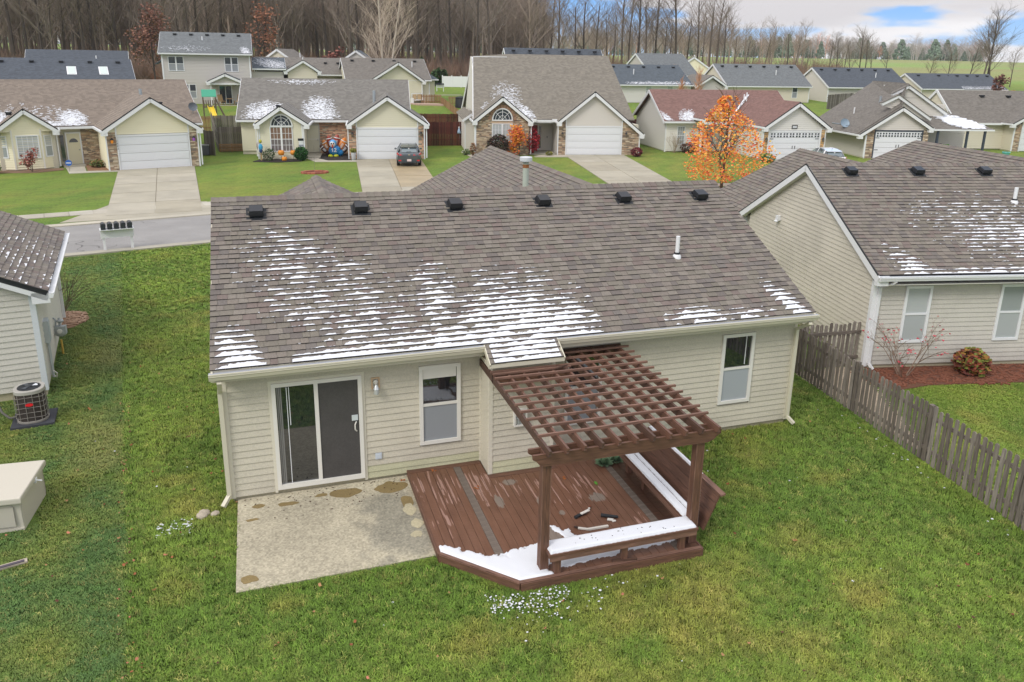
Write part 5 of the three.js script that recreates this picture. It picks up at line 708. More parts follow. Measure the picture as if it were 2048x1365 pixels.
// ---------------------------------------------------------------- house B: sage, arched window, parked car
const HB = thing('house', 'sage sided house with arched window, brick panels and the inflatable turkey', 'house', [8.29, 0, -49.56], -.1396);
{
  const H = HB; core(H, [bx(-.66, 0, -9, 5.2, 2.75, -.03), bx(-9.4, 0, -12.4, 4.4, 2.8, -4.05), bx(-7.4, 0, -4.1, -4.26, 2.75, -.03)]); parts(H, 'gable_core', ([plateXY([[-.66, 2.5], [5.25, 2.5], [2.4, 4.75]], -.06, -.03), plateXY([[-7.4, 2.5], [-4.26, 2.5], [-5.75, 3.9]], -.06, -.03)]), Mt.soffit);
  clad(H, [-.72, 0], [5.28, 0], 2.52, 2.64, wSage, { gab: [3.1, 4.8] }); veneer(H, [-.7, 0], [-.08, 0], 0, () => 2.75, brickPal, { h0: .08, h1: .1, l0: .2, l1: .34 }); veneer(H, [4.78, 0], [5.22, 0], 0, () => 2.72, brickPal, { h0: .08, h1: .1, l0: .2, l1: .34 }); clad(H, [-.68, -4], [-.68, 0], .1, 2.7, wSage);
  parts(H, 'corner_trim', ([bx(-.76, 0, -.04, -.68, 2.75, .07, 1), bx(-.1, 2.36, 0, 0, 3.2, .07, 1), bx(4.7, 2.36, 0, 4.8, 3.0, .07, 1), bx(5.22, 0, -.04, 5.32, 2.75, .09, 1), bx(-7.5, 0, -.04, -7.4, 2.75, .05, 1), bx(-4.26, 0, -.04, -4.16, 2.75, .05, 1), bx(-8.1, 0, -2.6, -8.0, 2.8, -2.5, 1)]), Mt.white); garage(H, 0, 4.7, 2.4, 0);
  gableW(H, -.75, 2.4, 5.57, .35, -9, 2.85, 2.87, 5.0, roofGrey); gableU(H, -9.7, 4.4, -3.6, -8, -12.6, 2.85, 6.02, roofGrey);
  veneer(H, [-3.2, -4], [-.68, -4], 0, () => 2.7, brickPal, { name: 'brick_veneer', h0: .08, h1: .1, l0: .2, l1: .34 }); entryDoor(H, [-4.15, .15, -4], .9, 2.2, mat('#cfcdb8', .45), { frame: mat('#b9bab2', .5) }); part(H, 'storm_door_bar', bx(-4.15, 1.2, -3.95, -3.25, 1.26, -3.92), Mt.whiteWarm); part(H, 'porch_slab', bx(-4.2, 0, -4, -3.0, .1, -.8), Mt.concrete);
  const inWin = (s, y) => (s > .9 && s < 2.45 && y > .65 && y < 2.6); part(H, 'siding', join(planks([-7.44, 0], [-4.22, 0], .1, 2.75, { gab: [1.69, 4.0], e: .14, t: .022, cut: [[.82, 2.52, .62, 2.62], [.9, 2.45, 2.6, 3.1], [1.2, 2.15, 3.1, 3.45]] })), wSage); clad(H, [-4.22, 0], [-4.22, -4], .1, 2.7, wSage); clad(H, [-8.05, -2.5], [-7.44, -2.5], .2, 2.8, wSage); clad(H, [-9.4, -4], [-7.4, -4], .3, 2.7, wSage); core(H, [bx(-8.05, 0, -4.1, -7.4, 2.8, -2.53)]);
  gableW(H, -7.7, -5.75, -3.7, .35, -7, 2.85, 2.85, 4.2, roofGrey); archWindow(H, [-6.6, 2.64, 0], 1.7, .9); windowUnit(H, [-6.66, .64, 0], 0, .86, 1.94, { up: mat([.2, .12, .08], .3), lo: mat([.15, .13, .13], .3), grid: [3, 4] }); windowUnit(H, [-5.8, .64, 0], 0, .86, 1.94, { up: mat([.2, .12, .08], .3), lo: mat([.15, .13, .13], .3), grid: [3, 4] });
  plumbing(H, 1.4, 4.4, -3.0, .85, .12, Mt.galv); wallLamp(H, [-.38, 1.95, .07]); wallLamp(H, [5.0, 2.0, .07]); farVent(H, -6.1, 3.95, -2); parts(H, 'downspout', ([bx(5.4, .1, -.02, 5.49, 2.5, .07, 1), bx(-4.14, .1, .05, -4.06, 2.6, .13, 1), bx(-7.62, .1, .05, -7.54, 2.6, .13, 1)]), Mt.white);
  const S = upTo([0, 2.85, -3.6], [0, 6.02, -8]); flakes(H, [-9.6, 2.87, -3.58], [1, 0, 0], S, 5.2, 9.3, (u, s) => clamp(Math.max(1.1 * blob(u, s, 2.2, .6, 2, 1.9), 1.0 * blob(u, s, 6.6, .5, 1.7, 1.4), .8 * blob(u, s, 5.2, .3, 3, .8), .75 * blob(u, s, 6.4, 1.6, 1.6, 1.6), .25 * blob(u, s, 5, 5, 3, .6)), 0, 1), 5200, 6, 'snow on the lower roof of the sage house'); }
// ---------------------------------------------------------------- house C: tall roof
const HC = thing('house', 'greige house with tall taupe roof and stone gable beside the brown fence', 'house', [26.0, 0, -49.38], -.18);
{
  const H = HC; core(H, [bx(-.7, 0, -9, 6.3, 2.6, -.03), bx(-7.7, 0, -15, 6, 2.9, -3.05), bx(-7.75, 0, -3.1, -3.3, 2.8, -.03), bx(-8.5, 0, -12, -7.7, 2.8, -3)]); parts(H, 'gable_core', ([plateXY([[-.7, 2.4], [6.3, 1.7], [6.3, 1.9], [2.28, 5.1]], -.06, -.03), plateXY([[-7.75, 2.6], [-3.3, 2.6], [-5.56, 4.6]], -.06, -.03)]), Mt.soffit);
  part(H, 'siding', join(planks([-.08, 0], [4.86, 0], 2.5, 3.05, { gab: [2.36, 5.15], e: .14, t: .022 })), wGreige); const tr = (s) => mixv(3.2, 2.0, s / 1.5); veneer(H, [-.72, 0], [-.1, 0], 0, () => 2.85, stonePal); veneer(H, [4.88, 0], [6.4, 0], 0, tr, stonePal); clad(H, [-.7, -3], [-.7, 0], .1, 2.7, wGreige);
  parts(H, 'corner_trim', ([bx(-.8, 0, -.04, -.72, 2.75, .07, 1), bx(-.12, 2.36, 0, -.02, 3.1, .075, 1), bx(4.78, 0, 0, 4.88, 3.1, .075, 1), bx(6.38, 0, -.04, 6.48, 1.9, .08, 1), bx(-7.95, 0, -.05, -7.78, 2.8, .08, 1), bx(-8.55, 0, -3.05, -8.45, 2.8, -2.95, 1)]), Mt.white); garage(H, 0, 4.77, 2.36, 0);
  gableW(H, -.85, 2.28, 6.7, .35, -9, 2.9, 1.88, 5.4, roofTaupe);
  part(H, 'roof_slope', slab([[-8.0, 2.98, -.6], [6.1, 2.98, -.6], [5.3, 8.36, -8], [-4.3, 8.36, -8], [-7.4, 8.12, -7.7]].map((p) => p), .14), roofTaupe); part(H, 'roof_slope', slab([[6.1, 2.98, -15.4], [-8, 2.98, -15.4], [-7.4, 8.12, -8.3], [-4.3, 8.36, -8], [5.3, 8.36, -8]], .14), roofTaupe);
  part(H, 'upper_gable_wall', plateXY([[-15.2, 2.9], [-.8, 2.9], [-7.6, 8.1], [-8.4, 8.1]], -.02, .02).rotateY(-Math.PI / 2).translate(-7.6, 0, 0), wPale); parts(H, 'rake_board', ([bar([-8.0, 2.8, -.6], [-7.45, 7.95, -7.7], .06, .3), bar([-7.45, 7.95, -8.3], [-8.0, 2.8, -15.3], .06, .3), bx(-7.4, 8.02, -7.74, -4.3, 8.12, -7.6)]), Mt.white); parts(H, 'eave_gutter', ([bx(-3, 2.76, -.62, -.7, 2.92, -.46), bx(-3.1, 2.78, -.5, -2.6, 3.0, -.3), bx(-1.2, 2.78, -.5, -.8, 3.0, -.3)]), Mt.white); part(H, 'porch_soffit', bx(-3.3, 2.68, -3, -.7, 2.74, -.5), Mt.white);
  part(H, 'roof_slope', slab([[-8.7, 2.75, -13], [-8.7, 2.75, -2.8], [-7.9, 3.3, -2.8], [-7.9, 3.3, -13]], .1), roofTaupe); part(H, 'rake_board', bar([-8.75, 2.62, -2.8], [-7.9, 3.2, -2.8], .05, .2), Mt.white);
  clad(H, [-8.5, -3], [-7.7, -3], .1, 2.75, wGreige); clad(H, [-8.5, -12], [-8.5, -3], .1, 2.7, wGreige); clad(H, [-3.2, -3], [-.7, -3], .1, 2.7, wGreige); clad(H, [-3.24, 0], [-3.24, -3], .1, 2.7, wGreige);
  const aw = (s, y) => { const u = s - 7.8; return (Math.abs(u + 5.57) < .95 && y > 1.1 && y < 2.95) || (Math.hypot((u + 5.57) / .95, (y - 2.9) / 1.05) < 1 && y > 2.9); }; veneer(H, [-7.8, 0], [-3.28, 0], 0, (s) => s < 2.24 ? mixv(2.7, 4.65, s / 2.24) : mixv(4.65, 2.7, (s - 2.24) / 2.28), stonePal, { cut: aw }); { const l = []; for (let i = 0; i < 26; i++) { const a = Math.PI * (i + .5) / 26, c = [-5.57 + Math.cos(a) * 1.06, 2.92 + Math.sin(a) * 1.14]; l.push(tint(bar([c[0] - Math.cos(a) * .12, c[1] - Math.sin(a) * .12, .04], [c[0] + Math.cos(a) * .14, c[1] + Math.sin(a) * .14, .04], .1, .09, [0, 0, 1]), mul3(brickPal[i % 4], .95))); } part(H, 'brick_arch', join(l), stoneVC); }
  gableW(H, -8.05, -5.56, -3.05, .35, -8, 2.95, 2.9, 4.92, roofTaupe); archWindow(H, [-6.45, 2.95, .02], 1.76, .98); windowUnit(H, [-6.45, 1.1, .02], 0, .88, 1.55, { split: false, up: Mt.blind, grid: [3, 3] }); windowUnit(H, [-5.57, 1.1, .02], 0, .88, 1.55, { split: false, up: Mt.blind, grid: [3, 3] }); part(H, 'window_header', bx(-6.5, 2.66, .0, -4.64, 2.9, .05), mat('#bfa890', .8));
  entryDoor(H, [-2.95, .1, -2.98], .9, 2.2, mat('#7c1f24', .5), { side: [.98, 1.2], frame: Mt.white }); wallLamp(H, [-.4, 1.75, .07]); wallLamp(H, [5.2, 1.75, .07]); parts(H, 'downspout', ([bx(-3.15, .1, .05, -3.07, 2.6, .13, 1)]), Mt.white); part(H, 'door_bell', bx(-1.2, 1.2, -2.98, -1.14, 1.32, -2.95), Mt.black); part(H, 'porch_slab', bx(-3.2, 0, -3, -.8, .1, -.2), Mt.concrete);
  const S = upTo([0, 2.98, -.6], [0, 8.36, -8]); flakes(H, [-7.6, 3.0, -.58], [1, 0, 0], S, 5.5, 5.5, (u, s) => clamp(Math.max(.9 * blob(u, s, 2.6, 1.8, 1.4, 1.7), 1.2 * blob(u, s, 4.1, .9, .8, 1.4, .5), .7 * blob(u, s, .9, 1.1, .6, 1.2), .3 * blob(u, s, 2.8, 3.2, 1.6, 2)), 0, 1), 3000, 8, 'snow in the valley beside the stone gable of the taupe roofed house'); }
// ---------------------------------------------------------------- house D: red-brown roof behind the orange tree
const HD = thing('house', 'pale house with red brown roof behind the orange tree', 'house', [41.64, 0, -42.85], -.1396);
{
  const H = HD; core(H, [bx(-.5, 0, -7, 5.0, 2.65, -.03), bx(-6.62, 0, -14.8, 5.6, 2.75, -6.45)]); part(H, 'gable_core', plateXY([[-.5, 2.4], [5, 2.4], [2.3, 4.55]], -.06, -.03), Mt.soffit); clad(H, [-.5, 0], [5.1, 0], 2.5, 2.56, wSilver, { gab: [2.8, 4.6] }); veneer(H, [-.5, 0], [-.1, 0], 0, () => 2.65, goldPal); veneer(H, [4.68, 0], [5.05, 0], 0, () => 2.6, goldPal); clad(H, [-.5, -6.4], [-.5, 0], .1, 2.65, wSilver);
  parts(H, 'corner_trim', ([bx(-.58, 0, -.04, -.5, 2.65, .07, 1), bx(-.12, 0, 0, -.03, 2.65, .075, 1), bx(4.6, 0, 0, 4.7, 2.65, .075, 1), bx(5.05, 0, -.04, 5.13, 2.65, .08, 1), bx(-6.72, 0, -6.5, -6.62, 2.75, -6.38, 1)]), Mt.white); garage(H, 0, 4.57, 2.35, 0, { win: true });
  gableW(H, -.65, 2.3, 5.4, .35, -9.5, 2.82, 2.75, 4.84, roofRed); gableU(H, -7.05, 5.95, -6, -10.5, -15, 2.8, 5.4, roofRed);
  part(H, 'siding', join(planks([-6.66, -14.8], [-6.66, -6.4], .1, 2.7, { gab: [4.3, 5.1], e: .14, t: .022 })), wSilver); clad(H, [-6.66, -6.4], [-.5, -6.4], .1, 2.7, wPale, { cut: [[1.04, 1.8, .6, 2.3], [3.0, 4.6, .6, 2.3]] }); windowUnit(H, [-5.62, .63, -6.4], 0, .76, 1.68, { up: Mt.blindGrey, lo: Mt.blindGrey, grid: [3, 4] }); windowUnit(H, [-3.66, .6, -6.4], 0, .8, 1.7, { up: Mt.blindGrey, grid: [3, 4] }); windowUnit(H, [-2.86, .6, -6.4], 0, .8, 1.7, { up: Mt.blindGrey, grid: [3, 4] });
  gableW(H, -4.2, -2.87, -1.5, -4.0, -8, 3.1, 3.1, 4.1, roofRed); part(H, 'dormer_face', plateXY([[-4, 3.0], [-1.7, 3.0], [-2.87, 3.85]], -4.3, -4.25), wTan); part(H, 'porch_beam', bx(-4.4, 2.6, -4.4, -1.3, 2.85, -4.2), Mt.white); for (const u of [-4.2, -1.5]) part(H, 'porch_post', bx(u - .08, 0, -4.4, u + .08, 2.6, -4.24, 1), Mt.white);
  plumbing(H, 1.5, 4.5, -8.3, .6); plumbing(H, 1.75, 4.45, -8.3, .8); wallLamp(H, [-.3, 1.7, .07]); wallLamp(H, [4.88, 1.7, .07]); { const s = sub(H, 'address_sign', [1.95, 2.62, .03]); part(s, 'frame', join(ring(.5, .3, .06, 0, .04)), Mt.black); part(s, 'plate', bx(.06, .06, 0, .44, .24, .025), Mt.white); part(s, 'lettering', bx(.12, .13, .025, .38, .17, .03), mat('#9aa3b0', .5)); }
  const S = upTo([0, 2.8, -6], [0, 5.4, -10.5]); flakes(H, [-7, 2.82, -5.98], [1, 0, 0], S, 3, 8, (u, s) => clamp(Math.max(1.2 * blob(u, s, 2.3, .5, .95, 1.5, -.25), 1.1 * blob(u, s, .3, .3, .5, 1.5, .3), .8 * blob(u, s, 5.8, .5, .8, .9)), 0, 1), 2400, 9, 'snow on the red brown roof behind the orange tree'); const v = [[-.55, 2.95, -6.3], [2.3, 4.95, -9.2]]; const g = bar(v[0], v[1], .22, .04); g.rotateY(H.rotation.y); g.translate(41.64, .06, -42.85); solo('roof_snow', g, Mt.snow, 'narrow line of snow in the roof valley of the red brown roof', 'snow'); }
// ---------------------------------------------------------------- house E: broad grey roof, stacked gables
const HE = thing('house', 'house with broad grey roof, stacked gables and panelled white garage door', 'house', [52.0, 0, -42.2], -.2443);
{
  const H = HE; core(H, [bx(-.75, 0, -9, 4.8, 2.5, -.03), bx(-.7, 0, -14, 8.5, 2.5, -3.5)]); part(H, 'gable_core', plateXY([[-.75, 2.0], [4.8, 2.0], [4.8, 2.5], [2.0, 4.25], [-.75, 2.3]], -.06, -.03), Mt.soffit); clad(H, [0, 0], [4.3, 0], 2.46, 2.75, wGreige, { gab: [2.0, 4.25] }); veneer(H, [-.75, 0], [-.1, 0], 0, (s) => 2.3 + s * .5, stonePal); veneer(H, [4.32, 0], [4.8, 0], 0, () => 2.5, stonePal); part(H, 'siding', join(planks([-.75, -9], [-.75, 0], .1, 2.0, { e: .14, t: .022 })), wGreige); part(H, 'siding', join(planks([-.1, -9], [-.1, -8.9], .1, 2.0, {})), wGreige);
  const dark = mat('#3c4450', .5); garage(H, 0, 4.2, 2.32, 0, { win: true, trim: dark }); parts(H, 'corner_trim', ([bx(-.83, 0, -.04, -.75, 2.0, .07, 1)]), Mt.white);
  gableW(H, -1.6, 2.0, 4.95, .35, -9, 2.12, 2.72, 4.48, roofDim);
  part(H, 'roof_slope', slab([[-1.7, 2.1, -10], [-1.6, 2.1, .2], [2.6, 5.1, -1.4], [5.0, 6.3, -11]], .12), roofDim); part(H, 'roof_slope', slab([[8.2, 3.6, -11], [5.0, 6.3, -11], [3.4, 6.28, -2.0], [7.3, 3.8, -2.0]].reverse(), .12), roofDim); part(H, 'roof_slope', slab([[-1.6, 2.1, .15], [2.0, 4.5, .1], [3.4, 6.25, -2.05], [5.0, 6.3, -11]].reverse(), .1), roofDim);
  const stackG = (uL, yL, uc, yc, uR, yR, w, nm) => { part(H, 'upper_gable_wall', plateXY([[uL, yL - .1], [uR, yR - .1], [uc, yc - .15]], w - .06, w - .02), wGreige); part(H, 'siding', join(planks([Math.min(uL, uR), w], [Math.max(uL, uR), w], Math.min(yL, yR), Math.min(yL, yR) + .02, { gab: [uc - uL, yc - .2], e: .14, t: .02 }).filter((g) => { g.computeBoundingBox(); return g.boundingBox.min.y > yL - .2; })), wGreige); parts(H, 'rake_board', ([bar([uL - .15, yL, w + .1], [uc, yc, w + .1], .3, .24), bar([uc, yc, w + .1], [uR + .1, yR, w + .1], .3, .24)]), Mt.white); part(H, 'roof_edge', join([bar([uL - .2, yL + .15, w + .05], [uc, yc + .15, w + .05], .5, .06), bar([uc, yc + .15, w + .05], [uR + .1, yR + .15, w + .05], .5, .06)]), roofDim); };
  stackG(2.2, 5.35, 3.44, 6.1, 7.2, 3.75, -2.0); stackG(.6, 4.6, 1.83, 5.3, 4.95, 3.35, -.6); part(H, 'siding', join(planks([3.4, -2.02], [7.2, -2.02], 3.3, 4.6, { e: .14 })), wGreige);
  // porch at the right
  part(H, 'porch_roof', slab([[4.6, 2.6, .2], [10.6, 2.6, .2], [8.6, 3.75, -2.6], [4.6, 3.9, -2.6]], .1), roofDim); part(H, 'porch_gutter', bx(4.8, 2.45, .2, 10.6, 2.58, .32), Mt.white); clad(H, [4.8, -3.2], [10.2, -3.2], .2, 2.6, wGreige, { cut: [[.3, 1.9, .5, 2.5]] }); core(H, [bx(4.8, 0, -8, 10.2, 2.6, -3.25)]); for (const u of [5.6, 8.3, 9.9]) part(H, 'porch_post', bx(u - .08, 0, 0, u + .08, 2.5, .16, 1), dark); windowUnit(H, [5.15, .5, -3.18], 0, .8, 1.95, { up: Mt.blindGrey, grid: [2, 4] }); windowUnit(H, [5.95, .5, -3.18], 0, .8, 1.95, { up: Mt.blindGrey, grid: [2, 4] }); part(H, 'porch_deck', bx(4.8, 0, -3.2, 10.4, .25, .2), Mt.concrete); part(H, 'porch_chair', join([bx(6.6, .25, -1.6, 7.1, .7, -1.1), bx(6.6, .7, -1.6, 7.1, 1.2, -1.5)]), mat('#5f6266', .7));
  plumbing(H, .4, 3.4, -5.0, .7); plumbing(H, 2.0, 3.9, -3.6, 1.3, .12, Mt.galv); plumbing(H, 4.1, 5.7, -7, .4, .1); const d = sub(H, 'satellite_dish', [-1.3, 2.75, -3.2]); part(d, 'reflector', lathe([[0, 0], [.2, .02], [.36, .08], [.42, .14]], 20).rotateX(1.1), mat('#8296a6', .4)); part(d, 'arm', join([rod([0, -.5, -.1], [0, 0, 0], .04, .04), rod([-1.0, .0, -.3], [0, -.1, -.1], .05, .05), rod([0, -.2, 0], [.4, -.1, .4], .02, .02)]), Mt.steel); part(H, 'downspout', bx(-.9, .1, .0, -.82, 2.0, .08, 1), Mt.white);
  const S = upTo([0, 2.6, .2], [0, 3.75, -2.6]); flakes(H, [5.6, 2.64, .2], [1, 0, 0], S, 3, 4.6, (u, s) => 1.6 * blob(u, s, 2.6, 1.2, 1.6, 1.7, .6), 700, 10, 'snow on the porch roof of the stacked gable house', .16); }
// ---------------------------------------------------------------- house F at the right edge
const HF_ = thing('house', 'greige house with dark roof cut by the right picture edge', 'house', [68.6, 0, -45.5], -.2443);
{ const H = HF_; core(H, [bx(-3, 0, -9, 4, 2.6, -1.1), bx(2.2, 0, -5, 9, 2.6, .5)]); clad(H, [-1.8, -1.0], [2.2, -1.0], .1, 2.6, wTan); clad(H, [2.2, -1], [2.2, .55], .1, 2.6, wTan); clad(H, [2.9, .55], [9, .55], 2.5, 3.1, wTan); veneer(H, [2.25, .55], [2.85, .55], 0, () => 2.6, stonePal); garage(H, 3, 7.6, 2.4, .55); part(H, 'corner_trim', bx(2.15, 0, .5, 2.25, 2.6, .62, 1), Mt.white);
  part(H, 'roof_slope', slab([[-3.2, 2.6, -.6], [2.4, 2.6, -.6], [4.5, 2.6, .95], [10, 4.9, .95], [10, 5.6, -4.5], [-2.5, 5.6, -4.5]].map((p) => [p[0], Math.min(p[1], 5.6), p[2]]).slice(0, 2).concat([[10, 2.6, -.6], [10, 5.6, -4.5], [-3.0, 5.6, -4.5]]), .12), roofDim); part(H, 'roof_slope', slab([[10, 2.6, -8.5], [-3, 2.6, -8.5], [-3, 5.6, -4.5], [10, 5.6, -4.5]], .12), roofDim); gableW(H, 1.7, 6.2, 10.5, .9, -5, 2.7, 2.7, 5.2, roofDim);
  part(H, 'upper_gable_wall', plateXY([[-8.4, 2.6], [-.7, 2.6], [-4.5, 5.5]], -.02, .02).rotateY(-Math.PI / 2).translate(-2.9, 0, 0), wTan); part(H, 'siding', join(planks([-2.95, -8.4], [-2.95, -.7], .1, 2.6, { gab: [3.85, 5.4], e: .14, t: .022 })), wTan); parts(H, 'rake_board', ([bar([-3.1, 2.5, -.5], [-3.1, 5.5, -4.5], .06, .28), bar([-3.1, 5.5, -4.5], [-3.1, 2.5, -8.5], .06, .28), bx(-3, 2.42, -.6, 2.4, 2.6, -.48)]), Mt.white); farVent(H, 1.2, 5.0, -3.7); farVent(H, 4, 5.0, -3.7); }
// ---------------------------------------------------------------- second row of houses, up the slope
function farHouse(label, o) { // ridge along u through the group's centre
  const y0 = ter(o.x, o.z) - .1, H = thing('house', label, 'house', [o.x, y0, o.z], o.turn || 0), L = o.len / 2, hd = o.hd || 4.6, ye = o.eave - y0, yr = o.ridge - y0; H.userData.group = 'houses of the second row';
  core(H, [bx(-L + .25, -.6, -hd + .4, L - .25, ye - .05, hd - .45)]); gableU(H, -L, L, hd, 0, -hd, ye, yr, o.roof); clad(H, [-L + .2, hd - .4], [L - .2, hd - .4], 0, ye - .1, o.wall, { cut: (o.wins || []).map(([u, y, w, h]) => [u + L - .2, u + w + L - .2, y, y + h]) });
  part(H, 'siding', join(planks([-L + .2, -hd + .4], [-L + .2, hd - .4], 0, ye - .15, { gab: [hd - .4, yr - .2], e: .14, t: .022 })), o.wall2 || o.wall); parts(H, 'gable_core', ([plateXY([[-hd + .4, ye - .2], [hd - .4, ye - .2], [0, yr - .22]], -.02, .02).rotateY(-Math.PI / 2).translate(-L + .24, 0, 0), plateXY([[-hd + .4, ye - .2], [hd - .4, ye - .2], [0, yr - .22]], -.02, .02).rotateY(-Math.PI / 2).translate(L - .24, 0, 0)]), o.wall);
  parts(H, 'corner_trim', ([bx(-L + .15, 0, hd - .46, -L + .27, ye - .1, hd - .34, 1), bx(L - .27, 0, hd - .46, L - .15, ye - .1, hd - .34, 1)]), Mt.white);
  for (const [u, y, w, h, k] of o.wins || []) windowUnit(H, [u, y, hd - .4], 0, w, h, { up: k === 1 ? Mt.blind : Mt.glassFar, lo: k === 1 ? Mt.blindGrey : Mt.screenGrey, ...(k === 2 ? { grid: [2, 2], split: false } : {}) });
  for (let i = 0; i < (o.vents || 0); i++) farVent(H, -L + (i + .5) * o.len / o.vents, yr - .38, .75); if (o.pipe) plumbing(H, o.pipe, yr - (yr - ye) * .5, hd * .5, .7, .07); return H;
}
farHouse('low house with dark slate roof and two skylights at the far left', { x: -19.2, z: -73.5, turn: .2, len: 17, ridge: 7.35, eave: 5.0, hd: 4.8, roof: roofSlate, wall: wCream, vents: 7 });
{ const H = scene.children[scene.children.length - 1]; for (const u of [3.2, 5.9]) { const g = sub(H, 'skylight', [u, 4.8, 2.3]); part(g, 'frame', bar([0, -.35, .7], [0, .35, -.7], .8, .1), Mt.white); part(g, 'pane', bar([0, -.28, .6], [0, .36, -.58], .6, .1), mat('#c5d2cd', .2)); } gableW(H, 6.0, 7.6, 9.2, 5.6, 1, 2.9, 2.9, 4.1, roofSlate); part(H, 'siding', join(planks([6.2, 5.3], [9.0, 5.3], 1, 2.7, { gab: [1.4, 3.8], e: .14 })), wPale); }
farHouse('further dark slate roof showing behind the skylight house', { x: -19.5, z: -97, turn: .12, len: 11, ridge: 8.25, eave: 5.6, roof: roofSlate, wall: wPale, pipe: 2 });
// two-storey house
{
  const x0 = -8.95, zf = -85, yg = ter(-4, -85) - .15, H = thing('house', 'two storey grey sided house with covered patio, upper left', 'house', [x0, yg, zf], 0, 'houses of the second row'), L = 9.4, ye = 8.1 - yg, yr = 10.45 - yg;
  core(H, [bx(.1, -.6, -8.8, L - .1, ye - .05, -.05)]); gableU(H, -.3, L + .3, .45, -4.3, -9.3, ye, yr, roofMid); part(H, 'roof_slope', slab([[-.9, ye - .1, -8], [1.2, ye - .1, -8], [.9, yr - .35, -4.6], [-.55, yr - .35, -4.6]], .1), roofMid);
  const wins = [[.62, 3.75, 1.65, 1.65], [6.6, 3.75, 1.5, 1.65], [1.85, .75, 1.5, 1.6]]; clad(H, [0, 0], [L, 0], 0, ye - .1, wGrey, { cut: [...wins.map(([u, y, w, h]) => [u, u + w, y, y + h]), [5.7, 7.2, .1, 2.3]] }); part(H, 'siding', join(planks([0, -8.8], [0, 0], 0, ye - .1, { gab: [4.4, yr - .2], e: .14, t: .02 })), wSilver); parts(H, 'corner_trim', ([bx(-.06, 0, -.06, .1, ye, .06, 1), bx(L - .1, 0, -.06, L + .06, ye, .06, 1)]), Mt.white);
  for (const [u, y, w, h] of wins) { windowUnit(H, [u, y, 0], 0, w / 2, h, { up: Mt.glassFar, lo: Mt.screenGrey }); windowUnit(H, [u + w / 2, y, 0], 0, w / 2, h, { up: Mt.glassFar, lo: Mt.screenGrey }); }
  const d = sub(H, 'patio_door', [5.75, .12, 0]); part(d, 'frame', join([...ring(1.45, 2.1, .08, 0, .06), bx(.69, .08, 0, .76, 2.02, .06, 1)]), Mt.white); part(d, 'pane', bx(.08, .08, .01, .69, 2.02, .03), Mt.glassFar); part(d, 'pane', bx(.76, .08, .01, 1.37, 2.02, .03), Mt.glassFar); gableW(H, 4.65, 6.6, 8.6, 2.4, -.2, 2.75, 2.75, 3.65, roofMid); part(H, 'porch_gable', plateXY([[4.9, 2.55], [8.4, 2.55], [6.6, 3.4]], 2.05, 2.1), wGrey); part(H, 'porch_beam', bx(4.9, 2.35, 1.95, 8.4, 2.55, 2.15), Mt.white); for (const u of [5.0, 8.3]) part(H, 'porch_post', bx(u - .08, 0, 1.95, u + .08, 2.35, 2.12, 1), Mt.white); part(H, 'porch_slab', bx(4.7, -.3, 0, 8.7, .1, 2.6), Mt.concrete); clad(H, [4.75, .05], [4.75, .0], 0, .1, wGrey);
  for (let i = 0; i < 5; i++) farVent(H, 1.3 + i * 1.75, yr - .35, -3.6); plumbing(H, 4.3, yr - 1, -2.5, .5, .07);
  // low wing right, behind the sage house
  gableU(H, 9.6, 13.4, -.6, -4, -8, 5.3 - yg + 1.2, 7.6 - yg + .1, roofBlue); core(H, [bx(9.5, -.5, -7.5, 13, 3.6, -1)]); clad(H, [9.4, -1], [13.1, -1], 0, 3.8, wGrey); part(H, 'side_porch_roof', slab([[-1.2, 4.5, -7], [-1.2, 4.5, -4], [0, 5.3, -4], [0, 5.3, -7]], .1), roofBlue);
  const S = upTo([0, 6.5 - yg, -.6], [0, 7.7 - yg, -4]); flakes(H, [9.6, 6.52 - yg, -.58], [1, 0, 0], S, 3.4, 3.8, (u, s) => .75 * blob(u, s, 2.4, 1.2, 2.2, 2.2, .6), 900, 21, 'snow on the low wing roof beside the two storey house'); flakes(H, [7, ye + .02, .44], [1, 0, 0], upTo([0, ye, .45], [0, yr, -4.3]), 2, 2.6, (u, s) => .9 * blob(u, s, 2, .5, .6, 1.4, .2), 500, 22, 'snow at the right eave of the two storey house'); flakes(H, [0, ye + .02, .44], [1, 0, 0], upTo([0, ye, .45], [0, yr, -4.3]), 2.4, 6, (u, s) => .3 * blob(u, s, 2.5, 1, 3, 1), 500, 23, 'faint snow streaks on the two storey house roof');
}
{ // tan house with white garage, centre
  const zf = -86, yg = ter(6, -86), H = thing('house', 'tan house with a small white garage gable in the second row', 'house', [4.75, yg, zf], .04, 'houses of the second row'); core(H, [bx(-.1, -.3, -6, 3.3, 3.5, -.05), bx(-3, -.3, -13, 9, 3.2, -6.2)]); clad(H, [-.1, 0], [3.3, 0], 2.4, 3.55, wTan, { gab: [1.7, 4.8] }); garage(H, .1, 3.1, 2.35, 0); gableW(H, -.5, 1.7, 3.7, .35, -8, 3.75, 3.75, 5.05, roofDim); gableU(H, -3.4, 9, -4.5, -8.5, -13, 3.3, 5.3, roofDim); plumbing(H, 2.4, 4.8, -7, .5); plumbing(H, -.6, 4.6, -7.5, .7); farVent(H, 5.2, 4.6, -7); farVent(H, 6.8, 4.6, -7); farVent(H, 8.2, 4.6, -7);
  farHouse('far tan gable peeking over the second row', { x: 5.2, z: -104, turn: 1.2, len: 7, ridge: 8.9, eave: 6.6, hd: 3.4, roof: roofDim, wall: wTan, pipe: 1 });
}
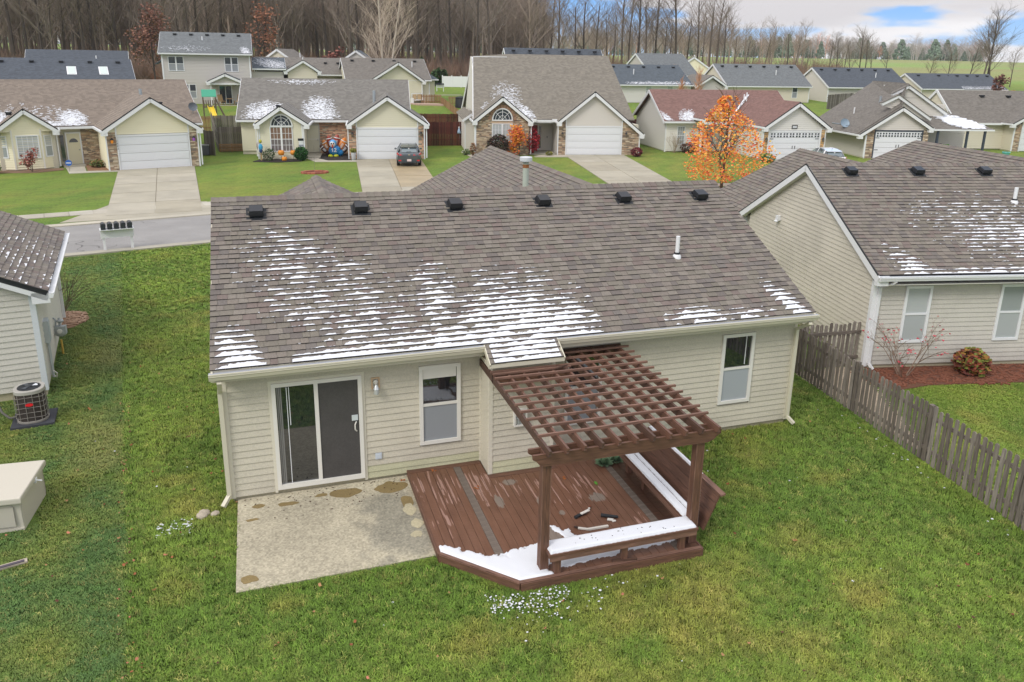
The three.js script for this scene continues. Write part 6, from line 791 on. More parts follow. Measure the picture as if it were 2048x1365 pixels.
{ // long sage house, centre right
  const H = farHouse('long sage house with front gable beyond the sage roof', { x: 16.6, z: -90, len: 10.6, ridge: 7.85, eave: 5.35, hd: 4.8, roof: roofDim, wall: wSage, vents: 4, wins: [[-3.4, .8, 1.3, 1.5], [-1.9, .8, 1.3, 1.5]] }), b = H.position.y; gableW(H, -2.2, 1.1, 4.4, 5.4, -1, 5.4 - b, 5.2 - b, 7.45 - b, roofDim); core(H, [bx(-1.8, -.5, 0, 4.0, 5.1 - b, 4.85)]); part(H, 'gable_core', plateXY([[-1.8, 4.9 - b], [4, 4.9 - b], [1.1, 7.2 - b]], 4.82, 4.86), Mt.soffit); clad(H, [-1.85, 4.9], [4.05, 4.9], 0, 4.95 - b, wSage, { gab: [2.95, 7.25 - b], cut: [[3.4, 4.2, .9, 2.4]] }); windowUnit(H, [1.55, .9, 4.9], 0, .8, 1.5, {}); part(H, 'corner_trim', bx(4.0, 0, 4.86, 4.12, 5.1 - b, 4.98, 1), Mt.white); core(H, [bx(4, -.5, -2, 6.2, 5.2 - b, 2)]); clad(H, [4.1, 2.05], [6.3, 2.05], 0, 5.2 - b, wSage); part(H, 'roof_slope', slab([[4, 5.35 - b, 2.5], [6.7, 5.35 - b, 2.5], [4.6, 6.9 - b, -.5], [4, 6.9 - b, -.5]], .1), roofBlue); plumbing(H, 3.4, 7.0 - b, 2, .5); part(H, 'eave_gutter', bx(4, 5.2 - b, 2.5, 6.7, 5.33 - b, 2.62), Mt.white); farHouse('far grey gable behind the big bare tree', { x: 15.3, z: -104, turn: 1.35, len: 8, ridge: 8.9, eave: 6.6, hd: 3.4, roof: roofBlue, wall: wGrey }); }
farHouse('dark slate roofed house just left of the tall taupe roof', { x: 33.4, z: -73, turn: -.1, len: 11.4, ridge: 9.2, eave: 4.6, hd: 5.2, roof: roofSlate, wall: wPale, vents: 6 });
{ const H = farHouse('blue grey roofed house right of the tall taupe roof', { x: 53.3, z: -90, turn: -.05, len: 11.5, ridge: 7.55, eave: 4.95, hd: 5, roof: roofBlue, wall: wSilver, vents: 5, pipe: -2.2, wins: [[-1.2, .75, .9, 1.6, 1], [2.0, .75, .9, 1.6, 1]] }); flakes(H, [-5.6, 4.97 - H.position.y, 5.0], [1, 0, 0], upTo([0, 4.95, 5], [0, 7.55, 0]), 1.3, 11, (u, s) => .9 * (1 - s / .9) * sstep(1, 3.5, u), 900, 31, 'snow along the eave of the blue grey roof'); const b = H.position.y; gableW(H, 6.0, 8.4, 10.8, 5.5, -1, 4.9 - b, 4.9 - b, 6.3 - b, roofDim); clad(H, [6.3, 5.1], [10.5, 5.1], 0, 4.6 - b, wGrey, { gab: [2.1, 5.9 - b] }); core(H, [bx(6.3, -.5, 0, 10.5, 4.6 - b, 5.05)]); }
farHouse('grey house with a steep gable behind the orange saplings', { x: 63.5, z: -104, turn: .1, len: 9, ridge: 9.3, eave: 6.0, hd: 5, roof: roofMid, wall: wGrey }); farHouse('small cream gable beyond the grey steep gable', { x: 78, z: -118, turn: 1.1, len: 7, ridge: 9.0, eave: 6.6, hd: 3.6, roof: roofDim, wall: wCream });
farHouse('house with mottled grey roof and left gable end, right of centre', { x: 72.0, z: -90, turn: -.08, len: 13.6, ridge: 7.85, eave: 4.85, hd: 5, roof: roofMid, wall: wTan, vents: 6, pipe: 2.2, wins: [[3.8, .6, .9, 1.7]] });
farHouse('dark slate roofed house with left gable end, second from right', { x: 89.8, z: -90, turn: -.1, len: 14, ridge: 7.55, eave: 4.75, hd: 5, roof: roofSlate, wall: wGrey, wall2: wGreige, vents: 6, pipe: 2.5 });
farHouse('narrow dark roofed cream house at the right', { x: 104.3, z: -90, turn: -.1, len: 7.5, ridge: 6.85, eave: 4.6, hd: 4.5, roof: roofSlate, wall: wTan, vents: 2, wins: [[.4, .6, .9, 1.5]] });
{ const H = farHouse('last dark slate roofed house at the far right', { x: 111.8, z: -90.5, turn: -.1, len: 11.6, ridge: 6.85, eave: 4.5, hd: 4.5, roof: roofSlate, wall: wTan, vents: 6 }); flakes(H, [-5.6, 4.52 - H.position.y, 4.5], [1, 0, 0], upTo([0, 4.5, 4.5], [0, 6.85, 0]), 1.4, 11, (u, s) => .8 * (1 - s / 1.1), 700, 41, 'snow along the eave of the far right slate roof'); }
// ---------------------------------------------------------------- board fences of the back yards
function boardFence(label, a, b, h, mats, pitch = .15, gap = .012, railFront) {
  const L = Math.hypot(b[0] - a[0], b[1] - a[1]), F = thing('board_fence', label, 'fence', [a[0], 0, a[1]], Math.atan2(-(b[1] - a[1]), b[0] - a[0])), n = Math.round(L / pitch), geo = bx(gap / 2, 0, -.012, pitch - gap / 2, h, .012, 1);
  for (let i = 0; i < n; i++) { const y = ter(mixv(a[0], b[0], i / n), mixv(a[1], b[1], i / n)), m = part(F, 'board', geo, mats[Math.floor(rnd() * mats.length)]); m.position.set(i * pitch, y - .05 + rr(-.03, .03), rr(-.006, .006)); }
  const k = railFront ? .04 : -.04; for (const f of [.25, .8]) part(F, 'rail', bar([0, ter(...a) + h * f, k], [L, ter(...b) + h * f, k], .04, .09), mats[0]); return F;
}
const redWood = ['#6a3429', '#5d2d25', '#733b2e', '#55291f'].map((c) => mat(c, .85, { map: T.grain })), greyWood = ['#8c857c', '#7b746c', '#98918a', '#6e675f'].map((c) => mat(c, .9, { map: T.grain })), tanWood = ['#a9845c', '#b08c64', '#9a7650'].map((c) => mat(c, .85, { map: T.grain }));
boardFence('tall reddish brown board fence between the sage and taupe roofed houses', [14.6, -58.6], [19.4, -58.3], 2.25, redWood); boardFence('rear reddish brown board fence behind the tall one', [13.4, -64], [21.5, -63.4], 2.0, redWood);
boardFence('reddish brown board fence right of the taupe roofed house', [32.8, -58], [38.5, -60], 2.2, redWood); boardFence('weathered grey gate fence beside the sage house', [-2.4, -56.8], [-.3, -57.2], 2.1, greyWood); boardFence('weathered grey side fence running back from the gate', [-2.4, -57], [-3.3, -66], 2.0, greyWood); boardFence('weathered grey rear fence behind the gate', [-3.3, -66.2], [.8, -66.2], 1.6, greyWood); boardFence('mossy grey gate beside the cream house garage', [-3.4, -55.2], [-2.6, -54.2], 2.0, greyWood); boardFence('tan board fence behind the cream house garage', [-6.4, -66.5], [-3.4, -66.5], 1.5, tanWood, .12, .03);
boardFence('dark weathered fence behind the hip roofed house', [76, -78], [82, -80], 2.0, greyWood);
{ const F = thing('slat_planter', 'low bench of orange horizontal slats before the grey gate', 'planter', [-2.35, 0, -56.55], .02); for (let i = 0; i < 5; i++) part(F, 'slat', bx(0, .08 + i * .13, 0, 2.0, .16 + i * .13, .04), tanWood[i % 3]); for (const x of [.05, 1.0, 1.95]) part(F, 'upright', bx(x - .04, 0, -.06, x + .04, .72, 0, 1), tanWood[0]); }
boardFence('light picket fence by the far lawn, right of the garden path', [23.3, -82], [25.9, -82], 1.15, tanWood, .2, .08); boardFence('light picket fence round the far patio', [20.3, -84], [22.8, -84], 1.2, tanWood, .2, .08); boardFence('low fence along the left edge of the far garden path', [22.8, -84], [22.2, -66], .9, tanWood, .25, .06);
{ const F = thing('vinyl_fence', 'white vinyl panel fence before the woods', 'fence', [29.4, ter(29, -112) - .1, -112], -.35); for (let i = 0; i < 4; i++) { part(F, 'panel', bx(i * 1.5 + .07, .1, -.03, i * 1.5 + 1.43, 1.75, .03), Mt.white); part(F, 'post', bx(i * 1.5 - .07, 0, -.07, i * 1.5 + .07, 1.9, .07, 1), Mt.vinyl); } }
// ---------------------------------------------------------------- cluster mailboxes
function mailboxes(label, pos, turn, n, w) { const M = thing('mailbox_stand', label, 'mailbox', pos, turn), st = w / n; for (const x of [.1, w - .1]) part(M, 'post', bx(x - .05, -.1, -.05, x + .05, .6, .05, 1), Mt.white); part(M, 'crossboard', bx(0, .55, -.08, w, .9, .08), Mt.white); part(M, 'shelf', bx(-.02, .9, -.26, w + .02, .93, .26), Mt.white);
  for (let i = 0; i < n; i++) { const g = sub(M, 'mailbox', [st * (i + .5), .93, 0]), s = new THREE.Shape(), r = st * .36; s.moveTo(-r, 0); s.lineTo(r, 0); s.lineTo(r, .16); s.absarc(0, .16, r, 0, Math.PI); s.closePath(); const b = new THREE.ExtrudeGeometry(s, { depth: .46, bevelEnabled: false, curveSegments: 8 }); b.translate(0, 0, -.24); part(g, 'body', fin(b), Mt.black); const d = new THREE.ExtrudeGeometry(s, { depth: .015, bevelEnabled: false, curveSegments: 8 }); d.scale(.94, .96, 1); d.translate(0, .004, .222); part(g, 'door', fin(d), mat('#33373d', .35)); part(g, 'flag', bx(r, .1, -.05, r + .015, .2, .05), Mt.blackRough); } return M; }
mailboxes('five black mailboxes on a white stand at the near kerb', [-5.5, 0, -21.1], .2, 5, 1.22); mailboxes('four small black mailboxes on a white stand by the far lawn', [26.6, ter(27, -104), -104], -.1, 4, 1.2);
// ---------------------------------------------------------------- cars
function car(label, pos, turn, paint, group) {
  const C = thing('car', label, 'car', pos, turn, group), m = new THREE.MeshPhysicalMaterial({ color: srgb(paint), roughness: .3, metalness: .35, clearcoat: .8, clearcoatRoughness: .08 });
  // cross sections from tail (z=+) to nose (z=-): [z, half width at belt, y bottom, y belt, half width at sill]
  const secs = [[2.18, .72, .42, .86, .7], [2.1, .84, .3, 1.0, .82], [1.6, .9, .24, 1.02, .88], [.6, .91, .22, .99, .89], [-.6, .91, .22, .97, .89], [-1.5, .89, .24, .92, .87], [-2.0, .8, .28, .8, .8], [-2.2, .62, .38, .66, .66]], ringPts = ([z, w, yb, yt, ws]) => [[-ws * .94, yb, z], [-w, mixv(yb, yt, .35), z], [-w * .985, mixv(yb, yt, .8), z], [-w * .9, yt, z], [0, yt + .03, z], [w * .9, yt, z], [w * .985, mixv(yb, yt, .8), z], [w, mixv(yb, yt, .35), z], [ws * .94, yb, z]];
  const loft = (rings) => { const n = rings[0].length, pos_ = [], idx = []; rings.forEach((r) => r.forEach((p) => pos_.push(...p))); for (let i = 0; i < rings.length - 1; i++) for (let k = 0; k < n; k++) { const a = i * n + k, b = i * n + (k + 1) % n, c = a + n, d = b + n; idx.push(a, b, c, b, d, c); } for (const [r, f] of [[0, 1], [rings.length - 1, 0]]) for (let k = 1; k < n - 1; k++) f ? idx.push(r * n, r * n + k + 1, r * n + k) : idx.push(r * n, r * n + k, r * n + k + 1); const g = new THREE.BufferGeometry(); g.setAttribute('position', new THREE.Float32BufferAttribute(pos_, 3)); g.setIndex(idx); g.computeVertexNormals(); return g; };
  part(C, 'body', fin(loft(secs.map(ringPts))), m); const cab = [[2.05, .62, .98, 1.02, .7], [1.55, .62, 1.0, 1.38, .8], [.9, .6, 1.0, 1.5, .82], [.1, .6, .98, 1.52, .82], [-.55, .58, .97, 1.42, .82], [-1.35, .6, .93, .97, .8]];
  part(C, 'greenhouse', fin(loft(cab.map(([z, wt, yb, yt, wb]) => [[-wb, yb, z], [-mixv(wb, wt, .9), mixv(yb, yt, .92), z], [-wt * .8, yt, z], [wt * .8, yt, z], [mixv(wb, wt, .9), mixv(yb, yt, .92), z], [wb, yb, z]]))), new THREE.MeshPhysicalMaterial({ color: col([.05, .065, .075]), roughness: .06, ior: 1.9 }));
  part(C, 'roof_panel', join([slab([[-.52, 1.5, .95], [.52, 1.5, .95], [.5, 1.53, .1], [-.5, 1.53, .1]], .03), slab([[-.5, 1.53, .1], [.5, 1.53, .1], [.48, 1.44, -.5], [-.48, 1.44, -.5]], .03), slab([[-.56, 1.41, 1.62], [.56, 1.41, 1.62], [.53, 1.51, .9], [-.53, 1.51, .9]], .04)]), m); parts(C, 'pillar', ([[-1], [1]].flatMap(([s]) => [bar([s * .81, 1.0, 1.6], [s * .56, 1.42, 1.45], .1, .12), bar([s * .83, 1.0, .35], [s * .57, 1.5, .3], .06, .08), bar([s * .83, .97, -1.1], [s * .55, 1.45, -.45], .07, .08)])), m); part(C, 'spoiler', slab([[-.58, 1.4, 1.78], [.58, 1.4, 1.78], [.56, 1.44, 1.5], [-.56, 1.44, 1.5]], .04), m);
  const wheelG = fin(new THREE.CylinderGeometry(.33, .33, .22, 22)).rotateZ(Math.PI / 2), rimG = fin(new THREE.CylinderGeometry(.21, .21, .235, 14)).rotateZ(Math.PI / 2); for (const [x, z] of [[-.8, 1.35], [.8, 1.35], [-.8, -1.35], [.8, -1.35]]) { const w = sub(C, 'wheel', [x, .33, z]); part(w, 'tyre', wheelG, Mt.blackRough); part(w, 'rim', rimG, Mt.steel); } parts(C, 'wheel_arch', ([[-.86, 1.35], [.86, 1.35], [-.86, -1.35], [.86, -1.35]].map(([x, z]) => fin(new THREE.CylinderGeometry(.39, .39, .1, 20)).rotateZ(Math.PI / 2).translate(x, .36, z))), Mt.blackRough);
  for (const s of [-1, 1]) { part(C, 'tail_light', join([slab([[s * .5 - .2, .82, 2.2], [s * .5 + .2, .82, 2.17], [s * .52 + .26, .97, 2.1], [s * .5 - .18, .93, 2.16]], .06), bar([s * .72, .86, 2.14], [s * .87, .95, 1.9], .08, .12)]), new THREE.MeshPhysicalMaterial({ color: srgb('#c22a30'), roughness: .15, clearcoat: 1 })); part(C, 'bumper_reflector', bx(s * .68 - .1, .42, 2.12, s * .68 + .1, .5, 2.19), Mt.red); part(C, 'side_mirror', ball(s * .98, 1.02, -.75, .1, .07, .07, 8, 6), m); }
  part(C, 'rear_bumper', join([bx(-.8, .3, 2.05, .8, .52, 2.17), bx(-.5, .36, 2.16, .5, .56, 2.19)]), mat('#3a4348', .5)); part(C, 'licence_plate', bx(-.16, .4, 2.19, .16, .56, 2.205), mat('#d6c6c4', .5)); part(C, 'emblem', bx(-.08, .86, 2.18, .08, .9, 2.21), mat('#d8c9a0', .3, { metalness: .5 })); part(C, 'rear_window', slab([[-.56, 1.06, 2.03], [.56, 1.06, 2.03], [.5, 1.36, 1.66], [-.5, 1.36, 1.66]], .02), new THREE.MeshPhysicalMaterial({ color: col([.12, .16, .18]), roughness: .08, ior: 1.8 })); part(C, 'wiper', bar([-.2, 1.09, 2.05], [.15, 1.11, 2.04], .02, .02), Mt.black); part(C, 'window_decal', ball(.0, 1.3, 1.78, .05, .05, .02, 8, 6), Mt.white); part(C, 'antenna', bar([0, 1.51, 1.2], [0, 1.56, 1.28], .03, .03), Mt.black);
  parts(C, 'side_window', ([-1, 1].flatMap((s) => [slab([[s * .835, 1.02, .28], [s * .835, 1.0, -.95], [s * .6, 1.4, -.5], [s * .59, 1.46, .24]], .01), slab([[s * .825, 1.04, 1.4], [s * .835, 1.02, .42], [s * .59, 1.46, .36], [s * .61, 1.4, 1.25]], .01)])), new THREE.MeshPhysicalMaterial({ color: col([.16, .2, .2]), roughness: .08, ior: 1.8 })); return C;
}
car('dark grey hatchback parked before the sage house garage', [11.75, .04, -46.35], -.02 + Math.PI * 0, '#4d565b').rotation.y = -.16; car('white car just showing over the near hip roof', [43.4, .04, -37.9], -.3, '#e4e6e8');
// ---------------------------------------------------------------- inflatable and yard ornaments
{
  const B = (u, w) => { const c = Math.cos(-.1396), s = Math.sin(-.1396); return [8.29 + u * c + w * s, 0, -49.56 - u * s + w * c]; }, g = thing('inflatable_turkey', 'inflatable turkey with football tail feathers in a blue number 12 jersey', 'inflatable', B(-1.95, -2.1), -.1), font = await new FontLoader().loadAsync('fonts/droid/droid_sans_bold.typeface.json');
  const blue = mat('#1f7fc4', .35), feather = (x, y, z, rot, L, c) => { const f = sub(g, 'tail_feather', [x, y, z]); f.rotation.z = rot; part(f, 'football', ball(0, 0, 0, L * .42, L, L * .3, 14, 12), mat(c, .35)); const band = (yy) => { const r = L * .43 * Math.sqrt(1 - (yy / L) ** 2); return fin(new THREE.TorusGeometry(r, .035, 6, 20)).rotateX(Math.PI / 2).scale(1, 1, .74).translate(0, yy, 0); }; part(f, 'white_band', band(L * .55), Mt.white); part(f, 'lacing', join([bar([0, -L * .3, L * .3], [0, L * .25, L * .31], .03, .03, [0, 0, 1]), ...[-.25, -.1, .05, .2].map((k) => bar([-.1, L * k, L * .31], [.1, L * k, L * .31], .03, .03))]), Mt.white); };
  for (const [x, y, r, L, c] of [[-.78, .55, .75, .5, '#54302a'], [-.62, .85, .5, .55, '#c27a34'], [-.3, 1.12, .22, .6, '#8f3a28'], [.2, 1.15, -.2, .62, '#93392a'], [.62, .9, -.5, .68, '#cf7a2a'], [.82, .6, -.8, .6, '#4f2c28']]) feather(x, y, -.22, r, L, c);
  part(g, 'body', join([ball(.05, .48, .05, .5, .46, .42), ball(.35, .3, 0, .4, .3, .36)]), blue); part(g, 'helmet', ball(-.08, 1.08, .2, .3, .32, .28), mat('#5a9fd8', .3)); part(g, 'face', ball(-.12, 1.02, .36, .24, .26, .16), Mt.white); parts(g, 'eye', ([ball(-.2, 1.1, .51, .05, .07, .03, 8, 6), ball(-.03, 1.1, .51, .05, .07, .03, 8, 6)]), Mt.black); part(g, 'beak', join([lathe([[.07, 0], [.04, .1], [0, .16]], 10).rotateX(1.6).translate(-.12, .98, .5), ball(-.12, .86, .5, .07, .09, .05, 8, 6)]), mat('#e0662c', .4)); part(g, 'wattle', ball(-.1, .82, .5, .06, .07, .05, 8, 6), mat('#d3356a', .4)); for (const x of [-.3, .14]) part(g, 'foot', ball(x, .1, .45, .2, .13, .16), mat('#c7cc1f', .4)); const t = new TextGeometry('12', { font, size: .3, depth: .05 }); t.translate(-.26, .42, .46); part(g, 'jersey_number', fin(t), Mt.white);
  const at = (u, w) => B(u, w);
  setting('mulch_bed', plate([[-7.6, 0.05], [-7.9, 1.2], [-6, 1.7], [-4.3, 1.1], [-4.2, .05]].map(([u, w]) => { const p = at(u, w); return [p[0], p[2]]; }), -.02, .05), Mt.darkMulch, 'dark mulch bed under the arched window'); setting('mulch_bed', plate([[-3.1, -3.9], [-.7, -3.9], [-.7, .1], [-.1, .6], [-2.3, .8], [-3.1, -.5]].map(([u, w]) => { const p = at(u, w); return [p[0], p[2]]; }), -.02, .05), Mt.darkMulch, 'dark mulch bed under the inflatable'); setting('front_walk', plate([[-4.15, -.9], [-3.1, -.9], [-2.3, .8], [0, .75], [.2, 1.5], [-3.2, 1.5]].map(([u, w]) => { const p = at(u, w); return [p[0], p[2]]; }), -.02, .035), walkMats[0], 'concrete walk from the drive to the sage house door');
  { const s = thing('boxwood', 'clipped round green boxwood by the sage house door', 'shrub', at(-4.35, .55)); part(s, 'foliage', leafBall(12, 1400, .52, .55, .52, .1, [L3(44, 92, 40), L3(36, 78, 34), L3(56, 104, 46)]), leafVC); part(s, 'stem', rod([0, -.05, 0], [0, .5, 0], .05, .03), mat('#4b3b2c', .9)); }
  { const s = thing('rose_bush', 'loose green rose bush under the arched window', 'shrub', at(-6.75, .7)); const [st, tips] = shrubGeo(31, 7, 1.0, .7, 3, .012); part(s, 'stems', st, mat('#5b5238', .9)); part(s, 'foliage', leafBall(14, 260, .48, .5, .4, .1, [L3(66, 92, 54), L3(52, 76, 48), L3(96, 104, 70)]), leafVC); }
  const pump = (label, p, r, y) => { const s = thing('pumpkin', label, 'pumpkin', p, 0, 'pumpkin ornaments'); const l = []; for (let i = 0; i < 8; i++) { const a = i / 8 * 6.283; l.push(ball(Math.cos(a) * r * .45, y, Math.sin(a) * r * .45, r * .5, r * .75, r * .5, 8, 6)); } part(s, 'shell', join(l), mat('#d98a2a', .5)); part(s, 'stem', rod([0, y + r * .6, 0], [.02, y + r, 0], .02, .015), mat('#5b6b33', .8)); if (y > .4) part(s, 'stake', rod([0, 0, 0], [0, y - r * .5, 0], .012, .012), Mt.blackRough); };
  pump('left orange pumpkin ornament under the arched window', at(-5.85, .5), .26, .62); pump('right orange pumpkin ornament under the arched window', at(-4.95, .45), .24, .62); pump('lowest yellow orange pumpkin on the mulch', at(-5.6, .8), .22, .18);
  { const s = thing('snowman_figure', 'flat wooden snowman ornament leaning by the sage house door', 'ornament', at(-4.35, .12)); part(s, 'board', plateXY([[-.2, 0], [.2, 0], [.18, 1.1], [.16, 1.5], [-.16, 1.5], [-.18, 1.1]], 0, .04), mat('#d9dcdc', .6)); part(s, 'hat', bx(-.22, 1.5, -.01, .22, 1.68, .05), Mt.black); part(s, 'scarf', bx(-.19, 1.1, .04, .19, 1.2, .055), mat('#8c929a', .7)); }
  { const s = thing('scarecrow_stake', 'blue dressed scarecrow stake at the bay corner', 'ornament', at(-7.35, .5)); part(s, 'stake', bx(-.05, 0, -.03, .05, 1.1, .03, 1), mat('#b99a6a', .8)); part(s, 'shirt', ball(0, 1.05, 0, .16, .26, .1, 10, 8), mat('#3f9bc8', .7)); part(s, 'head', ball(0, 1.5, 0, .12, .14, .1, 10, 8), mat('#b5b03a', .7)); part(s, 'trousers', ball(0, .78, 0, .13, .2, .09, 8, 6), mat('#2d4a7a', .8)); }
  { const s = thing('hose_reel', 'coiled brown garden hose on the sage house wall', 'hose', at(-7.75, -2.3)); part(s, 'coil', join([0, 1, 2].map((i) => fin(new THREE.TorusGeometry(.34 - i * .05, .035, 6, 20)).scale(.8, 1.25, 1).translate(0, .85, .05 + i * .03))), mat('#8a6a4c', .7)); part(s, 'bracket', bx(-.08, 1.15, -.15, .08, 1.3, .08), Mt.steel); }
  { const s = thing('planter', 'white planter with yellow grass left of the sage house garage', 'planter', at(-.35, .55)); part(s, 'pot', lathe([[0, 0], [.18, 0], [.26, .62], [.22, .62], [.2, .55]], 4).rotateY(.78), mat('#c3c6cc', .5)); part(s, 'foliage', leafBall(18, 120, .26, .2, .26, .12, [L3(150, 146, 60), L3(120, 130, 54)]).translate(0, .55, 0), leafVC); }
  { const s = thing('tree_ring', 'red brick ring in the front lawn of the sage house', 'edging', [4.42, 0, -42.5]); const l = 18; for (let i = 0; i < l; i++) { const a = i / l * 6.283, m = part(s, 'brick', bx(-.15, -.03, -.09, .15, .12, .09), mat(['#a2604c', '#8f5443', '#b06a54'][i % 3], .9)); m.position.set(Math.cos(a) * .85, 0, Math.sin(a) * .55); m.rotation.y = -a + Math.PI / 2; } part(s, 'mulch', plate(ell(0, 0, .78, .48), -.02, .04), mat('#6e3a33', 1)); part(s, 'sapling', rod([0, 0, 0], [.03, 1.9, 0], .012, .005), mat('#8a8478', .9)); }
}
{ // far yard furniture
  const P = thing('playset', 'wooden playset with green roof and yellow slide behind the cream house', 'playset', [-3.75, ter(-3.75, -74), -74], .05); const wd = mat('#77695a', .9, { map: T.grain }); for (const [x, z] of [[-.6, -.5], [.6, -.5], [-.6, .5], [.6, .5]]) part(P, 'leg', bx(x - .06, 0, z - .06, x + .06, 2.1, z + .06, 1), wd); part(P, 'platform', bx(-.65, 1.1, -.55, .65, 1.2, .55), wd); for (let i = 0; i < 6; i++) part(P, 'rail_slat', bx(-.58 + i * .21, 1.2, .5, -.48 + i * .21, 1.85, .54, 1), wd); part(P, 'canopy', join([slab([[-.7, 2.2, .65], [.7, 2.2, .65], [.7, 2.9, 0], [-.7, 2.9, 0]], .04), slab([[.7, 2.2, -.65], [-.7, 2.2, -.65], [-.7, 2.9, 0], [.7, 2.9, 0]], .04)]), mat('#3d9a7c', .6)); part(P, 'slide', join([bar([.05, 1.15, .6], [.4, .12, 2.3], .55, .05), bar([-.2, 1.25, .6], [.15, .2, 2.3], .05, .16), bar([.3, 1.25, .6], [.66, .2, 2.3], .05, .16)]), mat('#e0c53a', .4)); parts(P, 'swing_brace', ([bar([.65, 1.9, .4], [1.5, 0, .9], .1, .1), bar([.65, 1.9, -.4], [1.4, 0, -.8], .1, .1)]), wd);
  const ch = (label, x, z, t) => { const g = thing('patio_chair', label, 'chair', [x, ter(x, z) - .02, z], t, 'patio chairs'), m = mat('#a58a63', .8); part(g, 'seat', bx(-.3, .4, -.28, .3, .46, .28), m); part(g, 'backrest', bar([0, .46, -.26], [0, 1.15, -.42], .6, .05, [0, 0, 1]), m); for (const [a, b] of [[-.26, -.24], [.26, -.24], [-.26, .24], [.26, .24]]) part(g, 'leg', bx(a - .03, 0, b - .03, a + .03, .4, b + .03, 1), m); }; ch('left tan patio chair under the grey house porch', -2.9, -83.6, .6); ch('right tan patio chair under the grey house porch', -1.2, -83.6, -.7); const tb = thing('patio_table', 'small round table between the tan patio chairs', 'table', [-2.05, ter(-2, -83.5), -83.5]); part(tb, 'top', lathe([[0, .66], [.45, .66], [.45, .7], [0, .7]], 16), mat('#a58a63', .7)); part(tb, 'leg', rod([0, 0, 0], [0, .66, 0], .05, .05), mat('#8a6f4f', .8));
  const tr = thing('trampoline_cover', 'black covered round tub by the far light picket fence', 'tub', [24.6, ter(24.6, -80.5), -80.5]); part(tr, 'cover', lathe([[0, 1.35], [.55, 1.3], [.75, 1.2], [.8, .2], [.82, 0]], 18), Mt.blackRough); part(tr, 'rim', fin(new THREE.TorusGeometry(.79, .04, 6, 20)).rotateX(Math.PI / 2).translate(0, 1.15, 0), Mt.black);
  const gl = thing('glider_bench', 'white garden glider bench on the far patio', 'bench', [20.0, ter(20, -85), -84.6], .2); part(gl, 'seat', bx(-.7, .4, -.3, .7, .46, .3), Mt.white); part(gl, 'backrest', join(ring(1.4, .8, .08, -.02, .02)).translate(-.7, .46, -.3), Mt.white); parts(gl, 'cushion', ([bx(-.55, .5, -.28, -.08, 1.1, -.22), bx(.08, .5, -.28, .55, 1.1, -.22)]), mat('#b59c78', .9)); part(gl, 'frame', join([bx(-.78, 0, -.4, -.7, .7, .4), bx(.7, 0, -.4, .78, .7, .4)]), Mt.white); setting('far_patio', plate([[18.6, -84.8], [22.4, -83.6], [22.6, -81.6], [19.6, -82.3]], ter(20, -83) - .3, ter(20, -83) + .15), mat('#b49a8c', .9), 'paver patio of the far sage house');
  setting('garden_path', plate([[25.0, -97.5], [29, -97.5], [29, -99], [25, -99]], ter(27, -98) - .2, ter(27, -98) + .04), walkMats[1], 'far sidewalk crossing the lawn');
  const ac = thing('air_conditioner', 'small dark air conditioner beside the cream house garage', 'air conditioner', [-3.35, 0, -54.6]); part(ac, 'cabinet', bx(-.3, .05, -.3, .3, .8, .3), mat('#4d4f55', .6)); part(ac, 'lid', bx(-.32, .8, -.32, .32, .86, .32), mat('#8b8d90', .5));
  const bl = thing('wall_bell', 'blue and white lantern ornament hanging on the reddish fence', 'ornament', [18.7, 1.15, -58.15]); part(bl, 'shade', lathe([[0, .55], [.06, .5], [.16, .15], [.18, 0], [0, .02]], 10), mat('#9db4cc', .5)); part(bl, 'cap', lathe([[0, .65], [.05, .6], [.07, .54]], 8), Mt.white);
  const sg = thing('yard_sign', 'small blue round security sign in the cream house bed', 'sign', [-11.6, 0, -46.4]); part(sg, 'stake', rod([0, 0, 0], [0, .5, 0], .015, .015), Mt.steel); part(sg, 'disc', fin(new THREE.CylinderGeometry(.2, .2, .03, 16)).rotateX(Math.PI / 2).translate(0, .6, 0), mat('#2f62b8', .4)); part(sg, 'band', bx(-.15, .57, .016, .15, .63, .022), Mt.white);
  for (const [x, z, c, lab] of [[61.3, -41.6, '#2c5f96', 'blue flower pot by the right porch'], [64.3, -39.6, '#5fb0a4', 'turquoise flower pot at the right edge']]) { const p = thing('flower_pot', lab, 'flower pot', [x, 0, z]); part(p, 'pot', lathe([[0, 0], [.22, 0], [.3, .5], [.34, .52], [.34, .6], [.26, .58]], 14), mat(c, .4)); part(p, 'soil', lathe([[0, .54], [.27, .54]], 14), Mt.darkMulch); }
}
// ---------------------------------------------------------------- bare trees
// prism along a -> b without end caps, n sides
function limb(out, a, b, r0, r1, n) {
  const d = unit3(sub3(b, a)), s = unit3(cross3(d, Math.abs(d[1]) > .9 ? [1, 0, 0] : [0, 1, 0])), u = cross3(s, d), P = (o, r, k) => { const t = k / n * 6.2832; return add3(o, add3(mul3(s, Math.cos(t) * r), mul3(u, Math.sin(t) * r))); };
  for (let k = 0; k < n; k++) { const p = P(a, r0, k), q = P(a, r0, k + 1), v = P(b, r1, k), w = P(b, r1, k + 1); out.push(...p, ...v, ...q, ...q, ...v, ...w); }
}
function geoOf(pos) { const g = new THREE.BufferGeometry(); g.setAttribute('position', new THREE.Float32BufferAttribute(pos, 3)); g.computeVertexNormals(); return fin(g); }
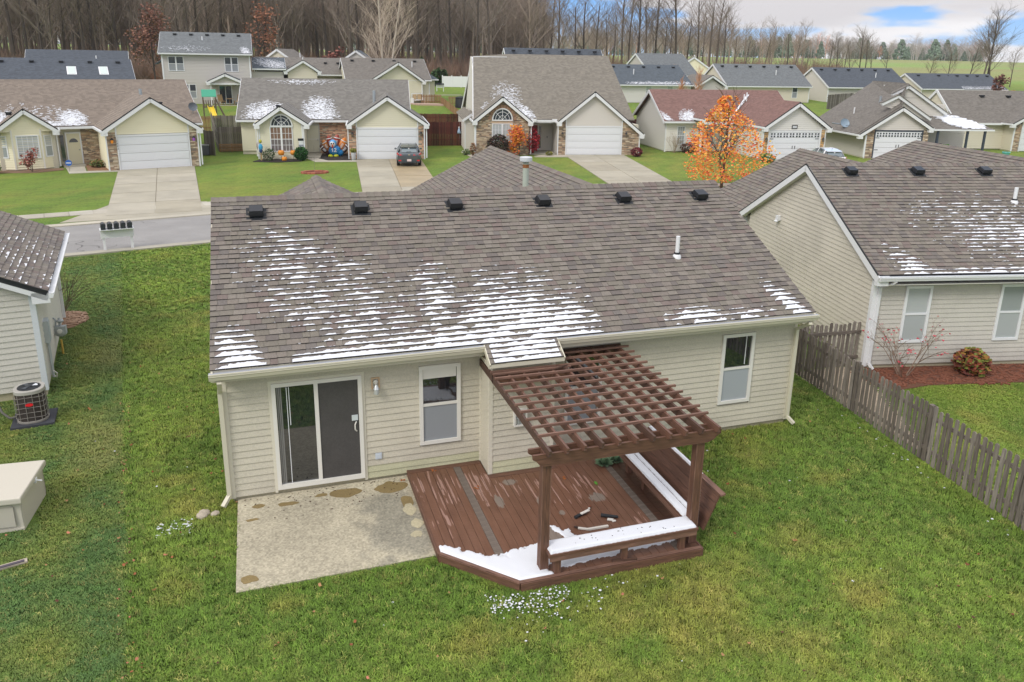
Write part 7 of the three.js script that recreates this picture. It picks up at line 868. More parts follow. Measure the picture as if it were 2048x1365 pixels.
// returns {trunk, crown} geometries for a unit tree of height h
function bareTree(seed, h, o = {}) {
  const q = mulberry(seed), trunk = [], crown = [], tips = [], lean = o.lean || 0, rT = o.r || h * .015;
  const branch = (p, d, L, r, lvl) => {
    const seg = lvl === 0 ? 5 : lvl === 1 ? 4 : lvl === 2 ? 3 : 2, out = lvl === 0 ? trunk : crown; let a = p, dir = d; const pts = [p];
    for (let i = 0; i < seg; i++) { dir = unit3([dir[0] + (q() - .5) * (lvl ? .34 : .1) + lean * .02, dir[1] + (lvl ? .05 : .06) * (o.up || 1), dir[2] + (q() - .5) * (lvl ? .34 : .1)]); const b = add3(a, mul3(dir, L / seg)); limb(out, a, b, mixv(r, r * .42, i / seg), mixv(r, r * .42, (i + 1) / seg), lvl === 0 ? 6 : lvl === 1 ? 4 : 3); a = b; pts.push(b); }
    if (lvl >= (o.levels || 4)) { tips.push(a); return; }
    const n = lvl === 0 ? (o.main || 13) : lvl === 1 ? 7 : lvl === 2 ? 5 : 4, from = lvl === 0 ? (o.clear || .3) : .18;
    for (let i = 0; i < n; i++) { const t = from + (1 - from) * (i + q() * .8) / n, k = Math.min(seg - 1e-3, t * seg), c = lerp3(pts[Math.floor(k)], pts[Math.floor(k) + 1], k % 1), az = q() * 6.283, sp = lvl === 0 ? (o.spread || .62) : .75, up = d; const e = unit3([up[0] + Math.cos(az) * sp, up[1] * .9 + .12, up[2] + Math.sin(az) * sp]); const Lc = lvl === 0 ? h * mixv(.42, .2, t) * (.75 + q() * .5) : L * (.42 + q() * .22); branch(c, e, Lc, Math.max(r * (lvl === 0 ? .36 : .46) * (1 - t * .35), o.rMin || .018), lvl + 1); }
  };
  const stems = o.stems || 1; for (let i = 0; i < stems; i++) { const az = i / stems * 6.283 + q(); const k = stems > 1 ? .16 : 0; branch([0, -.3, 0], unit3([Math.cos(az) * k + lean * .22, 1, Math.sin(az) * k]), h * (stems > 1 ? .8 + q() * .2 : .93), rT / Math.sqrt(stems), 0); }
  return { trunk: geoOf(trunk), crown: geoOf(crown), tips };
}
const barkMats = ['#50473f', '#483f38', '#5a5047', '#52483e', '#4c443d', '#5f554c'].map((c) => mat(c, .95)), twigMats = ['#7a6d62', '#72665b', '#83766a', '#7b6d60', '#746a61', '#867a6f'].map((c) => mat(c, .95));
const proto = [0, 1, 2, 3, 4, 5].map((k) => bareTree(100 + k * 13, 20, { main: [13, 15, 12, 14, 11, 16][k], clear: [.3, .22, .4, .28, .35, .25][k], spread: [.75, .85, .7, .95, .8, .7][k], levels: 3 }));
const kinds = ['straight', 'wide forked', 'high crowned', 'many branched', 'open', 'slender'];
function plantTree(label, x, z, h, k, group, o = {}) { const g = thing('bare_tree', label, 'tree', [x, ter(x, z), z], rnd() * 6.28, group); part(g, 'trunk', proto[k].trunk, o.bark || barkMats[k]); part(g, 'crown', proto[k].crown, o.twig || twigMats[k]); g.scale.setScalar(h / 20); if (o.lean) g.rotation.z = o.lean; return g; }
const row1 = [[-37.6,-133.7,20.1,5],[-36.2,-136.3,21.1,0],[-34.4,-137.1,17.4,0],[-29.0,-122.5,18.6,1],[-27.5,-122.2,17.4,5],[-27.0,-126.1,21.0,3],[-27.8,-137.5,16.8,4],[-23.5,-122.9,21.3,0],[-22.4,-124.7,21.4,1],[-23.6,-141.2,19.0,5],[-19.1,-124.0,21.3,1],[-19.1,-139.7,17.6,2],[-17.4,-140.6,17.5,2],[-14.9,-133.3,16.0,5],[-11.8,-121.5,18.0,2],[-10.5,-126.9,18.6,5],[-9.0,-125.6,21.2,5],[-7.6,-128.9,19.0,3],[-6.0,-132.7,16.0,0],[-4.0,-133.7,21.2,0],[-1.9,-140.5,21.2,2],[0.1,-139.6,17.4,3],[1.7,-136.5,20.4,2],[3.3,-140.8,16.5,2],[5.0,-128.0,16.8,2],[7.5,-132.0,17.7,2],[9.7,-137.6,19.4,5],[12.3,-141.9,16.9,0],[13.2,-133.2,21.1,0],[15.0,-133.1,20.5,3],[16.1,-123.2,21.4,5],[18.5,-130.9,20.6,1],[21.3,-132.4,16.7,3],[22.6,-129.6,16.8,3],[24.5,-130.0,21.5,1],[27.2,-130.0,18.7,5],[28.3,-126.0,18.6,1],[32.5,-138.1,18.9,1],[33.4,-131.0,17.9,0],[35.6,-131.3,19.0,4],[39.2,-137.3,20.3,5],[37.2,-120.8,17.7,4],[41.1,-126.2,18.7,5]], row2 = [[58.6,-176.4,15.7,1],[56.9,-162.1,13.1,4],[61.4,-169.4,15.6,2],[60.8,-157.6,19.5,5],[65.8,-165.6,15.9,2],[67.2,-164.5,18.9,3],[65.2,-153.3,19.7,5],[70.6,-157.1,15.9,2],[73.6,-159.7,17.2,1],[71.3,-147.5,15.9,3],[75.5,-150.7,13.6,5],[84.9,-167.8,14.4,4],[83.4,-159.6,20.5,2],[87.3,-163.7,19.2,5],[82.9,-150.3,21.0,1],[82.6,-146.1,16.5,5],[85.5,-146.9,19.1,1],[97.0,-164.0,13.3,3],[105.9,-177.2,14.3,1],[89.2,-144.2,20.7,3],[93.5,-147.3,13.3,3],[99.8,-153.3,18.3,0],[106.6,-162.4,14.9,2],[94.9,-140.0,16.2,2],[116.9,-172.5,19.9,5],[118.6,-171.6,16.0,0]], row3 = [[108.3,-151.0,10,2],[105.2,-141.9,9,4],[113.0,-150.3,8,4],[112.8,-145.9,10,2],[122.1,-156.4,8,3],[121.1,-148.2,11,4],[126.6,-152.8,9,2],[127.4,-149.3,6,1],[136.2,-151.9,9,4],[136.6,-149.5,10,1],[147.0,-159.4,9,4],[134.1,-141.8,8,5],[135.1,-140.0,11,0],[142.4,-146.5,10,4],[148.2,-150.8,9,2],[154.2,-152.6,7,4]], row4 = [[136.2,-115.8,8,3],[148.0,-121.8,9,3],[144.3,-114.9,14,5],[146.6,-115.8,15,1],[150.3,-118.0,13,2],[157.4,-119.4,8,2],[132.0,-117.0,6,3]];
const zone1 = (x) => x < -24 ? 'behind the skylight house at the far left' : x < -13 ? 'left of the two storey house' : x < -1 ? 'behind the two storey house' : x < 10 ? 'behind the small tan garage gable' : x < 22 ? 'behind the broad pale tree' : x < 32 ? 'behind the long sage house' : 'above the white vinyl fence';
const zone2 = (x) => x < 68 ? 'over the ridge of the tall taupe roof' : x < 84 ? 'behind the blue grey roofed house' : x < 100 ? 'behind the steep grey gable' : 'left of the green field';
const tall = (h) => h > 19.8 ? 'very tall' : h > 17.5 ? 'tall' : h > 15 ? 'medium tall' : 'shorter';
for (const [x, z, h, k] of row1) plantTree(`${tall(h)} ${kinds[k]} leafless tree ${zone1(x)}`, x, z, h, k, 'front row of the woods');
for (const [x, z, h, k] of row2) plantTree(`${tall(h)} ${kinds[k]} leafless tree ${zone2(x)}`, x, z, h, k, 'bare trees against the sky');
for (const [x, z, h, k] of row3) plantTree(`${h > 9.5 ? 'taller' : h > 8 ? 'mid sized' : 'short'} ${kinds[k]} young leafless tree by the field ${x < 116 ? 'above the mottled grey roof' : x < 132 ? 'above the second dark slate roof' : 'left of the far right roofs'}`, x, z, h, k, 'young trees by the field', { lean: -.12 * rnd() - .05 });
for (const [x, z, h, k] of row4) plantTree(`${h > 12 ? 'tall' : h > 7 ? 'medium' : 'small'} ${kinds[k]} leaning leafless tree at the right edge`, x, z, h, k, 'bare trees at the right edge', { lean: -.16 });
// the wood behind its front row: one mass, haze painted into its paler tone
{
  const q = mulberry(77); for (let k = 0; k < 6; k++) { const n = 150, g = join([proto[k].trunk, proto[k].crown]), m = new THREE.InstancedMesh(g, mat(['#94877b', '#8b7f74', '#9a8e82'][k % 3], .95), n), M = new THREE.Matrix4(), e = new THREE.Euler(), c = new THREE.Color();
    for (let i = 0; i < n; i++) { let x, z; if (i < 104) { z = -140 - q() * 75; x = mixv(-.36, .36, q()) * (-z + 13) + .5 + (q() - .5) * 8; } else { z = -215 - q() * 110; x = mixv(-.3, .78, q()) * (-z + 13); } const s = (13 + q() * 8) / 20 * (i < 104 ? 1 : .72); e.set(0, q() * 6.28, (q() - .5) * .08); M.makeRotationFromEuler(e); M.scale(new THREE.Vector3(s, s, s)); M.setPosition(x, ter(x, z), z); m.setMatrixAt(i, M); c.setRGB(...mul3([1, .96, .93], .75 + q() * .5)); m.setColorAt(i, c); }
    m.name = numbered('woods'); tag(m, 'mass of leafless woods behind the front row of trees', 'woods', null, 'stuff'); shade(m); scene.add(m); }
  // brushy undergrowth at the foot of the wood
  const bl = []; for (let i = 0; i < 90; i++) { const a = q() * 6.28, el = .5 + q() * .9, L = 1.2 + q() * 1.6; limb(bl, [(q() - .5) * .8, -.1, (q() - .5) * .8], [Math.cos(a) * Math.cos(el) * L, Math.sin(el) * L, Math.sin(a) * Math.cos(el) * L], .02, .006, 3); } const bg = geoOf(bl), n = 900, m = new THREE.InstancedMesh(bg, mat('#8a7668', .95), n), M = new THREE.Matrix4(), c = new THREE.Color();
  for (let i = 0; i < n; i++) { const z = -116 - q() * 70, x = (i < 620 ? mixv(-.36, .34, q()) : mixv(.3, .85, q())) * (-z + 13), s = .8 + q() * 1.1; M.makeRotationY(q() * 6.28); M.scale(new THREE.Vector3(s, s * 1.1, s)); M.setPosition(x, ter(x, z), z); m.setMatrixAt(i, M); const w = q(); c.setRGB(...(w < .08 ? [1.1, .7, .55] : w < .2 ? [1.05, .85, .75] : mul3([1, .95, .92], .7 + q() * .5))); m.setColorAt(i, c); } m.name = numbered('undergrowth'); tag(m, 'brown leafless brush at the foot of the woods', 'brush', null, 'stuff'); shade(m); scene.add(m);
}
// distant tree line beyond the field, and far houses' specks among it
{
  const q = mulberry(55), far = (kind) => { const l = []; for (let i = 0; i < 240; i++) { const a = q() * 6.28, y = q(), r = kind === 'fir' ? (1 - y) * .34 + .04 : Math.sqrt(Math.max(0, 1 - (y * 2 - 1) ** 2)) * .42, s = kind === 'fir' ? .07 : .06, R = r * (.6 + .4 * q()), cx = Math.cos(a) * R, cz = Math.sin(a) * R, cy = .12 + y * .88, t = new THREE.TetrahedronGeometry(s * (.6 + q() * .6)); t.rotateX(q() * 6); t.rotateY(q() * 6); t.translate(cx, cy, cz); l.push(fin(t)); } const tr = []; limb(tr, [0, -.1, 0], [0, .5, 0], .03, .015, 4); l.push(geoOf(tr)); return join(l); };
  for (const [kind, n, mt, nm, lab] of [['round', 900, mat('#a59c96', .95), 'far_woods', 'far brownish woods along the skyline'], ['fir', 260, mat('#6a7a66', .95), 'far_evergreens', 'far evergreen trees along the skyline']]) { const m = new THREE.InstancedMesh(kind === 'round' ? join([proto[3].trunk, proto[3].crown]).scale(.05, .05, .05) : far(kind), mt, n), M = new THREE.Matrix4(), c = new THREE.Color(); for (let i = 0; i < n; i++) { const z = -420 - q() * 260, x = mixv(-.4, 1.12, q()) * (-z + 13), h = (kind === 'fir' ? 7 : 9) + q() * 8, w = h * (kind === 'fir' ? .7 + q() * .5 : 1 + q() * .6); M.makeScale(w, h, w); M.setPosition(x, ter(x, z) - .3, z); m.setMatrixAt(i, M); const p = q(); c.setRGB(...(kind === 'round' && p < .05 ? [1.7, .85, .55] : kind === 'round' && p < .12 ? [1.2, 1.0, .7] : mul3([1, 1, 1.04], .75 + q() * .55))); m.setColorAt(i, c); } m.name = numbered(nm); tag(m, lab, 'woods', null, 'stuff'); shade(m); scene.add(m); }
}
// the big pale tree in front of the woods
{ const t = bareTree(901, 14.2, { stems: 3, main: 12, clear: .12, spread: .6, levels: 3, r: .22, up: 1.6, rMin: .012 }), g = thing('bare_tree', 'broad pale barked leafless tree behind the sage house', 'tree', [17.5, ter(17.5, -92), -93]); part(g, 'trunk', t.trunk, mat('#c2b8a8', .9)); part(g, 'crown', t.crown, mat('#c4b4a2', .9)); }
// leaf-bearing oaks at the wood edge
function leafyTree(label, x, z, h, seed, pal, n, size, o = {}) { const t = bareTree(seed, h, { main: 10, clear: .2, spread: .5, levels: 2, ...o }), g = thing(o.name || 'oak_tree', label, 'tree', [x, ter(x, z), z], 0); part(g, 'trunk', t.trunk, barkMats[1]); part(g, 'branches', t.crown, barkMats[0]); const q = mulberry(seed + 1), l = []; for (let i = 0; i < n; i++) { const tp = t.tips[Math.floor(q() * t.tips.length)], p = new THREE.PlaneGeometry(size * (.6 + q() * .7), size * (.5 + q() * .5)); p.rotateX(q() * 6); p.rotateY(q() * 6); const sc = o.scatter || .5; p.translate(tp[0] + (q() - .5) * sc, tp[1] + (q() - .7) * sc, tp[2] + (q() - .5) * sc); l.push(tint(p, mul3(pal[Math.floor(q() * pal.length)], .75 + q() * .5))); } part(g, 'leaves', join(l), leafVC); return g; }
const rust = [L3(142, 100, 84), L3(150, 110, 90), L3(128, 90, 78)];
leafyTree('rust leaved oak left of the two storey house', -12.8, -112, 9.5, 41, rust, 1800, .26, { scatter: 1.6 }); leafyTree('rust leaved oak right of the two storey house', 2.2, -116, 11, 43, [L3(160, 110, 84), L3(146, 98, 74)], 1000, .24, { scatter: 1.6 }); leafyTree('small red leaved tree by the tan house in the second row', 12.0, -108, 5, 45, [L3(150, 96, 84), L3(132, 84, 74)], 500, .35, { scatter: .8 });
// the orange tree in the front yard
{
  const P = [L3(222, 128, 52), L3(230, 148, 56), L3(214, 108, 62), L3(226, 172, 66), L3(200, 92, 66), L3(190, 170, 66), L3(238, 168, 74), L3(232, 180, 80)], q = mulberry(9), t = bareTree(61, 5.9, { main: 22, clear: .12, spread: .62, levels: 2, r: .1, up: .9 }), g = thing('ornamental_pear', 'bright orange leaved tree in the front yard beyond the near roof', 'tree', [29.2, 0, -30.2]); part(g, 'trunk', t.trunk, mat('#5d4a3e', .9)); part(g, 'branches', t.crown, mat('#64503f', .9)); const l = [];
  for (let i = 0; i < 9500; i++) { const y = Math.pow(q(), 1.1), a = q() * 6.28, prof = Math.pow(Math.max(0, Math.sin(Math.PI * (.2 + .8 * Math.pow(y, .8)))), .75), R = 2.9 * prof * Math.sqrt(.15 + .85 * q()) * (.55 + .75 * noise2(a * 2.6, y * 6)), X = Math.cos(a) * R, Z = Math.sin(a) * R, Yy = .35 + y * 5.5 + .35 * noise2(X * 2, Z * 2); if (noise2(X * 1.7 + 9, Z * 1.7 + Yy * 1.9) < .42) continue; const s = .055 + q() * .055, p = new THREE.PlaneGeometry(s * 1.3, s); p.rotateX(q() * 6); p.rotateY(q() * 6); p.translate(X, Yy, Z); const warm = clamp(.5 + (q() - .5) + (y - .5) * .4, 0, .999); l.push(tint(p, mul3(P[Math.floor(q() * P.length)], 1.0 + q() * .4))); } part(g, 'leaves', join(l), new THREE.MeshPhysicalMaterial({ vertexColors: true, roughness: .7, side: THREE.DoubleSide, transmission: .25, thickness: 0 }));
}
// orange twiggy saplings between back yards
for (const [x, z, h, lab] of [[52, -72, 5.6, 'tall thin orange sapling right of the taupe roofed house'], [49.5, -72, 3.8, 'short orange sapling beyond the reddish fence'], [51.0, -74, 4.2, 'orange sapling beside the tall thin one'], [60.2, -92, 4.6, 'pinkish sapling against the blue grey roof']]) { const t = bareTree(300 + x, h, { main: 26, clear: .1, spread: .24, levels: 2, r: .05, up: 2 }), g = thing('sapling', lab, 'tree', [x, ter(x, z) + (z > -80 ? 0 : 0), z], 0, 'orange saplings'); part(g, 'trunk', t.trunk, mat('#8a6a54', .9)); part(g, 'crown', t.crown, mat('#b98560', .9)); }
leafyTree('dark red maple sapling before the far right roof', 113.4, -84, 4.4, 71, [L3(128, 84, 74), L3(110, 76, 68)], 350, .3, { scatter: .6, name: 'maple_sapling' });
// shrubs at house C and others
function shrub(label, x, z, rx, ry, pal, n, size, seed, y = 0) { const g = thing('shrub', label, 'shrub', [x, ter(x, z) + y, z]); part(g, 'foliage', leafBall(seed, n, rx, ry, rx, size, pal), leafVC); part(g, 'stems', join([0, 1, 2, 3].map((i) => rod([0, -.05, 0], [Math.cos(i * 1.6) * rx * .5, ry * 1.1, Math.sin(i * 1.6) * rx * .5], .03, .012, 5))), barkMats[1]); return g; }
const Cp = (u, w) => { const c = Math.cos(-.18), s = Math.sin(-.18); return [26 + u * c + w * s, -49.38 - u * s + w * c]; };
shrub('big dark burgundy shrub before the stone gable', ...Cp(-6.1, 1.3), .95, .95, [L3(70, 52, 48), L3(58, 46, 44), L3(84, 60, 52), L3(60, 66, 46)], 1700, .13, 81); shrub('crimson shrub beside the taupe house front door', ...Cp(-3.0, -.4), .75, 1.15, [L3(170, 32, 52), L3(150, 30, 46), L3(190, 56, 56), L3(140, 60, 66)], 900, .13, 82); shrub('low crimson shrub right of the taupe house garage', ...Cp(5.9, 1.2), .55, .4, [L3(120, 44, 54), L3(100, 38, 46)], 600, .1, 83); shrub('small tan ornamental grass at the left corner of the stone gable', ...Cp(-8.1, .6), .3, .55, [L3(150, 112, 80), L3(132, 98, 70)], 260, .1, 84); shrub('low yellow green plant on the porch bed', ...Cp(-1.6, .6), .3, .2, [L3(140, 134, 54), L3(112, 118, 50)], 240, .08, 85); shrub('white flowering low plant at the side of the taupe house', ...Cp(-8.6, -.2), .4, .25, [L3(96, 122, 66), L3(190, 190, 170), L3(70, 96, 52)], 260, .1, 86);
{ const [x, z] = Cp(-4.2, 1.1); const g = leafyTree('small orange and yellow maple before the stone gable', x, z, 2.7, 91, [L3(228, 140, 44), L3(232, 166, 60), L3(222, 118, 62), L3(214, 96, 70)], 1500, .12, { scatter: .55, name: 'maple_sapling', spread: .95, up: .3, clear: .15 }); }
{ const D = (u, w) => { const c = Math.cos(-.1396), s = Math.sin(-.1396); return [41.64 + u * c + w * s, -42.85 - u * s + w * c]; }; const [x, z] = D(-6.1, -5.6), g = thing('shrub', 'leafless brown shrub at the corner of the red roofed house', 'shrub', [x, 0, z]); const [st] = shrubGeo(93, 14, 1.7, .5, 3, .016); part(g, 'stems', st, mat('#97866f', .9)); shrub('rust brown shrub under the red roofed house window', ...D(-4.9, -5.6), .55, .45, [L3(96, 70, 54), L3(84, 60, 48)], 500, .1, 94); shrub('orange brown shrub behind the orange tree', ...D(-4.0, -5.4), .6, .75, [L3(176, 92, 58), L3(150, 76, 54)], 600, .12, 95); shrub('green grassy clump at the red roofed house garage corner', ...D(-.6, 1.2), .7, .35, [L3(70, 110, 48), L3(92, 128, 58)], 500, .12, 96);
  shrub('green evergreen shrub by the hip roofed house porch', 57.6, -39.9, .75, .7, [L3(66, 112, 46), L3(84, 130, 54)], 900, .12, 97); shrub('bare twiggy pot plant at the right edge', 65.8, -38.5, .6, .6, [L3(150, 130, 120), L3(120, 104, 96)], 160, .06, 98); }
{ const A = (u, w) => { const c = Math.cos(.2845), s = Math.sin(.2845); return [-8.41 + u * c + w * s, -46.44 - u * s + w * c]; }; const [x, z] = A(-5.2, -1.7), g = leafyTree('tiny red leaved maple before the cream bay window', x, z, 1.7, 99, [L3(150, 84, 76), L3(166, 98, 84)], 360, .1, { scatter: .3, name: 'maple_sapling', spread: .9, up: .4 }); setting('mulch_bed', plate([[-7.6, -2.2], [-5, -1.2], [-3.3, -1.9], [-3.3, -2.9], [-7.2, -3.3]].map(([u, w]) => A(u, w)), -.02, .03), mat('#8b705a', 1, { map: T.speck }), 'bark bed under the cream bay window'); setting('mulch_bed', plate([[-1.8, -4.2], [-.7, -4.2], [-.7, -.1], [-2.0, -.6]].map(([u, w]) => A(u, w)), -.02, .04), mat('#8d6a4e', 1, { map: T.speck }), 'straw coloured bed beside the cream house garage'); setting('front_walk', plate([[-3.1, -3.3], [-1.9, -3.3], [-2.1, -.5], [-.1, -.2], [-.1, .6], [-3.2, .2]].map(([u, w]) => A(u, w)), -.02, .03), walkMats[2], 'concrete walk to the cream house door'); shrub('straw and green grass clump beside the cream house garage', ...A(-1.2, -2.2), .5, .3, [L3(150, 124, 84), L3(96, 116, 60)], 300, .12, 101); shrub('green shrub at the far left picture edge', ...A(-7.4, -2.0), .5, .4, [L3(110, 120, 70), L3(86, 104, 60)], 360, .1, 102); }
setting('stone_bed', plate([[-8.6, -.4], [-8.4, 1.2], [-5.2, 1.5], [-5.2, .1], [-7.9, .1]].map(([u, w]) => Cp(u, w)), -.02, .04), mat('#c9c0b2', .95, { map: T.speck }), 'white stone bed at the stone gable'); setting('stone_bed', plate([[-2.8, .3], [-2.4, 1.0], [0, 1.0], [-.1, .1]].map(([u, w]) => Cp(u, w)), -.02, .04), mat('#c2b8a8', .95, { map: T.speck }), 'white stone bed at the porch'); setting('front_walk', plate([[-3, 1.0], [-2.9, 1.6], [.1, 1.6], [.1, 1.0]].map(([u, w]) => Cp(u, w)), -.02, .03), walkMats[1], 'concrete walk to the taupe house porch');
for (const [x, z, h, lab] of [[28.3, -113, 2.6, 'left green arborvitae by the white fence'], [29.2, -114, 2.9, 'second green arborvitae by the white fence'], [30.2, -114.5, 2.6, 'third green arborvitae by the white fence'], [26.9, -116, 4.6, 'tall green arborvitae behind the sage house']]) { const g = thing('arborvitae', lab, 'tree', [x, ter(x, z), z], 0, 'arborvitae row'); part(g, 'foliage', leafBall(Math.round(x * 7), 500, .6, h / 2, .6, .3, [L3(58, 88, 48), L3(46, 74, 40), L3(72, 100, 54)]), leafVC); part(g, 'trunk', rod([0, -.1, 0], [0, h * .5, 0], .08, .04), barkMats[2]); }
for (const [x, z, lab] of [[116.6, -84, 'yellow leaved low shrub at the far right roofs'], [123, -84, 'yellow leaved shrub at the right picture edge']]) shrub(lab, x, z, 3.2, 1.0, [L3(206, 160, 70), L3(190, 140, 62)], 700, .35, 111 + Math.round(x));

scene.fog = new THREE.FogExp2(new THREE.Color(.8, .84, .9), .00018);
// ---------------------------------------------------------------- grass: tufts of curved blades over the near yards
function tuft(seed, n, rad, h) { const q = mulberry(seed), pos = [], nor = []; for (let i = 0; i < n; i++) { const a = q() * 6.283, r = rad * Math.sqrt(q()), x = Math.cos(a) * r, z = Math.sin(a) * r, b = q() * 6.283, L = h * (.55 + q() * .7), w = .004 + q() * .003, ln = .2 + q() * .9, dx = Math.cos(b) * ln, dz = Math.sin(b) * ln, sx = -Math.sin(b) * w, sz = Math.cos(b) * w, m = [x + dx * L * .35, L * .6, z + dz * L * .35], t = [x + dx * L * .95, L * .85, z + dz * L * .95]; pos.push(x - sx, 0, z - sz, x + sx, 0, z + sz, m[0] + sx * .8, m[1], m[2] + sz * .8, x - sx, 0, z - sz, m[0] + sx * .8, m[1], m[2] + sz * .8, m[0] - sx * .8, m[1], m[2] - sz * .8, m[0] - sx * .8, m[1], m[2] - sz * .8, m[0] + sx * .8, m[1], m[2] + sz * .8, t[0], t[1], t[2]); for (let k = 0; k < 9; k++) { const u = unit3([dx * .35 + (q() - .5) * .5, 1, dz * .35 + (q() - .5) * .5]); nor.push(...u); } } const g = new THREE.BufferGeometry(); g.setAttribute('position', new THREE.Float32BufferAttribute(pos, 3)); g.setAttribute('normal', new THREE.Float32BufferAttribute(nor, 3)); g.setAttribute('uv', new THREE.Float32BufferAttribute(new Float32Array(pos.length / 3 * 2), 2)); return g; }
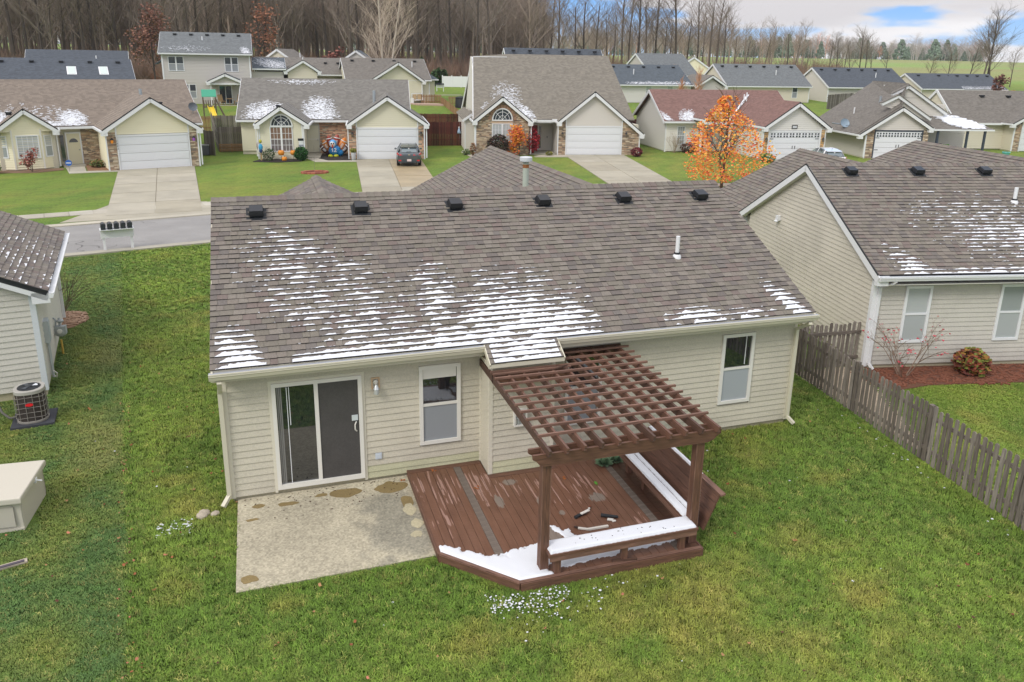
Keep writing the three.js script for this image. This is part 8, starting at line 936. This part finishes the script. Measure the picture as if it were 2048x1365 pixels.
{
  const bladeMat = new THREE.MeshStandardMaterial({ color: 0xffffff, roughness: .75, side: THREE.DoubleSide });
  const inHouse = (x, z) => (x > -.02 && x < W + .02 && z < .03 && z > -16) || (x > .1 && x < 3.18 && z > -.1 && z < 2.63) || (x > 3.15 && x < 7.33 && z > -.1 && z < 3.85 && !(x < 4.2 && z > mixv(2.76, 3.85, (x - 3.17) / 1.03))) || (x > 4.6 && x < 6 && z < .6 && z > 0);
  const rot = (x, z, ox, oz, t) => { const dx = x - ox, dz = z - oz, c = Math.cos(t), s = Math.sin(t); return [dx * c - dz * s, dx * s + dz * c]; };
  const bad = (x, z) => { if (inHouse(x, z)) return true; const [u, w] = rot(x, z, 15.72, -2.12, -.1948); if (u > -.05 && w < .03 && w > -13) return true; if (u > -.2 && w > 0 && w < 1.25 - .25 * noise2(x * 2, 3)) return true; const [a, b] = rot(x, z, -4.22, -6.08, .1466); if (a < .05 && b < .05 && b > -6.5) return true; if (((x + 5.05) / .62) ** 2 + ((z + 11.9) / .85) ** 2 < 1) return true; if (x > 13.75 - (z + 2.4) * .1 && x < 15.5 - Math.max(0, z + 1.9) * .42 && z < 2 && z > -2.4) return true; if (Math.hypot(x + 4.2, z + 4.66) < .42) return true; if (x > -4.7 && x < -3.2 && z > -1.3 && z < -.1) return true; return false; };
  const nearRoad = (x, z) => { let d = 9; for (let i = 60; i < 120; i++) d = Math.min(d, Math.hypot(roadPts[i].x - x, roadPts[i].z - z)); return d < 3.55; };
  const q = mulberry(2024), spots = { long: [], short: [] };
  const sow = (n, x0, x1, z0, z1, test) => { for (let i = 0; i < n; i++) { const x = mixv(x0, x1, q()), z = mixv(z0, z1, q()); if (bad(x, z) || (test && !test(x, z))) continue; const left = x < mowEdge(z), right = x > 13.75 - (z + 2.4) * .1; (left || right ? spots.short : spots.long).push([x, z, q()]); } };
  const view = (x, z) => { const dx = x - CAM[0], dz = z - CAM[2], f = dz * -.951 + dx * .309, s = dx * .951 + dz * .309; return f > 4 && Math.abs(s) < f * .74 + 1; };
  sow(150000, -8, 19, -3, 8, view); sow(42000, -9, 0, -12, -3, view); sow(13000, -10, 0, -21.5, -12, (x, z) => view(x, z) && !nearRoad(x, z)); sow(9000, 11.7, 23, -9, -1, view); sow(9000, 14, 24, -1, 4, view);
  const ragged = []; for (let i = 0; i < 1500; i++) { const k = q(); let x, z; if (k < .25) { x = mixv(.1, 3.2, q()); z = 2.66 + q() * .1; } else if (k < .4) { x = .06 - q() * .08; z = q() * 2.65; } else if (k < .6) { x = mixv(4.2, 7.4, q()); z = 3.88 + q() * .1; } else if (k < .7) { const t = q(); x = mixv(3.2, 4.2, t); z = mixv(2.8, 3.88, t) + .05; } else if (k < .86) { x = mixv(7.4, 11.8, q()); z = .06 + q() * .12; } else { x = -.06 - q() * .1; z = -q() * 8; } spots.long.push([x, z, 1.05 + q() * .4]); }
  for (const [key, h, n0, rad] of [['long', .075, 16, .06], ['short', .038, 22, .06]]) { const all = spots[key], V = 3; for (let v = 0; v < V; v++) { const mine = all.filter((_, i) => i % V === v), m = new THREE.InstancedMesh(tuft(40 + v + n0, n0, rad, h), bladeMat, mine.length), M = new THREE.Matrix4(), c = new THREE.Color(); mine.forEach(([x, z, k], i) => { const lush = key === 'long' ? .75 + .45 * fbm(x * .8 + 3, z * .8, 3) : .9, s = (.75 + .4 * (k % 1)) * (k > 1 ? 1.05 : 1); M.makeRotationY(k * 50); M.scale(new THREE.Vector3(s, s * lush * (k > 1 ? 1.2 : 1), s)); M.setPosition(x, ter(x, z) - .004, z); m.setMatrixAt(i, M); const cc = lawnColor(x, z), b = 1.48 * Math.exp((hash2(i * 7 + v, 91) - .5) * (key === 'long' ? 1.0 : .6)), dry = hash2(i, v + 17) < .16 ? .6 * hash2(i + 5, v) : 0; const e = lerpC(cc, cStraw, dry); c.setRGB(e[0] * b, e[1] * b, e[2] * b); m.setColorAt(i, c); }); m.name = numbered('grass'); tag(m, key === 'long' ? 'uncut lush grass of the near yard' : 'short mown grass of the neighbouring yards', 'grass', null, 'stuff'); shade(m); scene.add(m); } }
  // fallen leaves
  const lg = new THREE.PlaneGeometry(.055, .04, 2, 1), lp = lg.attributes.position; for (let i = 0; i < lp.count; i++) lp.setZ(i, Math.abs(lp.getX(i)) * .55); lg.rotateX(-Math.PI / 2); const nL = 260, m = new THREE.InstancedMesh(fin(lg), new THREE.MeshStandardMaterial({ roughness: .9, side: THREE.DoubleSide }), nL), M = new THREE.Matrix4(), e = new THREE.Euler(), c = new THREE.Color(), pal = [L3(150, 92, 58), L3(122, 70, 48), L3(176, 112, 88), L3(96, 60, 46), L3(160, 120, 84)]; let k = 0; while (k < nL) { let x = mixv(-7, 14, q()), z = mixv(-8, 6.5, q()); if (q() < .16) { z = mixv(-5, 6, q()); x = mowEdge(z) + (q() - .5) * .3; } if (bad(x, z)) continue; e.set((q() - .5) * .8, q() * 6.28, (q() - .5) * .8); M.makeRotationFromEuler(e); const s = .45 + q() * .6; M.scale(new THREE.Vector3(s, s, s)); M.setPosition(x, .055 + q() * .02, z); m.setMatrixAt(k, M); c.setRGB(...mul3(pal[Math.floor(q() * 5)], .8 + q() * .4)); m.setColorAt(k, c); k++; } m.name = numbered('fallen_leaves'); tag(m, 'brown fallen leaves scattered over the grass', 'leaves', null, 'stuff'); shade(m); scene.add(m);
  const sn = []; for (let i = 0; i < 120; i++) { const t = q(); let x, z; if (i < 22) { z = mixv(0, 5, t); x = 13.45 - (z + 2.4) * .1 + (q() - .5) * .2; } else if (i < 80) { x = -.9 + (q() - .5) * .6; z = .6 + (q() - .5) * .5; } else { x = mixv(-3, 13, q()); z = mixv(-4, 6, q()); if (bad(x, z)) continue; } const r = .006 + q() * .01; sn.push(ball(x, .045, z, r * (1 + q()), r * .6, r * (1 + q()), 5, 4)); } solo('snow_crumbs', join(sn), Mt.snow, 'tiny leftover crumbs of snow in the lawn', 'snow', null, 'stuff');
}
renderer.render(scene, camera);
